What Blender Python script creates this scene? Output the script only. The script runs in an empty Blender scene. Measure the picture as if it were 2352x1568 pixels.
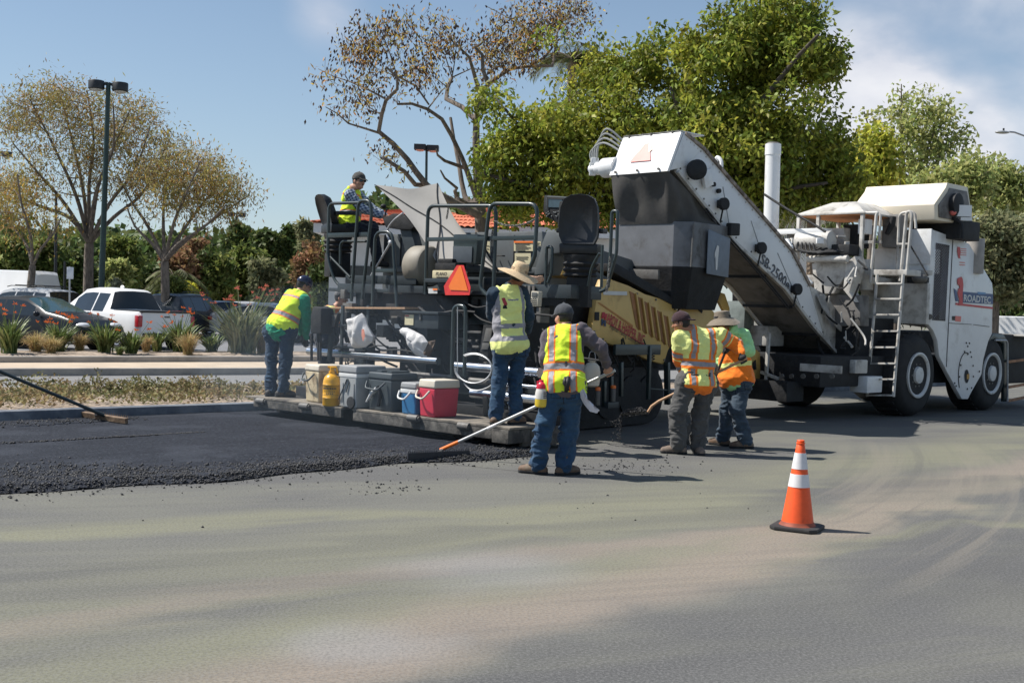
import bpy, bmesh, math, random
import numpy as np
from mathutils import Vector, Matrix
SC = bpy.context.scene
COL = SC.collection
rad = math.radians

# ------------------------------------------------------------------ camera
F = 2700.; CX = 1176.; CY = 784.; CAM_H = 1.65
_p = math.atan(76 / F); _ro = rad(2.0)
_fw = np.array([0, math.cos(_p), -math.sin(_p)])
_r0 = np.array([1., 0, 0]); _u0 = np.array([0, math.sin(_p), math.cos(_p)])
_R = _r0 * math.cos(_ro) + _u0 * math.sin(_ro)
_U = -_r0 * math.sin(_ro) + _u0 * math.cos(_ro)
_C = np.array([0, 0, CAM_H])
cd = bpy.data.cameras.new('camera'); cam = bpy.data.objects.new('camera', cd); COL.objects.link(cam)
cd.sensor_width = 36; cd.lens = 36 * F / 2352; cd.clip_end = 2000; cd.clip_start = .1
cam.matrix_world = Matrix(((_R[0], _U[0], -_fw[0], _C[0]), (_R[1], _U[1], -_fw[1], _C[1]), (_R[2], _U[2], -_fw[2], _C[2]), (0, 0, 0, 1)))
SC.camera = cam

# ------------------------------------------------------------------ light
SUN_V = Vector((-0.76, 0.10, 1.0)).normalized()
sl = bpy.data.lights.new('sun', 'SUN'); sl.energy = 5.0; sl.angle = rad(.53); sl.color = (1, .955, .89)
so = bpy.data.objects.new('sun', sl); COL.objects.link(so); so.rotation_euler = SUN_V.to_track_quat('Z', 'Y').to_euler()
SC.view_settings.view_transform = 'Standard'; SC.view_settings.look = 'None'
SC.view_settings.exposure = 0.35; SC.view_settings.gamma = 1.0
SC.cycles.use_denoising = True
SC.cycles.max_bounces = 6; SC.cycles.diffuse_bounces = 4; SC.cycles.glossy_bounces = 3
SC.cycles.transparent_max_bounces = 12; SC.cycles.transmission_bounces = 4
SC.cycles.caustics_reflective = False; SC.cycles.caustics_refractive = False

class NT:
    """small node-tree helper"""
    def __init__(s, nt): s.nt = nt; s.n = nt.nodes; s.l = nt.links
    def new(s, t, **kw):
        nd = s.n.new(t)
        for k, v in kw.items():
            if k.startswith('i_'):
                key = k[2:]; key = int(key) if key.isdigit() else key.replace('_', ' ')
                s.set(nd.inputs[key], v)
            else: setattr(nd, k, v)
        return nd
    def set(s, inp, v):
        if hasattr(v, 'is_output'): s.l.new(v, inp)
        else: inp.default_value = v
    def math(s, op, a, b=0., c=None):
        nd = s.n.new('ShaderNodeMath'); nd.operation = op; s.set(nd.inputs[0], a); s.set(nd.inputs[1], b)
        if c is not None: s.set(nd.inputs[2], c)
        return nd.outputs[0]
    def mix(s, f, a, b, bt='MIX'):
        nd = s.n.new('ShaderNodeMix'); nd.data_type = 'RGBA'; nd.blend_type = bt
        s.set(nd.inputs['Factor'], f)
        s.set(nd.inputs[6], (*a, 1) if isinstance(a, tuple) and len(a) == 3 else a)
        s.set(nd.inputs[7], (*b, 1) if isinstance(b, tuple) and len(b) == 3 else b)
        return nd.outputs[2]
    def ramp(s, f, p0, p1, v0=0., v1=1.):
        nd = s.n.new('ShaderNodeMapRange'); nd.interpolation_type = 'SMOOTHSTEP'
        s.set(nd.inputs[0], f); nd.inputs[1].default_value = p0; nd.inputs[2].default_value = p1
        nd.inputs[3].default_value = v0; nd.inputs[4].default_value = v1
        return nd.outputs[0]
    def noise(s, vec, scale, detail=4., rough=.55, dist=0.):
        nd = s.n.new('ShaderNodeTexNoise'); nd.inputs['Scale'].default_value = scale
        nd.inputs['Detail'].default_value = detail; nd.inputs['Roughness'].default_value = rough
        nd.inputs['Distortion'].default_value = dist
        if vec is not None: s.l.new(vec, nd.inputs['Vector'])
        return nd.outputs['Fac']
    def mapping(s, vec, scale=(1, 1, 1), rot=(0, 0, 0), loc=(0, 0, 0)):
        nd = s.n.new('ShaderNodeMapping'); s.l.new(vec, nd.inputs[0])
        nd.inputs['Scale'].default_value = scale; nd.inputs['Rotation'].default_value = rot; nd.inputs['Location'].default_value = loc
        return nd.outputs[0]

# ------------------------------------------------------------------ pixel rays (picture measured on a 2352 px wide grid)
def ray(x, y): return _fw + _R * ((x - CX) / F) - _U * ((y - CY) / F)
def G(x, y, z=0.):
    d = ray(x, y); return _C + d * ((z - CAM_H) / d[2])
def D(x, y, Y):
    d = ray(x, y); return _C + d * (Y / d[1])
def proj(P):
    v = np.asarray(P, float) - _C; w = v @ _fw; return CX + F * (v @ _R) / w, CY - F * (v @ _U) / w
# machine frame: a = travel direction, b = to its right, z up
_TH = rad(46)
MU = np.array([math.sin(_TH), math.cos(_TH), 0]); MR = np.array([math.cos(_TH), -math.sin(_TH), 0])
MO = np.array([0.274, 11.615, 0.])
def W(a, b, z=0.): return MO + MU * a + MR * b + np.array([0, 0, z])
def PA(x, y, a):
    d = ray(x, y); t = (a - (_C - MO) @ MU) / (d @ MU); q = _C + d * t - MO; return np.array([q @ MU, q @ MR, q[2]])
def PB(x, y, b):
    d = ray(x, y); t = (b - (_C - MO) @ MR) / (d @ MR); q = _C + d * t - MO; return np.array([q @ MU, q @ MR, q[2]])
def WA(x, y, a): return W(*PA(x, y, a))
def WB(x, y, b): return W(*PB(x, y, b))

# ------------------------------------------------------------------ world: Nishita sky with clouds at fixed directions
wd = bpy.data.worlds.new('World'); SC.world = wd; wd.use_nodes = True
t = NT(wd.node_tree); t.n.clear()
sky = t.new('ShaderNodeTexSky', sky_type='NISHITA', sun_disc=False, sun_elevation=math.asin(SUN_V.z),
            sun_rotation=math.atan2(SUN_V.x, SUN_V.y), altitude=30, air_density=1.0, dust_density=.4, ozone_density=1.6)
tc = t.new('ShaderNodeTexCoord').outputs['Generated']
n1 = t.noise(t.mapping(tc, (1, 1, 1.8)), 7, 6, .52, .15)
n2 = t.noise(t.mapping(tc, (1, 1, 1.6), loc=(3, 1, 2)), 3.2, 5, .55, .2)
def dirmask(x, y, r_in, r_out):
    d = ray(x, y); d = d / np.linalg.norm(d)
    dot = t.new('ShaderNodeVectorMath', operation='DOT_PRODUCT'); t.l.new(tc, dot.inputs[0]); dot.inputs[1].default_value = tuple(d)
    ang = t.math('ARCCOSINE', t.math('MINIMUM', dot.outputs['Value'], .99999))
    return t.ramp(ang, r_out, r_in)
masks = [dirmask(*m) for m in CLOUDS] if 'CLOUDS' in globals() else [dirmask(2010, 240, .03, .10), dirmask(2190, 320, .02, .10), dirmask(2330, 90, .05, .17), dirmask(2340, 330, .0, .10), dirmask(755, 28, .0, .042), dirmask(2150, 20, .0, .07)]
wts = [1.6, 1.2, .75, .9, 1.0, .7]
cm = None
for m_, w_ in zip(masks, wts):
    v = t.math('MULTIPLY', m_, w_); cm = v if cm is None else t.math('MAXIMUM', cm, v)
# elsewhere (outside the picture) scattered cloud, so the sky is not empty from another position
sep = t.new('ShaderNodeSeparateXYZ'); t.l.new(tc, sep.inputs[0])
back = t.ramp(sep.outputs['Y'], .55, -.2)
cm = t.math('MAXIMUM', cm, t.math('MULTIPLY', back, t.ramp(n2, .5, .7, 0, .7)))
cl = t.math('MULTIPLY', cm, t.ramp(t.math('ADD', t.math('MULTIPLY', n1, .6), t.math('MULTIPLY', n2, .45)), .28, .66))
cl = t.math('MINIMUM', cl, .93)
hz = t.ramp(sep.outputs['Z'], .0, .4, .40, .10)                      # pale veil towards the horizon
hs = t.new('ShaderNodeHueSaturation'); hs.inputs['Saturation'].default_value = 1.04; t.l.new(sky.outputs[0], hs.inputs['Color'])
veil = t.mix(hz, hs.outputs[0], (5.0, 6.5, 8.2))
ccol = t.mix(t.ramp(n1, .35, .7), (6.4, 6.7, 7.6), (9.0, 9.0, 9.3))
skyc = t.mix(cl, veil, ccol)
bg = t.new('ShaderNodeBackground'); t.l.new(skyc, bg.inputs[0]); bg.inputs[1].default_value = .082
wo = t.new('ShaderNodeOutputWorld'); t.l.new(bg.outputs[0], wo.inputs[0])

# ------------------------------------------------------------------ materials
MATS = {}
def pm(name, c, rough=.6, metal=0., var=.12, vs=7., c2=None, amt=.5, c2s=3., sharp=.12, bump=0., bs=60., coat=0., trans=0., island=0., coord='Object', spec=.5, stretch=None, sheen=0.):
    """procedural Principled material: base colour broken up by noise, optional second colour in patches, bump"""
    if name in MATS: return MATS[name]
    m = bpy.data.materials.new(name); m.use_nodes = True; t = NT(m.node_tree)
    b = t.n['Principled BSDF']; v = t.new('ShaderNodeTexCoord').outputs[coord]
    if stretch: v = t.mapping(v, stretch)
    n = t.noise(v, vs, 5, .6)
    lo = tuple(max(0, x * (1 - var)) for x in c); hi = tuple(min(1, x * (1 + var)) for x in c)
    col = t.mix(t.ramp(n, .3, .7), lo, hi)
    rgh = rough
    if c2 is not None:
        n2 = t.noise(v, c2s, 7, .65, .3)
        k = t.ramp(n2, 1 - amt - sharp, 1 - amt + sharp)
        col = t.mix(k, col, c2)
        rgh = t.math('MULTIPLY_ADD', k, min(.2, 1 - rough), rough)
    if island:
        g = t.new('ShaderNodeNewGeometry').outputs['Random Per Island']
        hs = t.new('ShaderNodeHueSaturation'); t.l.new(col, hs.inputs['Color'])
        t.l.new(t.math('MULTIPLY_ADD', g, island * 2, 1 - island), hs.inputs['Value'])
        t.l.new(t.math('MULTIPLY_ADD', t.math('FRACT', t.math('MULTIPLY', g, 7.3)), .06, .47), hs.inputs['Hue'])
        col = hs.outputs[0]
    t.l.new(col, b.inputs['Base Color'])
    t.set(b.inputs['Roughness'], rgh); b.inputs['Metallic'].default_value = metal
    b.inputs['Specular IOR Level'].default_value = spec
    if coat: b.inputs['Coat Weight'].default_value = coat; b.inputs['Coat Roughness'].default_value = .08
    if sheen: b.inputs['Sheen Weight'].default_value = sheen
    if trans:
        tr = t.new('ShaderNodeBsdfTranslucent'); t.l.new(col, tr.inputs[0])
        mx = t.new('ShaderNodeMixShader'); mx.inputs[0].default_value = trans
        t.l.new(b.outputs[0], mx.inputs[1]); t.l.new(tr.outputs[0], mx.inputs[2])
        t.l.new(mx.outputs[0], t.n['Material Output'].inputs[0])
    if bump:
        bn = t.new('ShaderNodeBump'); bn.inputs['Strength'].default_value = bump; bn.inputs['Distance'].default_value = .01
        t.l.new(t.noise(v, bs, 4, .6), bn.inputs['Height']); t.l.new(bn.outputs[0], b.inputs['Normal'])
    MATS[name] = m
    return m

# ------------------------------------------------------------------ mesh building
def sub(a, b): return (a[0] - b[0], a[1] - b[1], a[2] - b[2])
class MB:
    def __init__(s): s.v = []; s.f = []; s.m = []
    def add(s, vs, fs, mi=0):
        o = len(s.v); s.v.extend([tuple(map(float, q)) for q in vs]); s.f.extend([tuple(i + o for i in q) for q in fs]); s.m.extend([mi] * len(fs)); return s
    def hexa(s, p, mi=0):      # p: bottom ring 4, top ring 4
        return s.add(p, [(0, 3, 2, 1), (4, 5, 6, 7), (0, 1, 5, 4), (1, 2, 6, 5), (2, 3, 7, 6), (3, 0, 4, 7)], mi)
    def box(s, c, sz, mi=0, M=None):
        x, y, z = sz[0] / 2, sz[1] / 2, sz[2] / 2
        p = [(-x, -y, -z), (x, -y, -z), (x, y, -z), (-x, y, -z), (-x, -y, z), (x, -y, z), (x, y, z), (-x, y, z)]
        if M is not None: p = [tuple(M @ Vector(q)) for q in p]
        return s.hexa([(q[0] + c[0], q[1] + c[1], q[2] + c[2]) for q in p], mi)
    def mbox(s, a0, a1, b0, b1, z0, z1, mi=0):   # box in the machine frame
        return s.hexa([W(a0, b0, z0), W(a0, b1, z0), W(a1, b1, z0), W(a1, b0, z0), W(a0, b0, z1), W(a0, b1, z1), W(a1, b1, z1), W(a1, b0, z1)], mi)
    def prism(s, poly, ext, mi=0):
        n = len(poly); poly = [np.asarray(q, float) for q in poly]; e = np.asarray(ext, float)
        s.add(list(poly) + [q + e for q in poly], [tuple(range(n))[::-1], tuple(range(n, 2 * n))] + [(i, (i + 1) % n, (i + 1) % n + n, i + n) for i in range(n)], mi)
        return s
    def tube(s, pts, r, n=8, mi=0, closed=False, cap=True):
        P = [Vector(q) for q in pts]; k = len(P); rr = r if hasattr(r, '__len__') else [r] * k
        tg = []
        for i in range(k):
            a = P[i - 1] if (i > 0 or closed) else P[i]; b = P[(i + 1) % k] if (i < k - 1 or closed) else P[i]
            d = (b - a); tg.append(d.normalized() if d.length > 1e-9 else Vector((0, 0, 1)))
        up = Vector((0, 0, 1)) if abs(tg[0].z) < .9 else Vector((1, 0, 0))
        nx = tg[0].cross(up).normalized(); vs = []
        for i in range(k):
            nx = (nx - tg[i] * nx.dot(tg[i])).normalized(); ny = tg[i].cross(nx)
            for j in range(n):
                an = 2 * math.pi * j / n; vs.append(tuple(P[i] + (nx * math.cos(an) + ny * math.sin(an)) * rr[i]))
        fs = []
        for i in range(k if closed else k - 1):
            i2 = (i + 1) % k
            for j in range(n): fs.append((i * n + j, i * n + (j + 1) % n, i2 * n + (j + 1) % n, i2 * n + j))
        if cap and not closed: fs += [tuple(range(n))[::-1], tuple(range((k - 1) * n, k * n))]
        return s.add(vs, fs, mi)
    def bar(s, p0, p1, w, h, mi=0, up=(0, 0, 1)):     # rectangular bar
        p0 = Vector(p0); p1 = Vector(p1); d = (p1 - p0).normalized(); u = Vector(up)
        if abs(d.dot(u)) > .95: u = Vector((MU[0], MU[1], 0))
        x = d.cross(u).normalized() * (w / 2); y = x.cross(d).normalized() * (h / 2)
        return s.hexa([p0 - x - y, p0 + x - y, p1 + x - y, p1 - x - y, p0 - x + y, p0 + x + y, p1 + x + y, p1 - x + y], mi)
    def lathe(s, prof, c=(0, 0, 0), axis=(0, 0, 1), n=24, mi=0, arc=None):    # prof: (radius, height)
        ax = Vector(axis).normalized(); q = Vector((0, 0, 1)).rotation_difference(ax); c = Vector(c); vs = []; fs = []; k = len(prof)
        for rr, h in prof:
            for j in range(n):
                an = 2 * math.pi * j / n; vs.append(tuple(c + q @ Vector((rr * math.cos(an), rr * math.sin(an), h))))
        for i in range(k - 1):
            for j in range(n): fs.append((i * n + j, i * n + (j + 1) % n, (i + 1) * n + (j + 1) % n, (i + 1) * n + j))
        if prof[0][0] > 1e-4: fs.append(tuple(range(n))[::-1])
        if prof[-1][0] > 1e-4: fs.append(tuple(range((k - 1) * n, k * n)))
        return s.add(vs, fs, mi)
    def ball(s, c, r, nu=12, nv=8, mi=0):
        rx, ry, rz = r if hasattr(r, '__len__') else (r, r, r)
        vs = [(c[0], c[1], c[2] - rz)]; fs = []
        for i in range(1, nv):
            ph = -math.pi / 2 + math.pi * i / nv
            for j in range(nu):
                th = 2 * math.pi * j / nu; vs.append((c[0] + rx * math.cos(ph) * math.cos(th), c[1] + ry * math.cos(ph) * math.sin(th), c[2] + rz * math.sin(ph)))
        vs.append((c[0], c[1], c[2] + rz)); last = len(vs) - 1
        for j in range(nu):
            fs.append((0, 1 + (j + 1) % nu, 1 + j)); o = 1 + (nv - 2) * nu; fs.append((last, o + j, o + (j + 1) % nu))
        for i in range(nv - 2):
            for j in range(nu): fs.append((1 + i * nu + j, 1 + i * nu + (j + 1) % nu, 1 + (i + 1) * nu + (j + 1) % nu, 1 + (i + 1) * nu + j))
        return s.add(vs, fs, mi)
    def sheet(s, poly, th, mi=0, nrm=None):     # thin plate from a polygon
        P = [np.asarray(q, float) for q in poly]
        if nrm is None:
            nrm = np.zeros(3)
            for i in range(len(P)): nrm += np.cross(P[i] - P[0], P[(i + 1) % len(P)] - P[0])
            nrm = nrm / np.linalg.norm(nrm)
        return s.prism(P, np.asarray(nrm) * th, mi)
    def build(s, name, mats, parent=None, bevel=0., smooth=40, seg=2, org=None):
        return mesh_obj(name, s.v, s.f, mats, parent, s.m, bevel, smooth, seg, org)

ROOT_OF = {}
def origin_of(o):
    c = Vector((0, 0, 0))
    while o is not None:
        c = c + o.location; o = o.parent
    return c
def mesh_obj(name, v, f, mats, parent=None, mi=None, bevel=0., smooth=40, seg=2, org=None):
    """one mesh object; v are WORLD coordinates (or local ones when org is False)"""
    me = bpy.data.meshes.new(name)
    if org is False: o0 = Vector((0, 0, 0))
    elif parent is not None: o0 = origin_of(parent)
    else: o0 = Vector(org) if org is not None else Vector((0, 0, 0))
    V = np.asarray(v, np.float64).reshape(-1, 3) - np.array(o0)
    if isinstance(f, np.ndarray):
        n, k = f.shape
        me.vertices.add(len(V)); me.vertices.foreach_set('co', V.astype(np.float32).ravel())
        me.loops.add(n * k); me.loops.foreach_set('vertex_index', f.astype(np.int32).ravel())
        me.polygons.add(n); me.polygons.foreach_set('loop_start', np.arange(0, n * k, k, dtype=np.int32)); me.polygons.foreach_set('loop_total', np.full(n, k, np.int32))
        if mi is not None: me.polygons.foreach_set('material_index', np.asarray(mi, np.int32))
        me.update(calc_edges=True)
    else:
        me.from_pydata([tuple(q) for q in V], [], f)
        if mi is not None and len(mi) == len(me.polygons): me.polygons.foreach_set('material_index', mi)
    if bevel:
        bm = bmesh.new(); bm.from_mesh(me)
        bmesh.ops.recalc_face_normals(bm, faces=bm.faces)
        es = [e for e in bm.edges if len(e.link_faces) == 2 and e.calc_face_angle(0) > rad(48)]
        bmesh.ops.bevel(bm, geom=es, offset=bevel, segments=seg, affect='EDGES', clamp_overlap=True, profile=.6)
        bm.to_mesh(me); bm.free()
    elif not isinstance(f, np.ndarray):
        bm = bmesh.new(); bm.from_mesh(me); bmesh.ops.recalc_face_normals(bm, faces=bm.faces); bm.to_mesh(me); bm.free()
    for m in (mats if isinstance(mats, (list, tuple)) else [mats]): me.materials.append(m)
    if smooth:
        me.polygons.foreach_set('use_smooth', [True] * len(me.polygons))
        if smooth < 180: me.set_sharp_from_angle(angle=rad(smooth))
    o = bpy.data.objects.new(name, me); COL.objects.link(o)
    if parent is not None: o.parent = parent
    elif org is not None and org is not False: o.location = Vector(org)
    return o
def tag(o, label=None, cat=None, group=None, kind=None):
    if label: o['label'] = label
    if cat: o['category'] = cat
    if group: o['group'] = group
    if kind: o['kind'] = kind
    return o
def thing(name, label, cat, loc, group=None, rz=0.):
    o = bpy.data.objects.new(name, None); COL.objects.link(o); o.empty_display_size = .2
    o.location = Vector([float(q) for q in loc]); o.rotation_euler.z = rz
    return tag(o, label, cat, group)
def copy_tree(o, parent=None):
    c = o.copy(); COL.objects.link(c); c.parent = parent
    for ch in [q for q in bpy.data.objects if q.parent == o]: copy_tree(ch, c)
    return c
def text_mesh(body, org, xd, yd, h, width=None, ext=.004, bold=0., shear=0., align='LEFT'):
    """flat lettering: verts and faces of BODY laid on the plane (org, xd, yd), cap height h"""
    cu = bpy.data.curves.new('lettering', 'FONT'); cu.body = body; cu.size = 1; cu.offset = bold; cu.shear = shear
    cu.extrude = 0; cu.resolution_u = 3
    ob = bpy.data.objects.new('lettering', cu); COL.objects.link(ob)
    me = bpy.data.meshes.new_from_object(ob.evaluated_get(bpy.context.evaluated_depsgraph_get()))
    V = np.array([q.co[:] for q in me.vertices]); fs = [tuple(q.vertices) for q in me.polygons]
    bpy.data.objects.remove(ob); bpy.data.curves.remove(cu); bpy.data.meshes.remove(me)
    V[:, 0] -= V[:, 0].min(); ch = max(1e-6, V[:, 1].max()); k = h / ch; V = V * k
    if width: V[:, 0] *= width / V[:, 0].max()
    if align == 'CENTER': V[:, 0] -= V[:, 0].max() / 2
    xd = np.asarray(xd, float); yd = np.asarray(yd, float); xd = xd / np.linalg.norm(xd); yd = yd / np.linalg.norm(yd)
    n = np.cross(xd, yd)
    return [np.asarray(org) + xd * q[0] + yd * q[1] + n * ext for q in V], fs
def add_text(mb, *a, mi=0, **k):
    v, f = text_mesh(*a, **k); mb.add(v, f, mi)

# ------------------------------------------------------------------ numpy noise
_rng = np.random.RandomState(7); _PERM = _rng.rand(64, 64, 64)
def vnoise(P):
    P = np.asarray(P, float); i = np.floor(P).astype(int); f = P - i; f = f * f * (3 - 2 * f); i &= 63; j = (i + 1) & 63
    g = lambda a, b, c: _PERM[a[:, 0] if False else a, b, c]
    x0, y0, z0 = i[:, 0], i[:, 1], i[:, 2]; x1, y1, z1 = j[:, 0], j[:, 1], j[:, 2]; fx, fy, fz = f[:, 0], f[:, 1], f[:, 2]
    c00 = _PERM[x0, y0, z0] * (1 - fx) + _PERM[x1, y0, z0] * fx; c10 = _PERM[x0, y1, z0] * (1 - fx) + _PERM[x1, y1, z0] * fx
    c01 = _PERM[x0, y0, z1] * (1 - fx) + _PERM[x1, y0, z1] * fx; c11 = _PERM[x0, y1, z1] * (1 - fx) + _PERM[x1, y1, z1] * fx
    return (c00 * (1 - fy) + c10 * fy) * (1 - fz) + (c01 * (1 - fy) + c11 * fy) * fz

# ================================================================== GROUND
def bline(b0, k): return lambda a: b0 + k * min(max(a, -40), 12)
B_KERB = bline(-6.47, .02); B_MED = bline(-10.55, .14); B_FAR = bline(-15.0, .14); B_WALK = bline(-16.95, .06); B_PLT = bline(-20.4, .06)
A_ALL = [-90, -40, -20, -10, -6, -4, -2, 0, 2, 4, 6, 8, 10, 12, 16, 20, 30, 50, 90, 200, 300]
def strip(fl, fr, zl, zr, As=A_ALL):
    v = []; f = []
    for i, a in enumerate(As):
        v += [W(a, fl(a) if callable(fl) else fl, zl), W(a, fr(a) if callable(fr) else fr, zr)]
        if i: f.append((2 * i - 2, 2 * i - 1, 2 * i + 1, 2 * i))
    return v, f
def structure(name, v, f, m, smooth=0): return tag(mesh_obj(name, v, f, m, smooth=smooth), kind='structure')

def road_mat(name, base, dust, dust_amt, rough=.85, arcs=False, speck=.35):
    m = bpy.data.materials.new(name); m.use_nodes = True; t = NT(m.node_tree); b = t.n['Principled BSDF']
    v = t.new('ShaderNodeTexCoord').outputs['Object']
    vr = t.mapping(v, (1, 1, 1), (0, 0, rad(-22)))
    st = t.mapping(vr, (.16, .75, 1))                                       # long dusty streaks
    n1 = t.noise(st, 1.1, 5, .6, 1.2); n2 = t.noise(vr, .35, 4, .55, .8); n3 = t.noise(v, 52, 3, .75); n4 = t.noise(t.mapping(vr, (.05, 1.5, 1)), 2.4, 3, .6, .4)
    n5 = t.noise(v, 240, 1, .5)
    k = t.math('ADD', t.math('MULTIPLY', n1, .6), t.math('MULTIPLY', n2, .4))
    if arcs:
        # dust dragged across the lane in long swaths, each along a line on the road, frayed by noise
        sv = t.new('ShaderNodeSeparateXYZ'); t.l.new(v, sv.inputs[0]); fr = t.math('MULTIPLY', t.math('SUBTRACT', n2, .5), 1.6); fr2 = t.math('MULTIPLY', t.math('SUBTRACT', n1, .5), .7)
        def swath(p, q, w, amt):
            a, b_ = G(*p), G(*q); d = b_ - a; L = math.hypot(d[0], d[1]); nx, ny = -d[1] / L, d[0] / L; c0 = nx * a[0] + ny * a[1]
            ds = t.math('SUBTRACT', t.math('ADD', t.math('MULTIPLY', sv.outputs[0], nx), t.math('MULTIPLY', sv.outputs[1], ny)), c0)
            ds = t.math('ABSOLUTE', t.math('ADD', t.math('ADD', ds, fr), fr2)); return t.math('MULTIPLY', t.ramp(ds, w, w * .15), amt)
        tan_ = t.math('MAXIMUM', swath((1050, 1450), (2352, 1075), .62, .85), swath((1500, 1240), (2352, 1120), .30, .7))
        grn = None
        for s_ in (swath((0, 1225), (1100, 1165), .42, .8), swath((0, 1450), (1500, 1290), .26, .85), swath((150, 1568), (1600, 1260), .62, .75), swath((1300, 1190), (2352, 1010), 1.2, .75), swath((0, 1560), (900, 1420), .2, .6)): grn = s_ if grn is None else t.math('MAXIMUM', grn, s_)
        brk = t.ramp(k, .30, .60, .35, 1.); grn = t.math('MULTIPLY', grn, brk); tan_ = t.math('MULTIPLY', tan_, brk)
        col = t.mix(t.math('MULTIPLY', t.ramp(k, .42, .60), .62), base, dust); col = t.mix(grn, col, (.225, .222, .145)); col = t.mix(tan_, col, (.285, .235, .19))
        for (px_, r_in) in (((1150, 1312), .75), ((800, 1480), .42)):
            g0 = G(*px_); dx = t.math('MULTIPLY', t.math('SUBTRACT', sv.outputs[0], float(g0[0])), .8); dy = t.math('SUBTRACT', sv.outputs[1], float(g0[1])); rr = t.math('SQRT', t.math('ADD', t.math('MULTIPLY', dx, dx), t.math('MULTIPLY', dy, dy)))
            col = t.mix(t.math('MULTIPLY', t.ramp(t.math('ADD', rr, fr), r_in, .05), .5), col, (.29, .29, .285))
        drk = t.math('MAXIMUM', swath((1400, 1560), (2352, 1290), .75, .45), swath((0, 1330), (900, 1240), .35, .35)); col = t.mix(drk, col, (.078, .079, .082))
    else:
        col = t.mix(t.math('MULTIPLY', t.ramp(k, .42, .60), dust_amt), base, dust)
    col = t.mix(t.math('MULTIPLY', t.ramp(n4, .48, .70), .22), col, tuple(x * .66 for x in base))
    if arcs:
        # sweeping tyre arcs in the dust near the right kerb
        px_, py_ = G(1890, 1120)[:2]
        sp = t.new('ShaderNodeSeparateXYZ'); t.l.new(v, sp.inputs[0])
        dx = t.math('SUBTRACT', sp.outputs[0], -13.0); dy = t.math('SUBTRACT', sp.outputs[1], 20.0)
        r = t.math('SQRT', t.math('ADD', t.math('MULTIPLY', dx, dx), t.math('MULTIPLY', dy, dy)))
        w = t.n.new('ShaderNodeCombineXYZ'); t.l.new(t.math('MULTIPLY', r, 2.3), w.inputs[0]); t.l.new(t.math('MULTIPLY', t.math('ARCTAN2', dy, dx), 1.2), w.inputs[1])
        na = t.noise(w.outputs[0], 1.6, 5, .62, .1)
        band = t.math('MULTIPLY', t.ramp(r, 17.6, 18.6), t.ramp(r, 21.3, 20.3))
        xg = t.math('MULTIPLY', t.ramp(sp.outputs[0], 2.0, 3.6), t.ramp(sp.outputs[1], 17, 14))
        kk = t.math('MULTIPLY', t.math('MULTIPLY', band, xg), .45)
        col = t.mix(t.math('MULTIPLY', kk, t.ramp(na, .50, .60)), col, (.10, .098, .092))
        col = t.mix(t.math('MULTIPLY', kk, t.ramp(na, .50, .38)), col, (.25, .222, .175))
    col = t.mix(t.math('MULTIPLY', t.ramp(n3, .42, .62), speck), col, tuple(x * .30 for x in base))
    col = t.mix(t.math('MULTIPLY', t.ramp(n5, .62, .78), .34), col, (.34, .34, .33))
    n6 = t.noise(v, 58, 3, .8); col = t.mix(t.math('MULTIPLY', t.ramp(n6, .48, .60), .42), col, tuple(x * 1.9 for x in base))
    t.l.new(col, b.inputs['Base Color']); b.inputs['Roughness'].default_value = rough; b.inputs['Specular IOR Level'].default_value = .2
    bn = t.new('ShaderNodeBump'); bn.inputs['Strength'].default_value = .22; bn.inputs['Distance'].default_value = .006
    t.l.new(t.math('ADD', n3, t.math('MULTIPLY', n5, .6)), bn.inputs['Height']); t.l.new(bn.outputs[0], b.inputs['Normal'])
    MATS[name] = m; return m
M_ROAD = road_mat('worn_asphalt', (.118, .117, .113), (.20, .198, .155), 1.0, arcs=True)
M_ROAD2 = road_mat('far_asphalt', (.20, .20, .20), (.25, .245, .23), .4)
M_LOT = road_mat('lot_asphalt', (.19, .19, .195), (.24, .235, .22), .4)
M_FRESH = pm('fresh_asphalt', (.017, .020, .028), .8, var=.5, vs=45, c2=(.070, .078, .095), amt=.40, c2s=34, sharp=.12, bump=.9, bs=95, spec=.2)
M_LOOSE = pm('loose_asphalt', (.026, .026, .028), .6, var=.35, vs=90, c2=(.10, .098, .094), amt=.4, c2s=70, bump=1., bs=60, island=.55, spec=.5)
M_KERB = pm('kerb_concrete', (.36, .33, .29), .85, var=.10, vs=3, c2=(.25, .24, .22), amt=.42, c2s=1.8, bump=.3, bs=40)
M_KERBD = pm('kerb_sprayed', (.20, .215, .235), .8, var=.15, vs=4, c2=(.10, .115, .14), amt=.5, c2s=1.5, bump=.3, bs=40)
M_WALK = pm('sidewalk_concrete', (.50, .405, .30), .9, var=.08, vs=2, c2=(.43, .35, .26), amt=.4, c2s=1.2)
M_SOIL = pm('dry_soil', (.34, .27, .205), .95, var=.3, vs=9, c2=(.20, .16, .12), amt=.45, c2s=5, bump=.8, bs=18)

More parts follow.
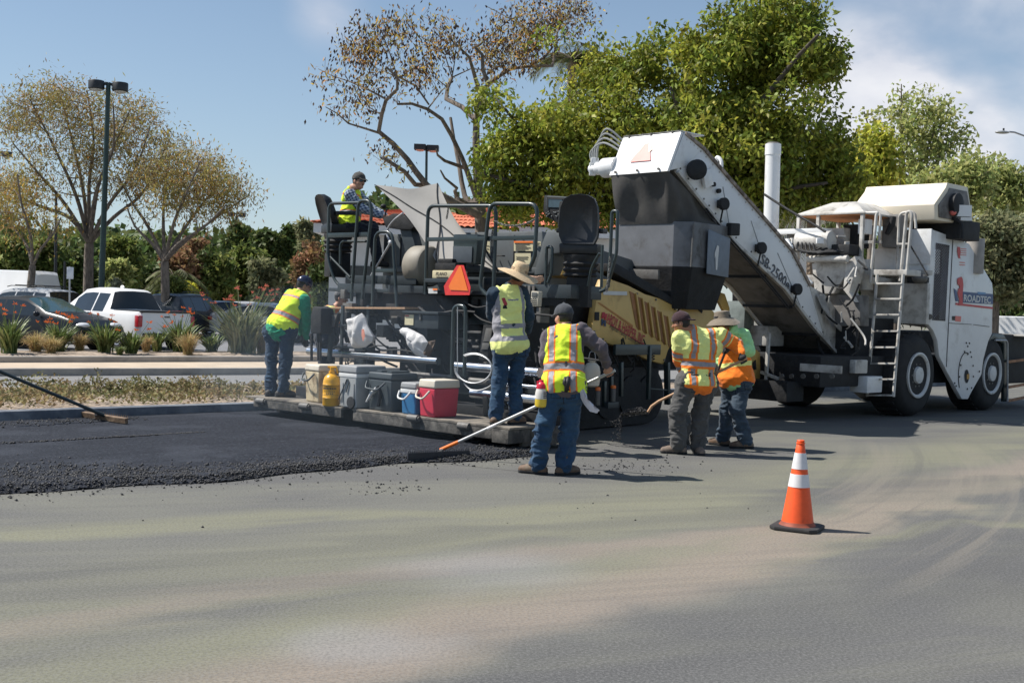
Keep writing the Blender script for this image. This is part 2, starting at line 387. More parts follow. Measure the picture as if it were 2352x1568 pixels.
def streak_marks(m):
    t = NT(m.node_tree); b = t.n['Principled BSDF']; src = b.inputs['Base Color'].links[0].from_socket; v = t.new('ShaderNodeTexCoord').outputs['Object']
    vr = t.mapping(v, (1, 1, 1), (0, 0, -rad(49))); n = t.noise(t.mapping(vr, (.06, 3.2, 1)), 2.2, 4, .6); n2 = t.noise(v, 1.1, 3, .5); n3 = t.noise(v, 17, 3, .7)
    c = t.mix(t.math('MULTIPLY', t.ramp(n, .42, .62), .45), src, (.010, .012, .018)); c = t.mix(t.math('MULTIPLY', t.ramp(n2, .5, .66), .35), c, (.055, .062, .078)); c = t.mix(t.math('MULTIPLY', t.ramp(n3, .56, .7), .5), c, (.085, .092, .105)); t.l.new(c, b.inputs['Base Color'])
streak_marks(M_FRESH)
g = structure('ground', [(-900, -60, -.03), (900, -60, -.03), (900, 1500, -.03), (-900, 1500, -.03)], [(0, 1, 2, 3)], pm('ground_dirt', (.16, .15, .12), .95, var=.2, vs=.3))
v, f = strip(B_KERB, 45, 0, 0); structure('road', v, f, M_ROAD)
v, f = strip(B_FAR, B_MED, .0, .0); structure('far_road', v, f, M_ROAD2)
v, f = strip(lambda a: B_PLT(a) - 70, B_PLT, .05, .05); structure('parking_lot', v, f, M_LOT)
# kerbs: rounded top edge
def kerb(name, fl, side, z0, z1, w, m):
    v = []; f = []
    pr = [(0, z0), (0, z1 - .03), (.012, z1 - .008), (.035, z1), (w, z1), (w, z0)]
    for i, a in enumerate(A_ALL):
        for o, z in pr: v.append(W(a, fl(a) + side * o, z))
        if i:
            for j in range(5): f.append(((i - 1) * 6 + j, (i - 1) * 6 + j + 1, i * 6 + j + 1, i * 6 + j))
    return structure(name, v, f, m, 35)
kerb('kerb', B_KERB, -1, -.02, .17, .17, M_KERBD)
kerb('median_back_kerb', lambda a: B_MED(a), 1, -.02, .14, .16, M_KERB)
kerb('far_kerb', B_FAR, -1, -.02, .15, .16, M_KERB)
kerb('planter_kerb', B_WALK, -1, .13, .275, .18, M_KERB)
kerb('lot_kerb', B_PLT, 1, .0, .24, .15, M_KERB)
v, f = strip(lambda a: B_WALK(a), lambda a: B_FAR(a) - .159, .146, .146); structure('sidewalk', v, f, M_WALK)
# joint grooves cut across the sidewalk are left to the surface colour; soil beds are bumpy sheets
def bed(name, fl, fr, z, amp, m, a0=-40, a1=30, na=150, nb=14):
    v = []; f = []
    for i in range(na + 1):
        a = a0 + (a1 - a0) * i / na
        for j in range(nb + 1):
            k = j / nb; v.append(W(a, fl(a) * (1 - k) + fr(a) * k, z))
    V = np.array(v); h = vnoise(V * 1.3 + 9) * .6 + vnoise(V * 5.1) * .4
    edge = np.tile(np.sin(np.linspace(0, math.pi, nb + 1)) ** .6, na + 1)
    V[:, 2] += (h - .35) * amp * edge
    f = [(i * (nb + 1) + j, i * (nb + 1) + j + 1, (i + 1) * (nb + 1) + j + 1, (i + 1) * (nb + 1) + j) for i in range(na) for j in range(nb)]
    return structure(name, V, f, m, 60)
bed('median_soil', lambda a: B_MED(a) + .159, lambda a: B_KERB(a) - .169, .13, .10, M_SOIL)
bed('planter_soil', lambda a: B_PLT(a) + .149, lambda a: B_WALK(a) - .179, .215, .16, M_SOIL)

# fresh mat of hot asphalt behind the screed, 5 cm thick with a ragged loose edge
def mat_edge(a): return -1.37 + .045 * (a + 4) + .10 * math.sin(a * 1.7) + .05 * math.sin(a * 4.3 + 1)
na, nb = 240, 70; a0, a1 = -16., 1.25
v = []
for i in range(na + 1):
    a = a0 + (a1 - a0) * i / na
    for j in range(nb + 1):
        k = (j / nb) ** .75; v.append(W(a, -6.465 * (1 - k) + mat_edge(a) * k, 0))
V = np.array(v); kk = np.tile(((np.arange(nb + 1)) / nb) ** .75, na + 1)
q = (V - MO); qa = q @ MU; qb = q @ MR
ed = np.array([mat_edge(a) for a in qa]); d = ed - qb
loose = np.clip(1 - (d - .42 - .75 * vnoise(np.c_[qa * .7, qb * .3, qa * 0])) / .5, 0, 1)       # band of loose stones along the edge
loose2 = np.clip(1 - np.abs(qb + 6.15) / .35, 0, 1) * np.clip((-qa - 1.0) / 1.2, 0, 1)        # raked strip by the kerb
rough_ = np.maximum(loose, loose2)
ridge = np.exp(-((qb + 4.35 + .02 * qa) / .035) ** 2) * np.clip((-qa - 1.3) / 2, 0, 1) * (vnoise(np.c_[qa * 3, qb, qa]) > .35)
V[:, 2] = .052 * np.clip(d / .12, 0, 1) + .004 + rough_ * (vnoise(V * 38) - .35) * .030 + rough_ * (vnoise(V * 90 + 5) - .5) * .014 + (vnoise(V * 1.2) - .5) * .012 * np.clip(d / .3, 0, 1) - ridge * .03
f = [(i * (nb + 1) + j, i * (nb + 1) + j + 1, (i + 1) * (nb + 1) + j + 1, (i + 1) * (nb + 1) + j) for i in range(na) for j in range(nb)]
structure('fresh_asphalt', V, f, M_FRESH, 60)
def stones(N, pos, rmin, rmax, seed=1):
    R = np.random.RandomState(seed); n = len(pos)
    base = np.array([(1, 0, 0), (0, 1, 0), (-1, 0, 0), (0, -1, 0), (0, 0, 1), (0, 0, -1)], float)
    fc = np.array([(0, 1, 4), (1, 2, 4), (2, 3, 4), (3, 0, 4), (1, 0, 5), (2, 1, 5), (3, 2, 5), (0, 3, 5)])
    s = (rmin * .8 + (rmax * 1.25 - rmin * .8) * R.uniform(0, 1, (n, 1, 1)) ** 2.2) * R.uniform(.6, 1.15, (n, 6, 1))
    an = R.uniform(0, 2 * math.pi, n); c, q = np.cos(an), np.sin(an)
    b = base[None] * s * np.array([1, 1, .72]); x = b[:, :, 0] * c[:, None] - b[:, :, 1] * q[:, None]; y = b[:, :, 0] * q[:, None] + b[:, :, 1] * c[:, None]
    z = b[:, :, 2] + x * R.uniform(-.4, .4, (n, 1))
    V = np.stack([x, y, z], 2) + pos[:, None, :]
    return V.reshape(-1, 3), (fc[None] + 6 * np.arange(n)[:, None, None]).reshape(-1, 3)
R_ = np.random.RandomState(3); P = []
for i in range(27000):
    a = R_.uniform(-8.5, 1.2); w = .42 + .85 * (.5 + .5 * math.sin(a * 1.15 + .6)) * min(1, max(.25, (-a) / 2.5)); dd = abs(R_.normal(0, w * .55))
    if R_.rand() < .022: dd = -abs(R_.exponential(.16))                      # strays thrown out on the old road
    P.append(W(a, mat_edge(a) - dd, .008 if dd < 0 else .05 * min(1, dd / .1) + R_.uniform(.0, .016)))
for i in range(2600):
    a = R_.uniform(-9, -1.1); P.append(W(a, -6.15 + R_.normal(0, .16), .058 + R_.uniform(0, .012)))
for i in range(900):
    a = -1.2 - R_.exponential(3.2); P.append(W(a, -4.37 - .02 * a + R_.normal(0, .018), .06))
for i in range(130):
    x, y = R_.normal(1440, 70), R_.normal(1070, 11); P.append(G(x, y, .006))
for i in range(70):
    x, y = R_.normal(880, 60), R_.normal(1118, 8); P.append(G(x, y, .005))
for i in range(36): P.append(G(R_.uniform(100, 1900), R_.uniform(1090, 1210), .003))
for i in range(700):                                                        # spill beside the far kerb
    a = R_.uniform(1.5, 9); P.append(W(a, B_MED(a) - .12 - abs(R_.normal(0, .12)), .012))
V, f = stones(0, np.array(P), .006, .0165); tag(mesh_obj('loose_asphalt_gravel', V, f, M_LOOSE, smooth=0), 'loose black asphalt stones along the ragged edge of the fresh mat', 'gravel', kind='stuff')

# open joint in the old surface
jp = [G(x, y, .004) for x, y in [(985, 1060), (1060, 1068), (1180, 1080), (1300, 1089), (1430, 1098), (1570, 1107)]]; mbj = MB()
for q0, q1 in zip(jp[:-1], jp[1:]): s_ = np.array([0, .006, 0]); mbj.add([q0 - s_, q1 - s_, q1 + s_, q0 + s_], [(0, 1, 2, 3)])
tag(mbj.build('road_joint', pm('joint_dark', (.03, .03, .03), .9), smooth=0), kind='structure')
# low dry ground cover on the median
def leaves(P, A, N, L, Wd, fold=.25):
    """P base, A direction, N face normal hint (n,3); L length, Wd width arrays -> quads bent along the midrib"""
    A = A / np.linalg.norm(A, axis=1, keepdims=True); S = np.cross(A, N); S /= np.linalg.norm(S, axis=1, keepdims=True) + 1e-9; U_ = np.cross(S, A)
    L = np.asarray(L).reshape(-1, 1); Wd = np.asarray(Wd).reshape(-1, 1)
    v = np.stack([P, P + A * L * .45 + S * Wd + U_ * Wd * fold, P + A * L, P + A * L * .45 - S * Wd + U_ * Wd * fold], 1)
    n = len(P); f = np.arange(4 * n).reshape(n, 4)
    return v.reshape(-1, 3), f
def rdir(R, n): 
    d = R.normal(size=(n, 3)); return d / np.linalg.norm(d, axis=1, keepdims=True)
M_COVER = pm('dry_groundcover', (.17, .175, .07), .8, var=.3, vs=2, c2=(.33, .25, .13), amt=.5, c2s=1.1, island=.45, trans=.25)
R_ = np.random.RandomState(5); n = 26000
a = R_.uniform(-9, 7.2, n); k = R_.beta(1.6, 1.6, n); bb = np.array([B_KERB(x) for x in a]) - .42 - k * (np.array([B_KERB(x) - B_MED(x) for x in a]) - .75)
P = MO + np.outer(a, MU) + np.outer(bb, MR); cl = vnoise(np.c_[P[:, :2] * 1.4, P[:, 0] * 0])
keep = (cl + .25 * R_.rand(n) > .42); P = P[keep]; cl = cl[keep]; n = len(P)
P[:, 2] = .14 + R_.beta(1.3, 2.2, n) * (.08 + .42 * np.clip(cl - .35, 0, 1))
dr = rdir(R_, n); dr[:, 2] = np.abs(dr[:, 2]) * .6
V, f = leaves(P, dr, rdir(R_, n), R_.uniform(.035, .085, n), R_.uniform(.012, .028, n))
tag(mesh_obj('ground_cover', V, f, M_COVER, smooth=0), 'low dry ground cover creeping over the median soil', 'ground cover', kind='stuff')

# ================================================================== TREES
def bark(name, c, c2): return pm(name, c, .95, var=.2, vs=6, c2=c2, amt=.45, c2s=9, bump=.8, bs=14, stretch=(1, 1, .35))
M_BARK = bark('grey_bark', (.20, .165, .135), (.09, .075, .062)); M_BARKD = bark('dark_bark', (.09, .075, .06), (.04, .034, .028)); M_TWIG = pm('twig', (.17, .14, .11), .9, var=.2)
def leafmat(name, c, c2, amt=.4, island=.5, trans=.35, rough=.55, c2s=.7): return pm(name, c, rough, var=.28, vs=1.1, c2=c2, amt=amt, c2s=c2s, island=island, trans=trans, spec=.35)
LM = dict(
    glossy=leafmat('glossy_leaf', (.36, .37, .055), (.21, .26, .04), .5, .6, .42, .42),
    autumn=leafmat('autumn_leaf', (.58, .34, .07), (.40, .33, .09), .5, .5, .4, .8, 1.6),
    tan=leafmat('tan_leaf', (.36, .255, .12), (.31, .29, .10), .5, .45, .35, .85, 1.3),
    dark=leafmat('evergreen_leaf', (.13, .165, .045), (.08, .115, .033), .5, .5, .3, .5),
    mid=leafmat('mid_leaf', (.23, .26, .065), (.13, .175, .045), .5, .5, .4, .55),
    olive=leafmat('olive_leaf', (.30, .30, .15), (.19, .21, .11), .5, .4, .45, .7),
    brown=leafmat('dry_leaf', (.33, .185, .085), (.24, .16, .085), .5, .4, .3, .85),
    lime=leafmat('lime_leaf', (.60, .56, .07), (.40, .43, .07), .5, .4, .5, .5),
    pale=leafmat('pale_leaf', (.46, .48, .17), (.33, .37, .13), .5, .4, .5, .55),
    grey=leafmat('grey_leaf', (.27, .28, .19), (.20, .21, .14), .5, .3, .3, .8),
    pod=pm('seed_pod', (.10, .058, .035), .8, var=.3),
)
def blob_points(R, blobs, n):
    """points in ellipsoids; blob = (x, y, rad_px, Y, depth_m) on the 2352 grid"""
    w = np.array([b[2] ** 2 for b in blobs], float); w /= w.sum(); out = []
    for i in R.choice(len(blobs), n, p=w):
        x, y, r, Y, dm = blobs[i]; c = D(x, y, Y); rr = r * Y / F
        d = R.normal(size=3); d /= np.linalg.norm(d); d *= R.rand() ** .42
        out.append(c + d * np.array([rr, dm if dm else rr, rr]))
    return np.array(out)
def resample(pts, step):
    P = [np.asarray(q, float) for q in pts]; out = [P[0]]
    # Catmull-Rom so limbs bend smoothly
    for i in range(len(P) - 1):
        p0 = P[max(0, i - 1)]; p1 = P[i]; p2 = P[i + 1]; p3 = P[min(len(P) - 1, i + 2)]
        n = max(1, int(np.linalg.norm(p2 - p1) / step))
        for j in range(1, n + 1):
            s = j / n; out.append(.5 * ((2 * p1) + (-p0 + p2) * s + (2 * p0 - 5 * p1 + 4 * p2 - p3) * s * s + (-p0 + 3 * p1 - 3 * p2 + p3) * s ** 3))
    return out
def make_tree(name, label, base, limbs, blobs, seed=0, ntwig=120, nleaf=30, leaf=(.12, .05), mat='mid', bark_m=None, tip=.010, spread=.5, droop=.3, group=None, cat='tree', extra=None, wig=.12, rise=.25, keep=None, lscale=1.):
    R = np.random.RandomState(seed); base = np.asarray(base, float)
    nodes = []; par = []; rad_ = []
    mb = MB()
    for pts, r0, r1 in limbs:
        rs = resample(pts, .35); m = len(rs); start = None
        if nodes:
            dd = np.linalg.norm(np.array(nodes) - rs[0], axis=1); start = int(dd.argmin())
        rr = [r0 * (1 - (i / max(1, m - 1)) ** .9) + r1 * (i / max(1, m - 1)) ** .9 for i in range(m)]
        mb.tube(rs, [q * lscale for q in rr], 9 if r0 > .08 else 6)
        for i, q in enumerate(rs):
            nodes.append(q); par.append(start if i == 0 else len(nodes) - 2); rad_.append(rr[i])
    T = blob_points(R, blobs, ntwig); T = T[T[:, 2] > .2] if True else T
    if keep is not None: T = T[[keep(q) for q in T]]
    N = np.array(nodes)
    dist = np.min(np.linalg.norm(T[:, None] - N[None], axis=2), axis=1); order = np.argsort(dist)
    twigs = []; nodes = list(nodes)
    NA = np.array(nodes)
    ends = []
    for i in order:
        q = T[i]; pen = np.maximum(0, NA[:, 2] - q[2] + .2) * 1.5
        d = np.linalg.norm(NA - q, axis=1) + pen; j = int(d.argmin()); p = NA[j]; L = np.linalg.norm(q - p)
        if L < .05: continue
        n = max(2, int(L / .3)); out = []
        mid = (p + q) / 2 + R.normal(size=3) * L * wig + np.array([0, 0, L * rise * .3])
        for s in np.linspace(0, 1, n + 1): out.append((1 - s) ** 2 * p + 2 * s * (1 - s) * mid + s * s * q)
        r0 = min(rad_[j] * .8, tip * (1 + 1.1 * L)); rr = list(np.linspace(r0, tip * .45, n + 1))
        twigs.append((out, rr)); k0 = len(nodes)
        for s in range(1, n + 1): nodes.append(out[s]); rad_.append(rr[s])
        NA = np.vstack([NA, np.array(out[1:])]); ends.append(np.array(out[max(0, n // 3):]))
    for o_, rr in twigs: mb.tube(o_, rr, 4, cap=False)
    root = thing(name, label, cat, base, group)
    mb.build('trunk', bark_m or M_BARK, root, smooth=60)
    # leaves along the outer part of every twig
    P = []; 
    for e in ends:
        m = nleaf if not hasattr(nleaf, '__len__') else R.randint(*nleaf)
        ix = R.randint(0, len(e), m); P.append(e[ix] + np.clip(R.normal(size=(m, 3)), -1.7, 1.7) * spread * np.array([1, 1, .8]))
    P = np.vstack(P); n = len(P); dr = rdir(R, n); dr[:, 2] -= droop
    L = np.clip(np.exp(R.normal(0, .32, n)), .4, 1.7) * leaf[0] * .95; Wd = R.uniform(.7, 1.2, n) * leaf[1]
    V, f = leaves(P, dr, rdir(R, n) + np.array([0, 0, .7]), L, Wd)
    mesh_obj('crown', V, f, LM[mat], root, smooth=0)
    if extra:
        m2, cnt, lf = extra; ix = R.randint(0, n, cnt); P2 = P[ix] + R.normal(size=(cnt, 3)) * spread * .8; dr = rdir(R, cnt) * .5; dr[:, 2] -= .8
        V, f = leaves(P2, dr, rdir(R, cnt), R.uniform(.6, 1.3, cnt) * lf[0], R.uniform(.7, 1.2, cnt) * lf[1]); mesh_obj('seed_pods' if m2 == 'pod' else 'young_leaves', V, f, LM[m2], root, smooth=0)
    return root
d6 = lambda x, y: (658.6 + .33 * x, .33 * y)
c1 = lambda x, y: (.282 * x, 141.1 + .282 * y)
d7 = lambda x, y: (1317.1 + .312 * x, .312 * y)
d8 = lambda x, y: (1881.6 + .312 * x, .312 * y)
def LIMB(Y, cv, pts, r0, r1, dy=0.):
    m = len(pts); return ([D(*cv(*q), Y + dy * i / max(1, m - 1)) for i, q in enumerate(pts)], r0, r1)
I_ = lambda x, y: (x, y)
# the half bare tree behind the paver
Yc = 29.
tb = D(1108, 700, Yc); tb[2] = 0
limbs = [([tb, D(1106, 600, Yc), D(1104, 500, Yc), D(1100, 455, Yc)], .30, .24),
    LIMB(Yc, d6, [(1345, 1380), (1330, 1270), (1320, 1100), (1320, 830), (1350, 640), (1400, 590), (1365, 480), (1360, 380), (1310, 330)], .20, .05),
    LIMB(Yc, d6, [(1330, 1400), (1220, 1100), (1150, 950), (1080, 830), (980, 760), (870, 722), (770, 725)], .13, .045, -1.5),
    LIMB(Yc, d6, [(1320, 1440), (1240, 1370), (1200, 1150), (1165, 980), (1140, 820)], .12, .06, 1),
    LIMB(Yc, d6, [(1310, 830), (1220, 745), (1110, 690), (1120, 610), (1150, 540)], .11, .07, 1.5),
    LIMB(Yc - .5, d6, [(1340, 640), (1300, 500), (1270, 400), (1200, 330)], .09, .04, -1),
    LIMB(Yc, d6, [(1190, 1390), (1170, 1330), (1185, 1310), (1100, 1240), (1070, 1185)], .09, .03, -1),
    LIMB(Yc, d6, [(1340, 1420), (1250, 1420), (1190, 1385)], .1, .09, -1),
    LIMB(Yc - 1, d6, [(1345, 1500), (1150, 1400), (975, 1290), (840, 1110), (740, 1000), (640, 915), (660, 800), (690, 700), (770, 620), (770, 540), (690, 465)], .17, .04, -2),
    LIMB(Yc - 1, d6, [(975, 1290), (895, 1285), (820, 1195), (720, 1130), (670, 1100)], .10, .06, -2),
    LIMB(Yc - 2, d6, [(640, 925), (530, 890), (430, 860), (350, 790), (270, 745)], .05, .015, -1),
    LIMB(Yc - 2, d6, [(690, 690), (560, 620), (430, 565), (320, 530), (220, 480)], .045, .012, 1),
    LIMB(Yc, d6, [(1240, 1170), (1100, 1120), (1050, 1080), (1040, 1040)], .08, .03, -1),
    LIMB(Yc, d6, [(1150, 540), (1100, 380), (1000, 290), (900, 240)], .03, .01), LIMB(Yc, d6, [(1150, 540), (1180, 330), (1150, 200)], .03, .01),
    LIMB(Yc, d6, [(1150, 540), (1280, 480), (1430, 490), (1500, 420)], .03, .012), LIMB(Yc, d6, [(770, 540), (720, 380), (620, 110)], .035, .008),
    LIMB(Yc, d6, [(770, 530), (900, 600), (990, 730)], .05, .04), LIMB(Yc + 1, d6, [(1320, 330), (1420, 250), (1560, 130)], .05, .02),
    LIMB(Yc + 2, d6, [(1400, 590), (1560, 480), (1700, 460), (1850, 330), (1700, 230), (1550, 130), (1380, 40)], .09, .012, 1),
    LIMB(Yc + 2, d6, [(1700, 460), (1850, 460), (1870, 330), (1900, 160), (2000, 60)], .08, .02, 1)]
bl = [(*d6(x, y), r * .33, Yc + dy, 1.0) for x, y, r, dy in [(470, 330, 110, -2), (600, 260, 100, -2), (720, 240, 130, -2), (820, 170, 90, -1), (560, 470, 110, -2), (1010, 150, 80, 0), (1150, 230, 190, 0), (1080, 80, 110, 0), (1330, 200, 170, 0), (1560, 190, 170, 1), (1780, 150, 190, 2), (2030, 70, 140, 3), (1950, 190, 90, 3), (900, 540, 120, -1), (1030, 590, 120, -1), (560, 690, 90, -2), (880, 850, 110, -1), (800, 640, 90, -1), (1480, 400, 130, 1), (300, 490, 80, -2), (420, 620, 60, -2), (440, 820, 90, -2), (300, 740, 40, -2), (720, 1110, 80, -2), (620, 1050, 50, -2), (800, 920, 80, -1), (1680, 360, 120, 2), (960, 420, 120, 0)]]
make_tree('half_bare_tree', 'half bare grey-barked tree with orange tufts rising behind the paver', tb, limbs, bl, 11, 640, (4, 12), (.15, .020), 'autumn', M_BARK, .010, .20, .35, keep=lambda q: vnoise(q[None] * np.array([.8, .6, .9]) + 3)[0] > .36, extra=('pod', 4600, (.11, .024)), cat='tree', wig=.16, lscale=.62)
# the big glossy green tree shading the loader, and the lower one beside it
Yg = 26.
def gtree(label, x0, Y, forks, bl, seed, ntw, **kw):
    b = D(x0, 720, Y); b[2] = 0
    top = D(x0, 560, Y)
    lm = [([b, (b + top) / 2 + np.array([.05, 0, 0]), top], .22, .17)] + [LIMB(Y, I_, [(x0, 560)] + fk, .13, .03, R0) for fk, R0 in forks]
    bb = [(x, y, r, Y + dy, dm) for x, y, r, dy, dm in bl]
    return make_tree('green_tree', label, b, lm, bb, seed, ntw, (64, 104), (.145, .038), 'glossy', M_BARKD, .012, .22, .75, group=None, keep=lambda q: vnoise(q[None] * np.array([.95, .8, 1.05]) + seed)[0] > .37, **kw)
gtree('tall glossy green tree with the highest crown, behind the white conveyor', 1700, Yg, [([(1690, 400), (1700, 250), (1740, 80), (1760, 10)], 1), ([(1660, 420), (1580, 300), (1540, 200)], -1), ([(1760, 430), (1830, 330), (1870, 220)], 1), ([(1740, 470), (1830, 430), (1900, 420)], -1), ([(1700, 330), (1800, 170), (1880, 80)], -2)],
      [(1700, 60, 70, 0, 1.2), (1780, 40, 70, 0, 1.2), (1850, 60, 40, 0, .8), (1650, 130, 70, 0, 1.4), (1740, 150, 90, 0, 1.6), (1830, 150, 80, 0, 1.4), (1880, 120, 40, 0, .8), (1600, 110, 35, 0, .8), (1680, 250, 100, 0, 2), (1800, 260, 90, 0, 2), (1870, 240, 50, 0, 1), (1590, 280, 90, 0, 2), (1700, 360, 90, 0, 2), (1800, 370, 80, 0, 1.6), (1880, 350, 50, 0, 1.2), (1900, 400, 60, 0, 1), (1840, 430, 55, 0, 1.2), (1610, 380, 70, 0, 1.6), (1780, 330, 60, 0, 1.5), (1640, 60, 35, 0, .8), (1930, 445, 26, 0, .6), (1915, 330, 42, 0, 1), (1945, 405, 36, 0, .9), (1905, 285, 40, 0, 1), (1870, 185, 32, 0, .8), (1955, 455, 22, 0, .5), (1650, 200, 70, 0, 1.5), (1720, 300, 80, 0, 1.6), (1750, 440, 60, 0, 1.4), (1690, 440, 50, 0, 1.2)], 21, 960)
gtree('lower spreading glossy green tree left of the white conveyor', 1300, Yg + 1.2, [([(1290, 440), (1220, 330), (1160, 250)], -1), ([(1310, 420), (1330, 280), (1340, 150)], 1), ([(1340, 440), (1430, 300), (1470, 160)], 1), ([(1300, 470), (1190, 420), (1110, 400)], -1), ([(1350, 460), (1450, 400), (1500, 330)], -1)],
      [(1170, 230, 50, 0, 1.2), (1130, 330, 60, 0, 1.4), (1100, 235, 26, 0, .6), (1240, 210, 70, 0, 1.6), (1330, 170, 70, 0, 1.5), (1420, 150, 70, 0, 1.5), (1500, 170, 70, 0, 1.5), (1260, 100, 28, 0, .6), (1390, 85, 28, 0, .7), (1525, 65, 28, 0, .6), (1200, 320, 80, 0, 2), (1300, 290, 90, 0, 2), (1400, 270, 90, 0, 2), (1490, 280, 80, 0, 2), (1550, 200, 60, 0, 1.3), (1120, 400, 50, 0, 1.2), (1200, 410, 70, 0, 1.6), (1290, 400, 80, 0, 1.8), (1380, 380, 70, 0, 1.6), (1450, 390, 60, 0, 1.4), (1180, 470, 40, 0, 1), (1300, 480, 35, 0, .9), (1420, 470, 50, 0, 1), (1490, 380, 60, 0, 1.2), (1545, 330, 60, 0, 1.3)], 22, 760)
# left: two fan shaped trees with thin golden crowns and one cut by the frame
def fan(label, base_px, Y, fork, tips, blobs, seed, nt, r=.28, mat='tan'):
    b = D(*base_px, Y); b[2] = .05; R = np.random.RandomState(seed)
    lm = [([b, (b + D(*fork, Y)) / 2 + R.normal(size=3) * .08, D(*fork, Y)], r, r * .8)]
    for tp in tips: lm.append(LIMB(Y, I_, [fork] + tp, r * .45, .03, R.uniform(-3, 3)))
    return make_tree('golden_tree', label, b, lm, [(x, y, q, Y + dy, 2.2) for x, y, q, dy in blobs], seed, nt, (34, 60), (.17, .024), mat, M_BARK, .016, .36, .25, keep=lambda q: vnoise(q[None] * np.array([.7, .6, .9]) + seed)[0] > .36, group='thin crowned trees by the car park', extra=('autumn', 1800, (.18, .024)), wig=.14, lscale=.8)
fan('tallest thin golden tree behind the dark green lamp post', (207, 690), 47, (205, 560), [[(150, 470), (90, 400), (30, 330)], [(175, 450), (120, 330), (70, 230)], [(190, 430), (165, 320), (140, 220)], [(205, 420), (215, 320), (200, 210)], [(225, 430), (260, 340), (260, 240)], [(250, 470), (310, 390), (345, 290)], [(260, 500), (330, 440), (385, 330)], [(160, 500), (60, 460), (-30, 390)], [(215, 470), (235, 400), (300, 250)]],
    [(20, 260, 50, 0), (80, 220, 55, 0), (140, 220, 50, 0), (200, 235, 50, 0), (60, 300, 50, 0), (270, 255, 45, 0), (330, 265, 45, 0), (375, 320, 35, 0), (310, 350, 55, 0), (240, 320, 60, 0), (150, 330, 60, 0), (20, 340, 45, 0), (100, 390, 55, 0), (220, 390, 50, 0), (310, 400, 45, 0), (-10, 400, 45, 0), (180, 290, 60, 0), (370, 400, 40, 0), (60, 440, 40, 0)], 31, 430)
fan('shorter golden tree leaning right between the two double lamps', (385, 690), 45, (378, 600), [[(340, 520), (300, 460), (270, 400)], [(375, 500), (380, 430), (390, 370)], [(400, 510), (430, 440), (460, 370)], [(420, 530), (480, 450), (530, 400)], [(430, 550), (510, 490), (570, 450)], [(350, 560), (310, 520), (290, 470)], [(410, 560), (470, 520), (520, 470)]],
    [(420, 360, 35, 0), (470, 370, 35, 0), (515, 405, 34, 0), (565, 430, 20, 0), (390, 400, 45, 0), (450, 420, 45, 0), (510, 450, 40, 0), (350, 420, 40, 0), (320, 460, 35, 0), (400, 460, 40, 0), (480, 480, 35, 0), (300, 400, 35, 0)], 32, 240, .24)
fan('leaning trunk cut by the left edge of the view', (72, 690), 44, (75, 610), [[(60, 560), (20, 510), (-30, 450)], [(95, 570), (120, 540), (140, 500)], [(70, 540), (50, 470), (40, 400)]],
    [(20, 490, 40, 0), (-20, 440, 40, 0), (60, 430, 40, 0), (110, 500, 30, 0), (30, 400, 35, 0)], 33, 70, .2)
# clipped and wild greenery further back: one tree per crown
def bush(label, x, y, r, Y, mat, seed, n=70, nl=(40, 60), lf=(.26, .085), name='bushy_tree', dm=None, squash=1.0, top=None, group='greenery behind the car park'):
    b = D(x, y, Y); b[2] = 0; rr = r * Y / F; c = D(x, y, Y)
    lm = [([b, (b + c) / 2 + np.array([.1, 0, 0]), c + np.array([0, 0, rr * .3])], max(.08, rr * .09), .04)]
    R = np.random.RandomState(seed); bl = [(x, y, r * .8, Y, rr * .8)]
    for i in range(7):
        an = R.uniform(0, 6.28); bl.append((x + math.cos(an) * r * .62, y + math.sin(an) * r * .6 * squash, r * R.uniform(.3, .5), Y, rr * .6))
    bl.append((x, y + r * .9, r * .75, Y, rr * .7)); bl.append((x, y + r * 1.6, r * .7, Y, rr * .6))
    return make_tree(name, label, b, lm, bl, seed, n, nl, (lf[0] * Y / 60, lf[1] * Y / 60), mat, M_BARKD, .015, rr * .13, .2, group=group)
DIRS = [('dark evergreen behind the white van', 20, 590, 62, 62, 'mid'), ('bright green tree left of the green lamp post', 118, 590, 55, 64, 'mid'), ('glossy bright green tree right of the green lamp post', 290, 585, 50, 60, 'mid'),
        ('light leafy tree behind the white pickup cab', 272, 630, 36, 58, 'pale'), ('brown dry tree right of the shorter golden tree', 445, 585, 52, 70, 'brown'), ('russet low tree behind the pickup bed', 410, 610, 45, 66, 'brown'), ('round dark evergreen under the far double lamp', 540, 545, 36, 85, 'dark'),
        ('mid green tree below the far double lamp', 560, 600, 44, 72, 'mid'), ('dark green round tree left of the olive one', 610, 560, 36, 84, 'dark'), ('round dark tree just left of the tiled roof', 668, 552, 38, 84, 'dark'), ('pointed olive tree against the roof end', 706, 530, 26, 80, 'olive'),
        ('soft olive-grey tree above the bending worker', 610, 630, 46, 66, 'olive'), ('thin dry brown tree right of the bending worker', 705, 600, 50, 64, 'brown'), ('green tree between the brown and dark trees', 500, 630, 48, 70, 'mid'), ('dark tree at the foot of the golden trees', 180, 630, 52, 66, 'dark'),
        ('dark tree behind the silver estate car', 350, 645, 42, 63, 'dark'), ('deep green tree far behind the dark estate car', 650, 640, 44, 76, 'dark'), ('low dark tree left of the hidden worker', 745, 640, 40, 60, 'dark'), ('dark tree behind the deck rails', 800, 640, 44, 64, 'dark'), ('small yellow-green tree low behind the pickup', 430, 670, 24, 56, 'lime')]
for i, (lb, x, y, r, Y, m) in enumerate(DIRS):
    bush(lb, x, y, r, Y, m, 100 + i, 60 if m in ('brown',) else 95, (22, 36) if m == 'brown' else (46, 66))
bush('pale grey-green shrub beside the green lamp post', 265, 650, 17, 44, 'grey', 140, 30, (60, 80), (.10, .03), 'grey_shrub')
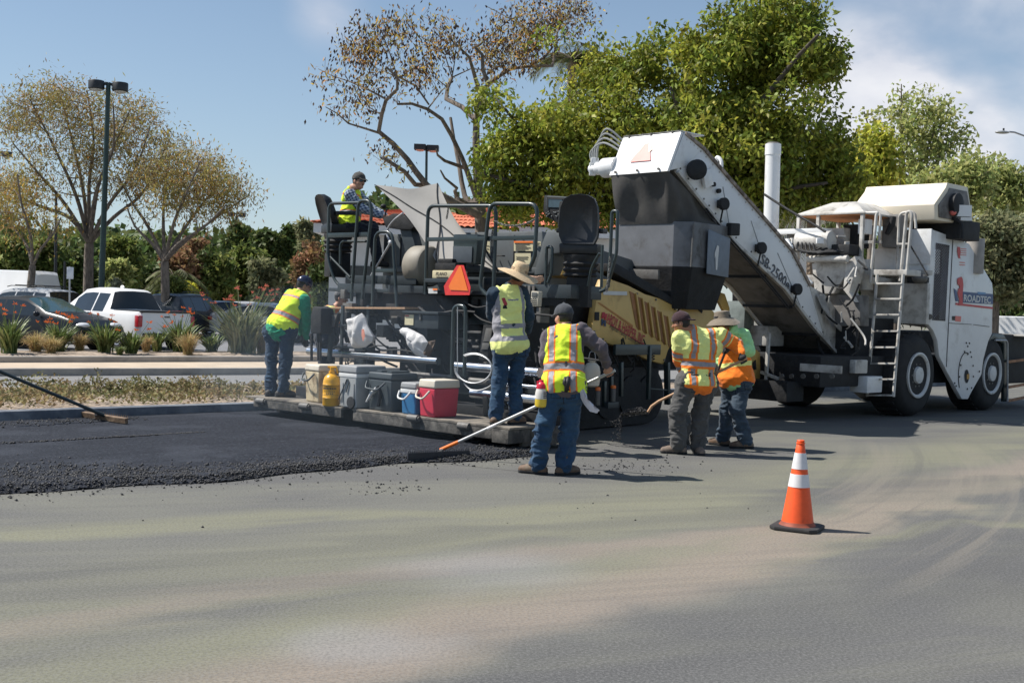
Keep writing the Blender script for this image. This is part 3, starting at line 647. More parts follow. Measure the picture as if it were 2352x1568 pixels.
bush('spiky dark shrub behind the pickup tailgate', 395, 660, 30, 47, 'mid', 141, 40, (30, 40), (.4, .04), 'spiky_shrub')
# right: light trees behind the loader
RT = [('slender pale green tree standing free against the clouds', [(605, 620, 55), (680, 640, 50), (790, 690, 60), (910, 760, 70), (640, 760, 80), (760, 850, 90), (900, 900, 100), (520, 860, 60), (420, 830, 45), (330, 820, 30), (640, 950, 110), (800, 1020, 110), (960, 1030, 80), (1060, 990, 60), (700, 1130, 120), (620, 1250, 110), (800, 1230, 100), (900, 1130, 70)], (600, 1400), 44, 'pale', 150, 230, 16),
      ('yellow-green tree right of the tall glossy tree', [(360, 990, 60), (400, 1070, 90), (330, 1150, 80), (430, 1180, 90), (330, 1270, 90), (450, 1300, 90), (250, 1320, 60)], (400, 1400), 41, 'lime', 151, 130, 40),
      ('pale tree at the right end of the skyline', [(1330, 1190, 40), (1340, 1290, 70), (1240, 1300, 90), (1400, 1350, 90), (1300, 1420, 110), (1480, 1420, 80), (1200, 1480, 110), (1400, 1520, 110), (1150, 1120, 30)], (1300, 1700), 46, 'pale', 152, 170, 45),
      ('pale tree rising behind the loader engine hood', [(1050, 1230, 60), (1120, 1270, 80), (1000, 1330, 90), (1100, 1400, 100), (950, 1420, 80), (1170, 1370, 70), (880, 1330, 80), (760, 1360, 80)], (1030, 1700), 42, 'pale', 153, 150, 42),
      ('shady olive tree low behind the loader side', [(1150, 1650, 110), (1280, 1650, 120), (1400, 1680, 110), (1200, 1800, 130), (1350, 1850, 140), (1480, 1780, 100), (1480, 1620, 80), (1250, 2000, 140), (1400, 2050, 140), (1500, 1950, 90)], (1300, 2250), 40, 'olive', 154, 210, 46)]
for lb, bs, ft, Y, m, sd, nt, nl in RT:
    q = d8(*ft); b = D(*q, Y); b[2] = 0
    xs = [(d8(x, y)) for x, y, r in bs]
    lm = [([b, D(*q, Y), D(q[0] + 2, (q[1] + xs[len(xs) // 2][1]) / 2, Y)], .16, .10)] + [LIMB(Y, I_, [q, ((q[0] + e[0]) / 2 + (e[0] - q[0]) * .12, (q[1] + e[1]) / 2 + 8), e], .08, .02, 0) for e in xs[::3]]
    make_tree('pale_tree', lb, b, lm, [(*d8(x, y), r * .312, Y, 1.3) for x, y, r in bs], sd, nt, (int(nl * .8), int(nl * 1.2)), (.20, .062), m, M_BARK, .012, .26, .5, group='light trees beyond the loader')
# a far mass of trees closing the view
R_ = np.random.RandomState(77); P = []
for i in range(300):
    x = R_.uniform(-300, 2900); Y = R_.uniform(92, 125); 
    if 860 < x < 1900: h = 505 + .035 * (x - 1176)
    else: h = (600 if x < 860 else 590) + R_.normal(0, 10) + .035 * (x - 1176) * .5
    c = D(x, h, Y); n = 110; d = rdir(R_, n) * (R_.rand(n, 1) ** .4); p = c + d * np.array([2.8, 2.5, 2.0]); P.append(p); p2 = c + d * np.array([3.2, 2.5, 2.4]) - np.array([0, 0, 3.]); P.append(p2)
P = np.vstack(P); P = P[P[:, 2] > 0]; n = len(P); V, f = leaves(P, rdir(R_, n), rdir(R_, n) + np.array([0, 0, .5]), R_.uniform(.5, 1., n), R_.uniform(.2, .35, n))
tag(mesh_obj('treeline', V, f, LM['dark'], smooth=0), 'far dark belt of trees closing the view behind the car park', 'trees', kind='stuff')
# palms
M_FROND = leafmat('palm_frond', (.13, .15, .05), (.20, .18, .09), .4, .3, .3, .6); M_PTRUNK = bark('palm_trunk', (.24, .18, .13), (.12, .09, .06))
def palm(label, x, y, Y, fl, n, seed, droopy=1.):
    R = np.random.RandomState(seed); c = D(x, y, Y); b = c.copy(); b[2] = 0
    root = thing('palm_tree', label, 'palm', b, 'palms behind the machines'); MB().tube([b, (b + c) / 2 + np.array([.1, 0, 0]), c], [.24, .2, .18], 10).build('trunk', M_PTRUNK, root, smooth=60)
    Vs = []; k = 0; mb = MB(); P = []; A = []; Ls = []
    for i in range(n):
        an = R.uniform(0, 6.28); el = R.uniform(-.2, 1.2); d = np.array([math.cos(an) * math.cos(el), math.sin(an) * math.cos(el), math.sin(el)])
        pts = []
        for s in np.linspace(0, 1, 9):
            q = c + d * fl * s + np.array([0, 0, -1.0 * droopy * fl * s * s * .75]); pts.append(q)
        mb.tube(pts, list(np.linspace(.025, .006, 9)), 4, cap=False)
        for j in range(1, 9):
            tg = pts[j] - pts[j - 1]; tg /= np.linalg.norm(tg); sd = np.cross(tg, [0, 0, 1]); sd /= np.linalg.norm(sd) + 1e-9
            for m in range(4):
                q = pts[j - 1] + (pts[j] - pts[j - 1]) * m / 4
                for sg in (-1, 1): P.append(q); A.append(tg * .7 + sd * sg + np.array([0, 0, -.55])); Ls.append(fl * .26 * (1 - .55 * abs(j / 8 - .45)))
    V, f = leaves(np.array(P), np.array(A), rdir(R, len(P)) * .2 + np.array([0, 0, 1]), np.array(Ls), np.full(len(P), .022)); mesh_obj('fronds', V, f, M_FROND, root, smooth=0); mb.build('frond_stems', M_TWIG, root)
palm('palm with hanging fronds half hidden in the tall trees', 1315, 140, 42, 2.1, 26, 1); palm('small palm with grey hanging skirt beside the white stack', 1868, 452, 36, 1.5, 34, 2, 1.5); palm('low palm clump behind the pickup truck', 400, 640, 50, 1.6, 26, 3)

# ================================================================== BUILDINGS
M_STUCCO = pm('cream_stucco', (.70, .68, .64), .9, var=.05, vs=1); M_FASCIA = pm('white_fascia', (.78, .77, .75), .7, var=.04)
def tile_mat():
    m = bpy.data.materials.new('roof_tiles'); m.use_nodes = True; t = NT(m.node_tree); b = t.n['Principled BSDF']; v = t.new('ShaderNodeTexCoord').outputs['Object']
    n = t.noise(v, 2.2, 4, .6); n2 = t.noise(v, 14, 2, .5)
    t.l.new(t.mix(t.ramp(n2, .3, .7), t.mix(t.ramp(n, .35, .65), (.52, .125, .055), (.40, .085, .04)), (.58, .19, .10)), b.inputs['Base Color']); b.inputs['Roughness'].default_value = .85; return m
M_TILE = tile_mat(); M_WIN = pm('dark_window', (.03, .035, .04), .15, var=.2)
def building(name, label, x0, x1, ye, yr, Y, depth, over=.7):
    """hip roofed block: eave line at picture height ye, ridge at yr, front wall at distance Y"""
    p0 = D(x0, ye, Y); p1 = D(x1, ye, Y); ze = (p0[2] + p1[2]) / 2; xm = (x0 + x1) / 2; zr = D(xm, yr, Y + depth / 2)[2]
    ax, bx = p0[0], p1[0]; root = thing(name, label, 'building', ((ax + bx) / 2, Y, 0)); o = over
    MB().hexa([(ax + o, Y + o, 0), (bx - o, Y + o, 0), (bx - o, Y + depth - o, 0), (ax + o, Y + depth - o, 0), (ax + o, Y + o, ze - .45), (bx - o, Y + o, ze - .45), (bx - o, Y + depth - o, ze - .45), (ax + o, Y + depth - o, ze - .45)]).build('wall', M_STUCCO, root, smooth=0)
    MB().hexa([(ax, Y, ze - .44), (bx, Y, ze - .44), (bx, Y + depth, ze - .44), (ax, Y + depth, ze - .44), (ax, Y, ze), (bx, Y, ze), (bx, Y + depth, ze), (ax, Y + depth, ze)]).build('fascia', M_FASCIA, root, smooth=0)
    ins = min(depth / 2, (bx - ax) / 2 - .2); mid = Y + depth / 2; e = .12
    c = [np.array(q, float) for q in [(ax - e, Y - e, ze + .005), (bx + e, Y - e, ze + .005), (bx + e, Y + depth + e, ze + .005), (ax - e, Y + depth + e, ze + .005), (ax + ins, mid, zr), (bx - ins, mid, zr)]]
    mb = MB()
    def slope(bl, br, tl, tr):      # a roof plane of tile rows with rounded ribs
        n = max(4, int(np.linalg.norm(br - bl) / .30)); k = 6; vs = []; fs = []
        nrm = np.cross(br - bl, tl - bl); nrm /= np.linalg.norm(nrm); w = n * 4
        for i in range(k * 2):
            s = (i + 1) // 2 / k; step = .05 if i % 2 == 0 else 0.
            for j in range(w + 1):
                u_ = j / w; p = (bl * (1 - u_) + br * u_) * (1 - s) + (tl * (1 - u_) + tr * u_) * s
                vs.append(p + nrm * (.07 * abs(math.sin(math.pi * n * u_)) + step))
        for i in range(k * 2 - 1):
            for j in range(w): fs.append((i * (w + 1) + j, i * (w + 1) + j + 1, (i + 1) * (w + 1) + j + 1, (i + 1) * (w + 1) + j))
        mb.add(vs, fs)
    slope(c[0], c[1], c[4], c[5]); slope(c[3], c[0], c[4], c[4]); slope(c[1], c[2], c[5], c[5]); slope(c[2], c[3], c[5], c[4])
    mb.build('roof', M_TILE, root, smooth=30)
    n = int((bx - ax) / 3)
    for i in range(n):
        xx = ax + (i + .7) * (bx - ax) / n; MB().box((xx, Y + o - .02, ze * .5), (1.4, .06, 1.5)).build('window', M_WIN, root, smooth=0)
    return root
building('tiled_house', 'low cream building with red tiled hip roof behind the seated operator', 720, 1180, 520, 478, 56, 9)
building('tiled_hall', 'taller cream hall with red tiled roof showing between the trunks', 1030, 1480, 522, 440, 60, 12)
building('white_annex', 'white annex with red tiled edge behind the white exhaust stack', 1795, 1930, 482, 462, 58, 8)

# ================================================================== LAMP POSTS AND SIGN
M_GREEN = pm('dark_green_paint', (.018, .045, .042), .45, var=.15, vs=5); M_BLKMET = pm('black_metal', (.022, .024, .026), .5, var=.2); M_LENS = pm('lamp_glass', (.55, .55, .52), .3, var=.05)
M_GALV = pm('galvanised_steel', (.42, .43, .44), .5, .6, var=.1, c2=(.3, .3, .31), amt=.4)
def lamp(label, base, top, hr, hh, gap, square=False, turn=0., m=M_GREEN, pole=.1):
    root = thing('lamp_post', label, 'street lamp', base, 'double headed car park lamps'); b = Vector(base); t_ = Vector(top)
    MB().tube([b, b + (t_ - b) * .02, t_], [pole * 1.1, pole * 1.05, pole * .72], 14).tube([b, b + Vector((0, 0, .5))], pole * 1.9, 14).build('pole', m, root)
    d = Vector((math.cos(turn), math.sin(turn), 0))
    for s in (-1, 1):
        c = t_ + d * s * (gap + hr) - Vector((0, 0, hh * .3)); mb = MB()
        if square: mb.box(c, (hr * 2, hr * 2, hh))
        else: mb.lathe([(hr * .9, -hh / 2), (hr, -hh / 2 + .02), (hr, hh / 2 - .03), (hr * .94, hh / 2), (0, hh / 2 + .02)], c, n=28)
        mb.bar(t_, c, .08, .10); h = mb.build('lamp_head', M_BLKMET, root)
        MB().lathe([(hr * .8, 0), (hr * .55, -.06), (0, -.09)], c - Vector((0, 0, hh / 2 + .002)), n=20).build('lens', M_LENS, h)
b = D(231, 700, 44); tp = D(249, 192, 44); b[2] = .05; lamp('tall dark green double lamp standing behind the white pickup', b, tp, .29, .32, .13, turn=.35, pole=.115)
b = D(535, 700, 88); tp = D(544, 490, 88); b[2] = 0; lamp('distant slim double lamp above the dark estate car', b, tp, .27, .3, .12, turn=.3, pole=.09)
b = D(977, 700, 62); tp = D(980, 336, 62); b[2] = 0; lamp('double lamp with square heads among the bare branches', b, tp, .30, .28, .05, square=True, turn=.35, pole=.09)
b = D(-3, 700, 70); tp = D(-2, 350, 70); b[2] = 0; lamp('double lamp cut by the left edge of the view', b, tp, .3, .3, .12, turn=.3, pole=.09)
# cobra-head street light reaching in from the right
b = D(2420, 800, 48); b[2] = 0; tp = D(2420, 330, 48)
root = thing('street_light', 'pale street light arm reaching in from the right edge of the view', 'street light', b)
MB().tube([b, tp], [.12, .08], 10).build('pole', M_GALV, root)
MB().tube([D(2420, 335, 48), D(2385, 322, 48), D(2352, 312, 47.6), D(2330, 304, 47.3), D(2318, 303, 47.2)], .035, 8).build('arm', M_GALV, root)
c = D(2302, 304, 47.1); h = MB().ball(c, (.30, .14, .065), 14, 8).build('lamp_head', M_GALV, root); MB().tube([c + np.array([.05, 0, .06]), c + np.array([.05, 0, .16])], .04, 8).build('photocell', M_BLKMET, h)
# back of a parking sign
p = D(162, 690, 40); p[2] = 0; t_ = D(160, 612, 40); root = thing('parking_sign', 'back of a white sign plate on a thin post among parked cars', 'sign', p)
MB().tube([p, t_], .03, 8).build('post', M_GALV, root); c = D(161, 627, 39.95); MB().box(c, (.23, .012, .40)).build('sign_plate', pm('sign_back', (.62, .63, .66), .5, .2), root, bevel=.004)
for x, yt, Y in ((128, 560, 55), (148, 600, 60)):
    p = D(x, 690, Y); p[2] = 0; root = thing('bare_pole', 'thin dark pole rising from the car park' if x < 140 else 'short thin dark pole behind the sign plate', 'pole', p, None); MB().tube([p, D(x + 1, yt - (120 if x < 140 else 0), Y)], [.09, .06], 8).build('shaft', M_BLKMET, root)

# ================================================================== PAVER
c3 = lambda x, y: (564.5 + .24 * x, 376.3 + .24 * y); c4 = lambda x, y: (564.5 + .258 * x, 611.5 + .258 * y); c5 = lambda x, y: (893.8 + .27 * x, 376.3 + .27 * y)
c6 = lambda x, y: (940.8 + .288 * x, 658.6 + .288 * y); c7 = lambda x, y: (1317.1 + .27 * x, 282.2 + .27 * y); c8 = lambda x, y: (1317.1 + .27 * x, 658.6 + .27 * y)
e3 = lambda x, y: (733.8 + .15 * x, 376.3 + .15 * y); e6 = lambda x, y: (696.2 + .15 * x, 611.5 + .15 * y); e8 = lambda x, y: (1176 + .168 * x, 413.9 + .168 * y)
h1 = lambda x, y: (1364.2 + .084 * x, 696.2 + .084 * y); h6 = lambda x, y: (677.4 + .164 * x, 827.9 + .164 * y); h7 = lambda x, y: (903.2 + .162 * x, 686.8 + .162 * y)
FR_M = (MO, MU, MR)
_th = rad(41); FR_P = (np.array([-.005, 13.219, 0.]), np.array([math.sin(_th), math.cos(_th), 0]), np.array([math.cos(_th), -math.sin(_th), 0]))
FR_T = (FR_P[0] + FR_P[1] * .25, FR_P[1], FR_P[2])      # tractor, a little ahead of the screed
def frame(fr):
    global MO, MU, MR
    MO, MU, MR = fr
frame(FR_P)
def TA(cv, pts, a): return [WA(*cv(*p), a) for p in pts]
def TB(cv, pts, b): return [WB(*cv(*p), b) for p in pts]
def smooth_path(pts, r=.06, n=5):
    """round the corners of a polyline"""
    P = [np.asarray(q, float) for q in pts]; out = [P[0]]
    for i in range(1, len(P) - 1):
        a, b, c = P[i - 1], P[i], P[i + 1]; l1 = np.linalg.norm(a - b); l2 = np.linalg.norm(c - b); k = min(r, l1 * .45, l2 * .45)
        s = b + (a - b) / l1 * k; e = b + (c - b) / l2 * k
        for j in range(n + 1):
            u_ = j / n; out.append((1 - u_) ** 2 * s + 2 * u_ * (1 - u_) * b + u_ * u_ * e)
    return out + [P[-1]]
M_MGREY = pm('machine_grey', (.026, .036, .042), .5, var=.15, vs=4, c2=(.06, .06, .058), amt=.28, c2s=5, coat=.1)
M_RAIL = pm('rail_paint', (.022, .036, .038), .38, var=.15, vs=5, c2=(.11, .11, .10), amt=.2, c2s=14, coat=.2)
M_HOOD = pm('hood_grey', (.115, .127, .130), .5, var=.06, vs=2, c2=(.085, .088, .086), amt=.4, c2s=2.2)
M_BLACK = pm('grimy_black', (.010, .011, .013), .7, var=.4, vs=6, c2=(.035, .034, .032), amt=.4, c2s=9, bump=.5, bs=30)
M_RUBBER = pm('black_rubber', (.02, .02, .021), .75, var=.25, vs=8, c2=(.06, .058, .055), amt=.35, c2s=4)
M_YEL = pm('machine_yellow', (.60, .395, .12), .5, var=.07, vs=2.2, c2=(.36, .23, .085), amt=.36, c2s=2.6, coat=.15)
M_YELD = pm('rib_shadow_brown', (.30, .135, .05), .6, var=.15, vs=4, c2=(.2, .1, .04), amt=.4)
M_CHROME = pm('polished_steel', (.50, .54, .60), .24, 1., var=.06, vs=5, c2=(.32, .33, .34), amt=.30, c2s=7)
M_STEEL = pm('scuffed_steel', (.17, .165, .155), .6, .4, var=.2, vs=6, c2=(.12, .11, .10), amt=.45, c2s=6)
M_DECK = pm('tarred_deck', (.235, .205, .165), .85, var=.2, vs=5, c2=(.075, .07, .065), amt=.46, c2s=3.5, bump=.4, bs=40)
M_DECKE = pm('tarred_edge', (.13, .12, .105), .85, var=.3, vs=8, c2=(.05, .048, .045), amt=.5, c2s=7, bump=.6, bs=30)
M_CANV = pm('grey_canvas', (.44, .42, .385), .9, var=.06, vs=2, c2=(.40, .33, .26), amt=.30, c2s=1.5, trans=.12, bump=.2, bs=6)
M_LABEL = pm('cream_label', (.62, .56, .36), .6, var=.06); M_LABELW = pm('white_label', (.62, .62, .60), .6, var=.06); M_INK = pm('dark_ink', (.06, .055, .05), .7); M_REDINK = pm('red_ink', (.42, .035, .045), .6, var=.1); M_BLUINK = pm('navy_ink', (.03, .05, .11), .6, var=.1)
M_ORANGE = pm('orange_film', (.95, .22, .04), .35, var=.06, vs=3); M_REDF = pm('red_reflector', (.75, .05, .045), .3, var=.1, vs=10)
M_SEAT = pm('seat_vinyl', (.012, .014, .017), .45, var=.3, vs=6, bump=.3, bs=20); M_WHITE = pm('white_paint', (.74, .74, .73), .45, var=.04, vs=1.5, c2=(.52, .50, .47), amt=.30, c2s=3.2, coat=.15)
M_WOOD = pm('raw_board', (.42, .26, .15), .85, var=.2, vs=6, stretch=(1, 8, 1)); M_SCREEN = pm('screen_glass', (.05, .08, .10), .12, var=.2)

PV = thing('asphalt_paver', 'tracked asphalt paver with grey engine hood, yellow hopper side and long rear screed', 'paver', W(2, -2.6, 0))
B = lambda mb, name, m, bev=.006, par=None, sm=40: mb.build(name, m, par or PV, bevel=bev, smooth=sm)
# screed footboard in two leaves, hinge knuckles on its edge
SPL = PA(784, 940, 0.)[1]
mb = MB(); mb.mbox(0, .62, -4.90, SPL, .275, .30); f1 = B(mb, 'footboard', M_DECK, .004); mb = MB(); mb.mbox(.004, .05, -4.72, SPL - .01, .165, .274); B(mb, 'edge_plate', M_DECKE, .004, f1)
mb = MB(); mb.mbox(.02, .76, SPL + .19, 0, .275, .302); f2 = B(mb, 'footboard', M_DECK, .004); mb = MB(); mb.mbox(.024, .07, SPL + .2, -.01, .15, .274); B(mb, 'edge_plate', M_DECKE, .004, f2)
for x, y in [(105, 1195), (490, 1240), (1450, 1345)]:
    p = WA(*c4(x, y), .0); mb = MB(); mb.tube([p, p + MR * .17], .045, 12); mb.tube([p + MR * .17, p + MR * .19], .03, 10); B(mb, 'hinge_knuckle', M_STEEL, 0)
p = WA(*c6(395, 1105), .02); mb = MB(); mb.tube([p, p + MR * .17], .045, 12); B(mb, 'hinge_knuckle', M_STEEL, 0)
mb = MB(); mb.mbox(.50, 1.15, -4.85, -.12, .06, .25); mb.mbox(.80, 1.15, -4.8, -.15, .25, .42); B(mb, 'screed_plate', M_BLACK, .01)
mb = MB(); mb.mbox(.012, .40, -.26, -.012, .115, .272); mb.mbox(.3, 1.3, -.10, -.05, .06, .27); B(mb, 'end_gate', M_DECKE, .01)
# polished extension tubes
def hz(cv, p, q, a): 
    A_, B_ = PA(*cv(*p), a), PA(*cv(*q), a); z = (A_[2] + B_[2]) / 2; return [W(a, A_[1], z), W(a, B_[1], z)]
for nm, cv, p, q, a, r, m in [('extension_tube', h7, (-1200, 715), (640, 905), .95, .052, M_CHROME), ('extension_tube', h7, (860, 945), (2080, 1045), .90, .062, M_CHROME), ('extension_tube', h7, (1120, 1335), (2090, 1430), .80, .062, M_CHROME),
                          ('slim_rod', h7, (1560, 1205), (2040, 1245), .75, .022, M_CHROME), ('slim_rod', h7, (1090, 1150), (1500, 1195), .85, .042, M_STEEL), ('slim_rod', h7, (190, 1048), (860, 1110), .85, .028, M_STEEL)]:
    mb = MB(); mb.tube(hz(cv, p, q, a), r, 16); B(mb, nm, m, 0)
frame(FR_T)
# dark rear bulk of the tractor: wall plates, cross beams, brackets, hoses
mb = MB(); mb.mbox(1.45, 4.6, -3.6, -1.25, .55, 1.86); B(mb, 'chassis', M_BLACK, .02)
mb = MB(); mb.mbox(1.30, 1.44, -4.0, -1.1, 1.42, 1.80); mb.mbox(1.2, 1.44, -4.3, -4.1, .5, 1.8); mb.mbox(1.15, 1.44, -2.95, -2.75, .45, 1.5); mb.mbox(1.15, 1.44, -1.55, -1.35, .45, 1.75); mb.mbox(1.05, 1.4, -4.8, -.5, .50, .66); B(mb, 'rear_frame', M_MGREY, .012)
R_ = np.random.RandomState(12); mb = MB(); mb2 = MB()
for i in range(46):
    b_ = R_.uniform(-4.6, -.75); z = R_.uniform(.7, 1.75); a = R_.uniform(1.0, 1.4); w = R_.uniform(.04, .22); h = R_.uniform(.03, .2); k_ = R_.rand() < .7; mb = MB(); mb.mbox(a, a + R_.uniform(.04, .2), b_, b_ + w, z, z + h); B(mb, 'valve_block' if k_ else 'bracket_plate', M_BLACK if k_ else M_STEEL, .005)
mb = MB()
for i in range(34):
    b_ = R_.uniform(-4.6, -.7); z = R_.uniform(.75, 1.8); l = R_.uniform(.25, 1.1); dz = R_.uniform(-.7, .1); a = R_.uniform(.95, 1.35)
    p = [W(a, b_, z), W(a - .08, b_ + l * .3, z + dz * .2 - .08), W(a - .05, b_ + l * .7, z + dz * .8), W(a, b_ + l, z + dz)]; mb.tube(resample(p, .08), R_.uniform(.008, .018), 6)
B(mb, 'hydraulic_hoses', M_RUBBER, 0)
mb = MB()
for x0, y0, x1, y1 in [(1060, 450, 1250, 480), (1050, 560, 1110, 620), (1130, 660, 1220, 690), (1180, 540, 1200, 640), (1050, 770, 1130, 785), (1240, 830, 1330, 860), (1330, 180, 1390, 215), (1290, 900, 1420, 915)]:
    mb = MB(); p, q = hz(h7, (x0, y0), (x1, y1), 1.02); mb.bar(p, q, .03, .03); B(mb, 'bare_fitting', M_STEEL, .003)
# tilted control panel left of the straw hat worker
mb = MB(); mb.sheet(TA(h7, [(1280, 365), (1420, 370), (1330, 860), (1210, 855)], .92), .05); pn = B(mb, 'control_panel', M_BLACK, .004)
mb = MB(); mb.sheet(TA(h7, [(1315, 410), (1405, 412), (1370, 605), (1275, 600)], .905), .012); mb.sheet(TA(h7, [(1265, 620), (1365, 622), (1335, 715), (1245, 712)], .905), .012); B(mb, 'panel_faces', M_STEEL, .002, pn)
# stand box and tilted keypad by the far end of the screed
frame(FR_P)
mb = MB(); P = TA(e6, [(112, 1030), (270, 1035), (275, 640), (150, 612), (112, 760)], .35); mb.prism(P, MU * .22); eb = B(mb, 'end_control_box', M_BLACK, .02)
for x in (128, 232, 262): mb = MB(); mb.bar(WA(*e6(x, 1030), .42), WA(*e6(x + 2, 1440), .42), .028, .028); B(mb, 'box_leg', M_BLACK, .003, eb)
mb = MB(); P = TA(e6, [(388, 935), (480, 945), (532, 720), (425, 712)], .55); mb.prism(P, MU * .06); kb = B(mb, 'tilted_keypad', M_BLACK, .008); mb = MB(); P = TA(e6, [(398, 925), (478, 930), (522, 745), (432, 740)], .545); mb.sheet(P, .006, nrm=-MU); B(mb, 'keypad_face', M_STEEL, .002, kb); mb = MB(); mb.bar(WA(*e6(440, 940), .58), WA(*e6(400, 1450), .58), .05, .05); B(mb, 'keypad_post', M_MGREY, .004, kb)
frame(FR_T)
# chains, step ladder with two rungs
mb = MB(); mb.bar(WA(*e6(610, 600), .75), WA(*e6(578, 1570), .75), .05, .03); mb.bar(WA(*e6(1000, 600), .85), WA(*e6(965, 1530), .85), .05, .03)
for y, x0, x1 in ((912, 560, 985), (1245, 540, 975)): p, q = hz(e6, (x0, y), (x1, y), .72); mb.bar(p, q, .16, .025)
B(mb, 'step_ladder', M_MGREY, .004)
mb = MB()
for x in (690, 800, 930):
    for k in range(9):
        p = WA(*e6(x + 6 * math.sin(k * 2.1), 1290 + 30 * k), .8); mb.tube([p, p - np.array([0, 0, .028])], .012, 6)
B(mb, 'chain', M_STEEL, 0)
# tool chest bolted under the deck
b0 = PA(*h7(170, 320), .70)[1]; b1 = PA(*h7(640, 320), .70)[1]; zt = PA(*h7(400, 215), .70)[2]; zb = PA(*h7(400, 415), .7)[2]
mb = MB(); mb.mbox(.70, 1.28, b0, b1, zb, zt); tb_ = B(mb, 'tool_chest', M_MGREY, .012)
mb = MB(); mb.mbox(.66, 1.30, b0 - .03, b1 + .03, zt + .003, zt + .04); B(mb, 'lid', M_MGREY, .01, tb_)
mb = MB(); mb.mbox(.69, .699, b0 + .0, b0 + .165, zt - .15, zt - .01); lb = B(mb, 'label', M_LABEL, 0, tb_)
mb = MB(); mb.mbox(.686, .6895, b0 + .01, b0 + .08, zt - .035, zt - .018); B(mb, 'label_band', M_REDINK, 0, tb_)
mb = MB(); mb.mbox(.68, .699, (b0 + b1) / 2 - .03, (b0 + b1) / 2, zt - .08, zt); B(mb, 'latch', M_STEEL, .003, tb_)
# operator deck
DZ = 1.86
mb = MB(); mb.mbox(1.15, 3.0, -4.85, -1.55, DZ - .05, DZ); B(mb, 'deck_floor', M_MGREY, .006)
mb = MB(); p, q = hz(c3, (890, 1190), (1215, 1190), 1.12); mb.bar(p, q, .05, .13); p, q = hz(c3, (1375, 1200), (1710, 1200), 1.12); mb.bar(p, q, .05, .10); p, q = hz(c3, (965, 1110), (1640, 1110), 1.3); mb.bar(p, q, .05, .12); B(mb, 'deck_beam', M_MGREY, .006)
p, q = PA(*c5(1255, 1035), 1.2), PA(*c5(1548, 1060), 1.2)
RZ = (p[2] + q[2]) / 2 + .03; rb0, rb1 = p[1] - .35, q[1]
mb = MB(); mb.mbox(1.2, 1.83, rb0, rb1, RZ - .17, RZ); B(mb, 'side_platform', M_MGREY, .008)
mb = MB(); [mb.mbox(1.17, 1.19, rb0 + .02 + i * .07, rb0 + .06 + i * .07, RZ - .26, RZ - .02) for i in range(5)]; B(mb, 'vent_slats', M_STEEL, .002)
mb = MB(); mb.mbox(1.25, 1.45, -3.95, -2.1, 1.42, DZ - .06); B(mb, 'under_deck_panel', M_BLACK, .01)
# hood
zt_ = PA(*c5(1000, 572), 2.2)[2]; hb0 = PA(*c5(-50, 600), 2.2)[1]; hb1 = PA(*c5(1300, 600), 2.2)[1]
mb = MB(); mb.hexa([W(2.2, hb0, DZ), W(2.2, hb1 + .1, DZ), W(4.9, hb1 + .1, DZ - .2), W(4.9, hb0, DZ - .2), W(2.2, hb0, zt_), W(2.2, hb1, zt_), W(4.9, hb1, zt_ - .35), W(4.9, hb0, zt_ - .35)]); hd = B(mb, 'engine_hood', M_HOOD, .04)
mb = MB(); mb.mbox(2.12, 2.19, hb0 + .05, hb1 + .08, DZ + .28, DZ + .36); B(mb, 'seam_strip', M_HOOD, .01, hd)
mb = MB(); c_ = WA(*c3(1700, 980), 1.5); mb.lathe([(.0, -.16), (.27, -.16), (.29, -.13), (.29, .13), (.27, .16), (0, .16)], c_, MR, 28); B(mb, 'heat_drum', pm('tan_drum', (.26, .235, .19), .6, var=.08), 0)
for b_ in np.linspace(hb0 + .4, hb1 - .5, 4): mb = MB(); mb.mbox(2.188, 2.198, b_, b_ + .015, DZ + .38, zt_ - .06); B(mb, 'panel_seam', M_BLACK, 0, hd)
for b_ in np.linspace(hb0 + .25, hb1 - .35, 5):
    p = W(2.19, b_, zt_ - .10); mb = MB(); mb.tube([p, p - MU * .015], .014, 8); B(mb, 'bolt', M_STEEL, 0, hd)
mb = MB(); p = W(2.17, hb1 - .8, DZ + .52); mb.tube(smooth_path([p, p - MU * .05, p - MU * .05 + MR * .16, p + MR * .16], .02), .01, 6); B(mb, 'grab_handle', M_BLACK, 0, hd)
mb = MB(); mb.mbox(1.6, 2.18, -2.9, -1.7, DZ, DZ + .2); B(mb, 'dash_base', M_MGREY, .02)
# safety placards on the hood
for (x0, y0, x1, y1) in [(1062, 657, 1224, 742), (1070, 760, 1205, 905), (830, 660, 858, 760), (1236, 660, 1290, 695)]:
    P = TA(c5, [(x0, y1), (x1, y1), (x1, y0), (x0, y0)], 2.115 if y0 > 700 else 2.17); mb = MB(); mb.sheet(P, .004, nrm=-MU); pl = B(mb, 'placard', M_LABEL, 0)
    mb = MB(); n = 7 if x1 - x0 > 100 else 3; e = P[1] - P[0]; up = P[3] - P[0]
    for k in range(n):
        y = .12 + .76 * k / n; s = P[0] + e * .1 + up * y - MU * .009; mb.bar(s, s + e * (.5 + .3 * math.sin(k * 2.3) ** 2), .002, .008)
    B(mb, 'print_lines', M_INK, 0, pl)
P = TA(c5, [(1062, 672), (1224, 672), (1224, 657), (1062, 657)], 2.16); mb = MB(); mb.sheet(P, .003, nrm=-MU); B(mb, 'placard_band', M_ORANGE, 0)
for x0, y0 in ((335, 1060), (-5, 0)):
    if y0: P = TA(c5, [(x0, y0 + 42), (x0 + 76, y0 + 42), (x0 + 76, y0), (x0, y0)], 1.09); mb = MB(); mb.sheet(P, .004, nrm=-MU); B(mb, 'placard', M_LABELW, 0); P = TA(c5, [(x0 + 36, y0 + 14), (x0 + 76, y0 + 14), (x0 + 76, y0), (x0 + 36, y0)], 1.08); mb = MB(); mb.sheet(P, .003, nrm=-MU); B(mb, 'placard_band', M_ORANGE, 0)
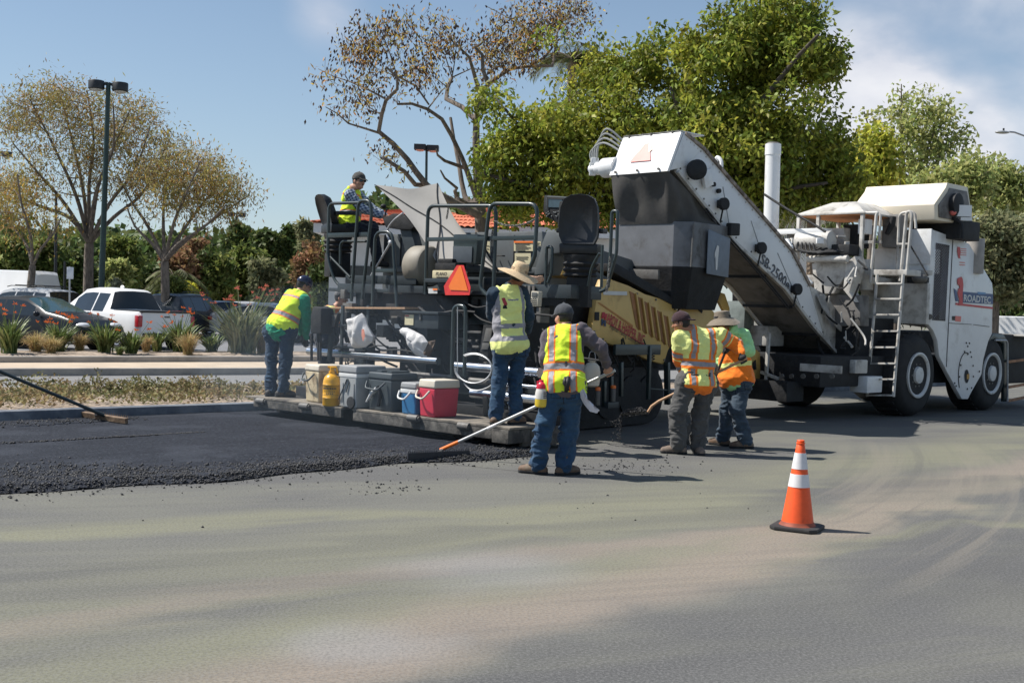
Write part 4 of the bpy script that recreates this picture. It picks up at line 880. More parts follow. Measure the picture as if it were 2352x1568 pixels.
# control box hanging on the rail
P = TA(c5, [(540, 850), (735, 855), (755, 600), (545, 598)], 1.25); mb = MB(); mb.prism(P, MU * .18); cb = B(mb, 'control_box', M_RAIL, .02)
P = TA(c5, [(545, 840), (705, 842), (712, 705), (548, 700)], 1.245); mb = MB(); mb.sheet(P, .012, nrm=-MU); B(mb, 'cover_plate', pm('box_cover', (.07, .085, .10), .5), .004, cb)
# slow vehicle triangle
P = TA(c5, [(480, 1116), (686, 1116), (695, 1048), (636, 862), (578, 862), (468, 1040)], 1.02); mb = MB(); mb.sheet(P, .006, nrm=-MU); tr = B(mb, 'warning_triangle', M_REDF, 0)
P = TA(c5, [(520, 1072), (672, 1080), (655, 1020), (612, 868), (598, 868), (508, 1040)], 1.01); mb = MB(); mb.sheet(P, .004, nrm=-MU); B(mb, 'triangle_face', M_ORANGE, 0, tr)
# rails
def rail(name, cv, pts, a, r=.024, m=None, cor=.10, par=None):
    mb = MB(); mb.tube(smooth_path(TA(cv, pts, a), cor), r, 10); return B(mb, name, m or M_RAIL, 0, par)
rail('guard_rail', c3, [(785, 870), (798, 380), (1090, 372)], 1.14); rail('guard_rail', c3, [(1010, 1315), (1078, 352), (1190, 352), (1205, 470), (1112, 1315)], 1.10, cor=.14)
mb = MB(); p, q = hz(c3, (785, 680), (1170, 682), 1.13); mb.bar(p, q, .02, .07); B(mb, 'mid_rail', M_RAIL, .003)
rail('rail_brace', c3, [(790, 870), (1000, 1085)], 1.14, .018); rail('rail_brace', c3, [(785, 860), (800, 960), (850, 1120), (930, 1190)], 1.12, .022, cor=.2); rail('grab_loop', c3, [(905, 960), (905, 742), (1150, 742)], 1.3, .02)
rail('step_handle', c3, [(1212, 1360), (1240, 650), (1405, 650), (1448, 1395)], .95, .024, cor=.14)
mb = MB(); p, q = hz(c3, (1245, 1022), (1440, 1022), .95); mb.bar(p, q, .02, .05); B(mb, 'handle_bar', M_RAIL, .002)
rail('guard_rail', c5, [(308, 1110), (332, 358), (912, 358), (888, 1065)], 1.12, .026, cor=.13); rail('guard_rail', c5, [(830, 1115), (772, 1050), (858, 338), (1262, 342), (1240, 790), (1185, 905)], 1.05, .026, cor=.13)
mb = MB(); p, q = hz(c5, (325, 635), (1262, 636), 1.08); mb.bar(p, q, .015, .055); B(mb, 'mid_rail', M_RAIL, .003)
rail('grab_loop', c5, [(1330, 1025), (1340, 705), (1388, 705), (1382, 930), (1350, 1010)], 1.2, .02, cor=.06); rail('side_rail', c5, [(1795, 1085), (1850, 1065), (1935, 760), (1945, 400), (1895, 405), (1885, 720), (1862, 1050)], 1.25, .022, cor=.07)
rail('seat_brace', c5, [(1815, 690), (1805, 1050)], 1.35, .02); rail('seat_brace', c5, [(1790, 760), (1720, 880), (1690, 1040)], 1.4, .018)
def chain_links(cv, pts, a, step=.03, r=.006):
    P = resample(TA(cv, pts, a), .01); mb = MB(); acc = 0; k = 0
    for i in range(1, len(P)):
        acc += np.linalg.norm(P[i] - P[i - 1])
        if acc > step:
            acc = 0; d = (P[i] - P[i - 1]); d /= np.linalg.norm(d); s = np.cross(d, MU if k % 2 else [0, 0, 1.]); s /= np.linalg.norm(s) + 1e-9; k += 1
            ring = [P[i] + d * math.cos(t_) * step * .72 + s * math.sin(t_) * step * .38 for t_ in np.linspace(0, 2 * math.pi, 9)[:-1]]; mb.tube(ring, r, 5, closed=True)
    return B(mb, 'chain', M_STEEL, 0)
chain_links(c5, [(890, 480), (960, 515), (1060, 527), (1160, 510), (1245, 470)], 1.06); chain_links(c5, [(880, 560), (875, 640), (870, 740)], 1.1); chain_links(c5, [(1880, 780), (1870, 930), (1850, 1085)], 1.2)
# seats
def seat(cc, turn, name='operator_seat', hs=1., lean=1.):
    """black bucket seat on a bellows; cc = middle of the cushion underside"""
    fx = np.array([math.sin(turn), math.cos(turn), 0]); sx = np.array([math.cos(turn), -math.sin(turn), 0]); cc = np.asarray(cc, float)
    Pt = lambda f_, s_, z: cc + fx * f_ + sx * s_ + np.array([0, 0, z])
    prof = [(.20, 0), (.245, .10), (.25, .28), (.235, .45), (.19, .56), (.10, .605), (0, .615)]; ring = [(s_, z) for s_, z in prof] + [(-s_, z) for s_, z in prof[-2::-1]]
    mb = MB(); n = len(ring); lay = [(-.20, .86), (-.235, 1.), (-.16, 1.02), (-.10, .9)]; vs = []
    for k, (d_, sc) in enumerate(lay):
        for s_, z in ring: zz = .16 + (.28 + (z - .28) * sc) * hs; vs.append(Pt(d_ - .06 * lean * (zz - .3), s_ * sc, zz))
    fs = [tuple(range(n))[::-1], tuple(range(3 * n, 4 * n))] + [(k * n + i, k * n + (i + 1) % n, (k + 1) * n + (i + 1) % n, (k + 1) * n + i) for k in range(3) for i in range(n)]
    mb.add(vs, fs); root = mb.build(name, M_SEAT, PV, bevel=.015, smooth=60)
    mb = MB(); mb.hexa([Pt(-.2, -.24, .04), Pt(-.2, .24, .04), Pt(.28, .22, .04), Pt(.28, -.22, .04), Pt(-.2, -.25, .17), Pt(-.2, .25, .17), Pt(.3, .23, .19), Pt(.3, -.23, .19)]); mb.build('seat_cushion', M_SEAT, root, bevel=.03)
    mb = MB(); mb.lathe([(.20, -.24), (.22, -.22), (.19, -.19), (.225, -.15), (.195, -.12), (.23, -.08), (.2, -.05), (.22, 0), (.22, .035)], cc, n=20); mb.build('bellows', M_RUBBER, root)
    mb = MB()
    for s_ in (-1, 1): mb.hexa([Pt(-.15, s_ * .27 - .03, .30), Pt(-.15, s_ * .27 + .03, .30), Pt(.18, s_ * .27 + .03, .32), Pt(.18, s_ * .27 - .03, .32), Pt(-.15, s_ * .27 - .03, .36), Pt(-.15, s_ * .27 + .03, .36), Pt(.18, s_ * .27 + .03, .38), Pt(.18, s_ * .27 - .03, .38)])
    mb.build('armrest', M_SEAT, root, bevel=.015)
    mb = MB(); mb.hexa([Pt(-.16, -.14, -.62), Pt(-.16, .14, -.62), Pt(.16, .14, -.62), Pt(.16, -.14, -.62), Pt(-.16, -.14, -.25), Pt(-.16, .14, -.25), Pt(.16, .14, -.25), Pt(.16, -.14, -.25)]); mb.build('pedestal', M_BLACK, root, bevel=.01)
    return root
cs = WA(*c5(1630, 800), 1.5); seat(cs + np.array([0, 0, 0]), rad(14)); 
LS = WA(*e3(290, 1010), 1.55); seat(LS + np.array([0, 0, -.10]), rad(62), hs=.74, lean=6.)
# control consoles: left pillar under the driver's hands, right screen tower
P = TA(e3, [(960, 830), (1120, 760), (1290, 770), (1450, 960), (1390, 1010), (1225, 1010), (1010, 975)], 1.6); mb = MB(); mb.prism(P, MU * .3); cn = B(mb, 'console', M_BLACK, .02)
P = TA(e3, [(1225, 990), (1395, 990), (1485, 1340), (1460, 1580), (1330, 1580), (1300, 1320)], 1.65); mb = MB(); mb.prism(P, MU * .16); B(mb, 'console_stem', M_MGREY, .02, cn)
rail('console_lever', e3, [(1035, 690), (1020, 720), (1000, 800)], 1.65, .012, M_BLACK, par=cn); mb = MB(); mb.ball(WA(*e3(980, 650), 1.65), (.045, .045, .035)); B(mb, 'lever_knob', M_BLACK, 0, cn)
rail('canopy_hoop', c3, [(1505, 472), (1420, 535), (1365, 605), (1345, 670), (1385, 755)], 1.35, .016, M_GALV, cor=.12); rail('canopy_strut', c3, [(1385, 755), (1183, 1100)], 1.3, .017, M_GALV); mb = MB(); mb.ball(WA(*c3(1388, 755), 1.33), .042); B(mb, 'strut_joint', M_GALV, 0)
P = TA(e8, [(425, 800), (478, 680), (600, 690), (722, 810), (722, 905), (640, 1000), (560, 1010), (440, 1290), (290, 1300)], 1.75); mb = MB(); mb.prism(P, MU * .35); B(mb, 'console_cowl', M_HOOD, .03)
P = TA(e8, [(425, 420), (440, 205), (770, 225), (800, 430), (700, 620), (500, 520)], 1.7); mb = MB(); mb.prism(P, MU * .10); sc_ = B(mb, 'screen_tower', M_BLACK, .012)
P = TA(e8, [(495, 370), (500, 255), (690, 265), (690, 375)], 1.695); mb = MB(); mb.sheet(P, .006, nrm=-MU); B(mb, 'display', M_SCREEN, 0, sc_)
mb = MB(); mb.tube(smooth_path(TA(e8, [(470, 400), (478, 225), (765, 240), (755, 400)], 1.68), .02), .008, 6); B(mb, 'display_guard', M_HOOD, 0, sc_)
mb = MB(); R_ = np.random.RandomState(4)
for i in range(14): p = WA(*e8(R_.uniform(470, 640), R_.uniform(430, 500)), 1.69); mb.ball(p, .012, 8, 6)
B(mb, 'switches', M_HOOD, 0, sc_)
P = TA(e8, [(650, 290), (720, 280), (690, 640), (620, 640)], 1.66); mb = MB(); mb.prism(P, MU * .03); B(mb, 'side_plate', M_BLACK, .006, sc_)
# folded canopy sheet with battens
ca = [WA(*c3(1240, 202), 1.55), WA(*c5(415, 168), 2.0), WA(*c5(925, 912), 1.75), WA(*c5(405, 845), 1.5)]
n = 14; vs = []
for i in range(n + 1):
    for j in range(n + 1):
        s, t_ = i / n, j / n; e1 = ca[0] * (1 - s) + ca[1] * s; e2 = ca[3] * (1 - s) + ca[2] * s; p = e1 * (1 - t_) + e2 * t_
        cx_ = (ca[0] + ca[1] + ca[2] + ca[3]) / 4; pull = .24 * (1 - (2 * t_ - 1) ** 2) * (2 * s - 1) ** 2 + .10 * (1 - (2 * s - 1) ** 2) * (2 * t_ - 1) ** 2
        p = p + (cx_ - p) * pull; p = p + MU * (.10 * math.sin(math.pi * s) * math.sin(math.pi * t_)) + np.array([0, 0, .01 * math.sin(9 * s + 7 * t_)]); vs.append(p)
fs = [(i * (n + 1) + j, i * (n + 1) + j + 1, (i + 1) * (n + 1) + j + 1, (i + 1) * (n + 1) + j) for i in range(n) for j in range(n)]
mb = MB(); mb.add(vs, fs); mb.add([p + MU * .004 for p in vs], [f_[::-1] for f_ in fs]); cv_ = B(mb, 'canopy_sheet', M_CANV, 0, sm=180)
g_ = lambda i, j: vs[i * (n + 1) + j] - MU * .012
mb = MB(); mb.tube([g_(k, k) for k in range(n + 1)], .008, 6); mb.tube([g_(n - k, k) for k in range(n + 1)], .008, 6); B(mb, 'batten', M_BLACK, 0, cv_)
mb = MB(); mb.tube([g_(n // 2, n // 2), WA(*c5(415, 830), 1.4)], .009, 6); B(mb, 'canopy_strut', M_BLACK, 0, cv_); mb = MB(); mb.tube([WA(*c5(735, 585), 1.5), WA(*c5(928, 915), 1.45)], .014, 6); B(mb, 'canopy_strut', M_BLACK, 0)
chain_links(c5, [(505, 330), (500, 400), (488, 470)], 1.5)
# yellow hopper side with ribs and lettering (plane b = YB)
YB = -1.0
out = TB(c8, [(160, 335), (205, 70), (255, -62), (330, -60), (470, -10), (610, 62), (760, 105), (885, 168), (872, 330), (842, 480), (805, 540), (768, 660), (640, 622), (430, 532), (230, 455), (150, 410)], YB)
mb = MB(); mb.prism(out, -MR * .10); ys = B(mb, 'hopper_side', M_YEL, .012)
P = TB(c7, [(330, 1195), (372, 1198), (700, 1390), (860, 1500), (886, 1570), (640, 1440), (330, 1265)], YB + .02); mb = MB(); mb.prism(P, -MR * .28); B(mb, 'hopper_rim', M_BLACK, .012)
for k in range(6):
    x0 = 1040 + 175 * k; x1 = x0 + 130; sl_ = 120
    y1 = 640 + 100 * k; top = -330 + 125 * k
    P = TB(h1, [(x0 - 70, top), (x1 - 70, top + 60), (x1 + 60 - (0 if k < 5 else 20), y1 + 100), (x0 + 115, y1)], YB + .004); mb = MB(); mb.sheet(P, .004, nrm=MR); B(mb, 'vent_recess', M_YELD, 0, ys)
    P = TB(h1, [(x1 - 60, top + 60), (x1 - 28, top + 75), (x1 + 105, y1 + 60), (x1 + 70, y1 + 100)], YB + .006); mb = MB(); mb.sheet(P, .03, nrm=MR); B(mb, 'rib', M_YEL, .006, ys)
P = TB(h1, [(100, -20), (170, -10), (1065, 600), (1060, 670)], YB + .004); mb = MB(); mb.sheet(P, .004, nrm=MR); B(mb, 'orange_stripe', pm('faded_orange', (.42, .18, .05), .6), 0, ys)
P = TB(h1, [(15, 240), (135, 240), (130, 470), (10, 470)], YB + .004); mb = MB(); mb.sheet(P, .012, nrm=MR); B(mb, 'latch_recess', M_BLACK, .004, ys)
P = TB(c8, [(250, 35), (455, 40), (455, 72), (255, 68)], YB + .004); mb = MB(); mb.sheet(P, .003, nrm=MR); B(mb, 'model_plate', M_LABELW, 0, ys)
pA = WB(*h1(345, 520), YB + .01); pB = WB(*h1(1400, 1165), YB + .01); xd = pB - pA; xl = np.linalg.norm(xd)
upv = WB(*h1(360, 430), YB + .01) - pA; 
mb = MB(); add_text(mb, "ARDY & HARPER, INC.", pA + upv * .12, xd, upv, .135, width=xl * .985, ext=.0, bold=.015, shear=.0); B(mb, 'lettering', M_REDINK, 0, ys)
mb = MB(); mb.bar(pA, pB, .004, .008, up=upv); B(mb, 'underline', M_REDINK, 0, ys)
pC = WB(*h1(430, 670), YB + .01); pD = WB(*h1(1270, 1180), YB + .01); mb = MB(); add_text(mb, "Asphalt Paving Contractor", pC, pD - pC, upv, .07, width=np.linalg.norm(pD - pC), ext=0., shear=.2); B(mb, 'sub_lettering', M_INK, 0, ys)
mb = MB()
for q in ([(225, 245), (305, 245), (270, 415), (200, 415)], [(300, 290), (375, 285), (330, 465), (290, 465)], [(255, 330), (330, 330), (320, 380), (245, 380)]): mb.sheet(TB(h1, q, YB + .010 + .002 * len(mb.f) / 6), .003, nrm=MR)
B(mb, 'emblem_top', M_REDINK, 0, ys)
mb = MB()
for q in ([(200, 430), (255, 430), (235, 620), (200, 600)], [(265, 460), (325, 470), (325, 635), (280, 630)], [(235, 500), (300, 510), (300, 560), (225, 550)]): mb.sheet(TB(h1, q, YB + .010 + .002 * len(mb.f) / 6), .003, nrm=MR)
B(mb, 'emblem_foot', M_BLUINK, 0, ys)
# sunlit inner flank of the hopper seen under the side seat, front wing, and lower front corner
P = TA(e8, [(480, 1335), (560, 1105), (690, 1030), (690, 1290)], 2.3); mb = MB(); mb.prism(P, MU * .5); B(mb, 'hopper_shoulder', M_YEL, .01)
P = TB(c8, [(905, 205), (958, 95), (985, 95), (1190, 205), (1300, 420), (1300, 640), (905, 640)], -1.12); mb = MB(); mb.prism(P, -MR * .06); wg = B(mb, 'hopper_wing', M_YEL, .01)
P = TB(c8, [(1052, 165), (1100, 205), (1090, 225), (1050, 190)], -1.115); mb = MB(); mb.sheet(P, .004, nrm=MR); B(mb, 'lifting_hole', M_BLACK, 0, wg)
P = TB(c8, [(1330, 500), (1440, 440), (1590, 560), (1590, 800), (1540, 880), (1330, 900)], -1.08); mb = MB(); mb.prism(P, -MR * .08); wf = B(mb, 'front_flap', M_YEL, .01)
P = TB(c8, [(1525, 640), (1550, 620), (1555, 700), (1528, 710)], -1.07); mb = MB(); mb.sheet(P, .005, nrm=MR); B(mb, 'lifting_hole', M_BLACK, 0, wf)
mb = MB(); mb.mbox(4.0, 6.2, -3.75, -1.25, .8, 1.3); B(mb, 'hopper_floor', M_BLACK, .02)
P = TB(c8, [(1330, 300), (1180, 20), (1290, 60), (1330, 180)], -1.4); mb = MB(); mb.prism(P, -MR * .05); B(mb, 'far_wing', M_YEL, .01)
# sensor beam across the side
p, q = TB(h1, [(560, 1270), (1790, 1270)], YB + .18); mb = MB(); mb.bar(p, q, .05, .145); sb_ = B(mb, 'sensor_beam', M_RAIL, .006)
p, q = TB(c8, [(648, 500), (635, 955)], YB + .2); mb = MB(); mb.bar(p, q, .05, .05); B(mb, 'sensor_post', M_RAIL, .004, sb_)
mb = MB(); pts = [WB(*h1(1600 + 60 * math.sin(i * 1.3), 1350 + 16 * i), YB + .2) for i in range(14)]; mb.tube(resample(pts, .01), .008, 5); B(mb, 'coiled_cable', M_RUBBER, 0, sb_)
p, q = TB(c8, [(795, 640), (800, 1000)], YB + .05); mb = MB(); mb.bar(p, q, .08, .06); p, q = TB(c8, [(640, 865), (795, 878)], YB + .15); mb.bar(p, q, .02, .02); B(mb, 'side_post', M_RAIL, .004)
# crawler track
mb = MB(); rr = .42; ring = [(1.7 + rr + rr * math.cos(t_) * 1, .44 + rr * math.sin(t_)) for t_ in np.linspace(math.pi / 2, 3 * math.pi / 2, 10)] + [(4.2 + rr * math.cos(t_), .44 + rr * math.sin(t_)) for t_ in np.linspace(-math.pi / 2, math.pi / 2, 10)]
for b0_, b1_ in ((-1.72, -1.17), (-3.7, -3.15)):
    mb = MB(); mb.prism([W(a, b0_, z) for a, z in ring], MR * (b1_ - b0_)); tk = B(mb, 'crawler_track', M_RUBBER, .01); mb = MB()
    for a in (2.1, 2.65, 3.2, 3.75, 4.2): mb.lathe([(.30, 0), (.30, .03), (.1, .05), (0, .05)], W(a, b1_ + .002, .44), MR, 18)
    B(mb, 'track_wheels', M_BLACK, 0, tk)
mb = MB(); mb.bar(W(.5, -1.05, .45), W(3.4, -1.08, .85), .08, .22); B(mb, 'tow_arm', M_BLACK, .01)
mb = MB(); mb.mbox(.8, 1.7, -1.5, -.85, .10, .5); mb.mbox(1.0, 1.5, -1.2, -.9, .5, .9); B(mb, 'auger_box', M_BLACK, .01)
for k, (x, y0, y1) in enumerate([(262, 800, 1010), (320, 760, 1000), (405, 640, 930)]): p, q = TB(c8, [(x, y0), (x, y1)], YB + .25); mb = MB(); mb.bar(p, q, .05, .05); B(mb, 'grade_post', M_RAIL, .004)
mb = MB(); p, q = TB(c8, [(265, 1005), (355, 1000)], YB + .27); mb.bar(p, q, .12, .08); B(mb, 'can_tray', M_MGREY, .004)
R_ = np.random.RandomState(31)
for x, y in [(175, 380), (215, 90), (300, -30), (540, 60), (700, 110), (860, 190), (862, 330), (830, 470), (770, 620), (640, 600), (440, 515), (250, 445)]:
    p = WB(*c8(x, y), YB + .001); mb = MB(); mb.tube([p - np.array([0, 0, 0]), p + MR * .012], .016, 8); B(mb, 'bolt', M_STEEL, 0, ys)
for i in range(16):
    x, y = R_.uniform(160, 640), R_.uniform(430, 640); p = WB(*c8(x, y), YB + .06 + R_.rand() * .1); q_ = WB(*c8(x + R_.uniform(-60, 120), y + R_.uniform(60, 260)), YB + .05); m_ = (p + q_) / 2 + np.array([0, 0, -.12]) + MR * .05; mb = MB(); mb.tube(resample([p, m_, q_], .05), R_.uniform(.008, .016), 6); B(mb, 'side_hose', M_RUBBER, 0)
# material hopper insert: eight sided bin fed by the conveyor
A0 = 4.35; zt_ = PA(*c7(600, 845), A0)[2]; zb_ = PA(*c7(600, 1220), A0)[2]
v0 = PA(*c7(368, 1000), A0); v1 = PA(*c7(850, 1000), A0); b2 = v1[1] + .26; v2 = PB(*c7(1022, 1000), b2); v3 = PB(*c7(1138, 1000), b2); v4 = PB(*c7(1325, 1050), b2 + .02)
plan = [(A0, v0[1]), (A0, v1[1]), (v2[0], b2), (v4[0], b2 + .02), (v4[0] + .25, v1[1]), (v4[0] + .25, v0[1]), (v4[0], v0[1] - .25), (A0 + .3, v0[1] - .25)]
mb = MB(); mb.prism([W(a, b_, zb_) for a, b_ in plan], (0, 0, zt_ - zb_)); BINSM = 12; M_BIN = pm('scraped_steel_bin', (.16, .165, .175), .55, .25, var=.12, vs=3, c2=(.09, .088, .085), amt=.42, c2s=2.5, bump=.2, bs=12); bn_ = B(mb, 'hopper_insert', M_BIN, .006, None, 12)
P = TB(c7, [(1145, 905), (1330, 985), (1312, 1315), (1128, 1282)], b2 + .045); mb = MB(); mb.sheet(P, .012, nrm=MR); pp = B(mb, 'arrow_plate', pm('blue_grey_plate', (.16, .19, .23), .5, .2, var=.1), .004, bn_)
P = TB(c7, [(1210, 1250), (1207, 1130), (1200, 1150), (1202, 1105), (1222, 1040), (1238, 1050), (1222, 1250)], b2 + .064); mb = MB(); mb.sheet(P, .003, nrm=MR); B(mb, 'arrow_mark', M_LABELW, 0, pp)
mb = MB(); p, q = TB(c7, [(1022, 865), (1000, 1225)], b2 + .012); mb.tube([p, q], .014, 8); B(mb, 'corner_rod', M_STEEL, 0, bn_)
mb = MB(); n = len(plan); ca_ = np.mean([W(a, b_, 0) for a, b_ in plan], axis=0); top = [W(a, b_, zb_ - .003) for a, b_ in plan]; bot = [W(a, b_, 0) * .80 + ca_ * .20 + np.array([0, 0, zb_ - .62]) for a, b_ in plan]
mb.add(top + bot, [tuple(range(n)), tuple(range(n, 2 * n))[::-1]] + [(i, (i + 1) % n, n + (i + 1) % n, n + i) for i in range(n)]); B(mb, 'insert_funnel', M_BLACK, .01, bn_, 12)
P = TA(c7, [(430, 1240), (720, 1250), (720, 1330), (430, 1320)], A0 - .1); mb = MB(); mb.prism(P, MU * .05); B(mb, 'insert_step', M_STEEL, .004, bn_)

frame(FR_P)
# things carried on or hung from the paver -------------------------------------------------
def rbox(mb, c, f_, s_, w, d, h, z0=0., tap=0., mi=0):
    """box standing at c; f_ forward dir, s_ side dir; w along s, d along f, tap = extra at the top"""
    c = np.asarray(c, float); p = []
    for z, k in ((z0, 0), (z0 + h, tap)):
        for i, j in ((-1, -1), (1, -1), (1, 1), (-1, 1)): p.append(c + s_ * i * (w / 2 + k) + f_ * j * (d / 2 + k) + np.array([0, 0, z]))
    return mb.hexa(p, mi)
def cooler(name, label, px, size, body, lid, turn=0., a=.10, lidh=.09, band=None, handle='bail', hm=None, ztop=.302, tap=.015, group='coolers on the screed footboard'):
    """px: pixel of the nearest bottom corner line centre"""
    f_ = MU * math.cos(turn) + MR * math.sin(turn); s_ = MR * math.cos(turn) - MU * math.sin(turn); w, d, h = size
    c0 = WA(*px, a); c = np.array([c0[0], c0[1], ztop]) + f_ * d / 2
    r_ = thing(name, label, 'cooler', c, group)
    mb = MB(); rbox(mb, c, f_, s_, w, d, h - lidh, .002, tap); mb.build('body', body, r_, bevel=.022, seg=3)
    mb = MB(); rbox(mb, c, f_, s_, w + tap * 2 + .018, d + tap * 2 + .018, lidh, h - lidh + .004, -.008); l_ = mb.build('lid', lid, r_, bevel=.022, seg=3)
    if band: mb = MB(); rbox(mb, c, f_, s_, w + tap * 2 + .008, d + tap * 2 + .008, .05, h - lidh - .052, 0); mb.build('rim_band', band, r_, bevel=.008)
    if handle == 'bail':
        for sg in (1,):
            e = c - f_ * (d / 2 + tap + .02); z = h - lidh - .03; P = [e - s_ * (w / 2 + .012) + np.array([0, 0, z]), e - s_ * w * .48 - f_ * .05 + np.array([0, 0, z - .085]), e + s_ * w * .12 - f_ * .07 + np.array([0, 0, z - .10]), e + s_ * (w * .3) + np.array([0, 0, z])]
            mb = MB(); mb.tube(smooth_path(P, .05), .013, 8); mb.build('handle', hm or body, r_, smooth=60)
    return r_, c, f_, s_
def plastic(name, c, rough=.42, **k): return pm(name, c, rough, var=.07, vs=4, **k)
PW = plastic('dirty_cream_plastic', (.62, .52, .34), .55, c2=(.20, .14, .08), amt=.46, c2s=6); PWL = plastic('cream_lid', (.66, .60, .49), .5, c2=(.42, .34, .24), amt=.3, c2s=6)
PG = plastic('grey_plastic', (.36, .37, .365), .5); PGD = plastic('grey_lid', (.30, .305, .305), .5); PWHT = plastic('white_plastic', (.68, .68, .66), .45)
PDK = plastic('charcoal_plastic', (.055, .068, .075), .45); PBL = plastic('blue_plastic', (.035, .17, .36), .4); PRD = plastic('red_plastic', (.58, .04, .075), .4, c2=(.40, .035, .055), amt=.3); PYL = plastic('yellow_paint', (.80, .40, .012), .35, coat=.3)
cooler('cooler', 'dirty cream cooler with dark handle, leftmost in the row on the footboard', h6(240, 550), (.31, .42, .50), PW, PWL, .12, .16, .085, hm=PDK)
r_, c, f_, s_ = cooler('cooler', 'grey wheeled cooler with pale band beside the yellow tank', h6(740, 640), (.33, .45, .54), PG, PGD, .06, .03, .095, PWHT, None)
P = [c - f_ * .245 + s_ * x + np.array([0, 0, z]) for x, z in ((-.17, .10), (.0, .38), (.035, .33), (-.02, .20))]; mb = MB(); mb.tube(smooth_path(P, .02), .008, 6); mb.build('handle', PDK, r_)
for s in (-.1, .13): mb = MB(); rbox(mb, c - f_ * .238, f_, s_, .012, .012, .26, .06); mb.v = [tuple(np.array(q) + s_ * s) for q in mb.v]; mb.build('moulded_rib', PGD, r_, bevel=.004)
mb = MB(); mb.tube([c - f_ * .22 + s_ * .08 + np.array([0, 0, .075]), c - f_ * .25 + s_ * .08 + np.array([0, 0, .075])], .075, 18); mb.build('wheel', M_RUBBER, r_)
r_, c, f_, s_ = cooler('cooler', 'charcoal cooler with ribbed lid and clips between grey and blue coolers', h6(1190, 690), (.42, .40, .48), PDK, PDK, .04, .10, .085)
for s in (-.1, .1): mb = MB(); rbox(mb, c + s_ * s, f_, s_, .10, .3, .025, .482); mb.build('lid_rib', PDK, r_, bevel=.008)
P = [c - f_ * .24 + s_ * x + np.array([0, 0, z]) for x, z in ((-.03, .29), (-.12, .22), (-.22, .10))]; mb = MB(); mb.tube(P, [.02, .024, .012], 8); mb.build('grip', PWHT, r_)
P = [c - f_ * .235 + s_ * x + np.array([0, 0, z]) for x, z in ((-.02, .31), (.04, .2), (.0, .06))]; mb = MB(); mb.tube(smooth_path(P, .05), .022, 8); mb.build('strap', M_SEAT, r_)
cooler('cooler', 'small blue cooler with white band tucked beside the red one', h6(1590, 715), (.25, .28, .39), PBL, PGD, .05, .10, .075, PWHT, 'bail', PWHT)
cooler('cooler', 'bright red cooler with cream lid and cream handle', h6(1850, 740), (.27, .36, .45), PRD, PWL, .10, .08, .10, None, 'bail', PWL)
# yellow tank between coolers
c = WA(*h6(505, 585), .05); c[2] = .302; r_ = thing('steel_tank', 'yellow steel pressure tank with black print between two coolers', 'tank', c)
mb = MB(); mb.lathe([(.105, 0), (.112, .012), (.112, .10), (.116, .105), (.112, .11), (.112, .27), (.116, .275), (.112, .28), (.11, .32), (.095, .37), (.06, .405), (.04, .415), (.04, .45), (0, .452)], c, n=28); mb.build('body', PYL, r_)
mb = MB(); mb.tube([c + np.array([-.055, 0, .50]), c + np.array([.06, 0, .50])], .014, 8); mb.tube([c + np.array([0, 0, .45]), c + np.array([0, 0, .50])], .03, 10); mb.tube([c + np.array([.055, 0, .50]), c + np.array([.075, 0, .42])], .012, 8); mb.build('pump_handle', PYL, r_)
def wrap(z0, z1, t0, t1, r): return [(c + np.array([r * math.sin(t_), -r * math.cos(t_), z]),) for z in (z0, z1) for t_ in np.linspace(t0, t1, 9)]
def wrap_band(mb, z0, z1, t0, t1, r, n=8):
    vs = [c + np.array([r * math.sin(t_), -r * math.cos(t_), z]) for z in (z0, z1) for t_ in np.linspace(t0, t1, n + 1)]; mb.add(vs, [(i, i + 1, n + 2 + i, n + 1 + i) for i in range(n)])
mb = MB(); wrap_band(mb, .255, .26, -1.4, 1.2, .1135); wrap_band(mb, .14, .143, -1.4, 1.2, .1135)
for k in range(9): wrap_band(mb, .215, .24, -1.0 + k * .2, -1.0 + k * .2 + .13, .1135, 2)
for k in range(6): wrap_band(mb, .185, .193, -.8 + k * .24, -.8 + k * .24 + .17, .1135, 2)
for k in range(4): wrap_band(mb, .155, .168, -.5 + k * .24, -.5 + k * .24 + .15, .1135, 2)
mb.build('print', M_INK, r_, smooth=60)
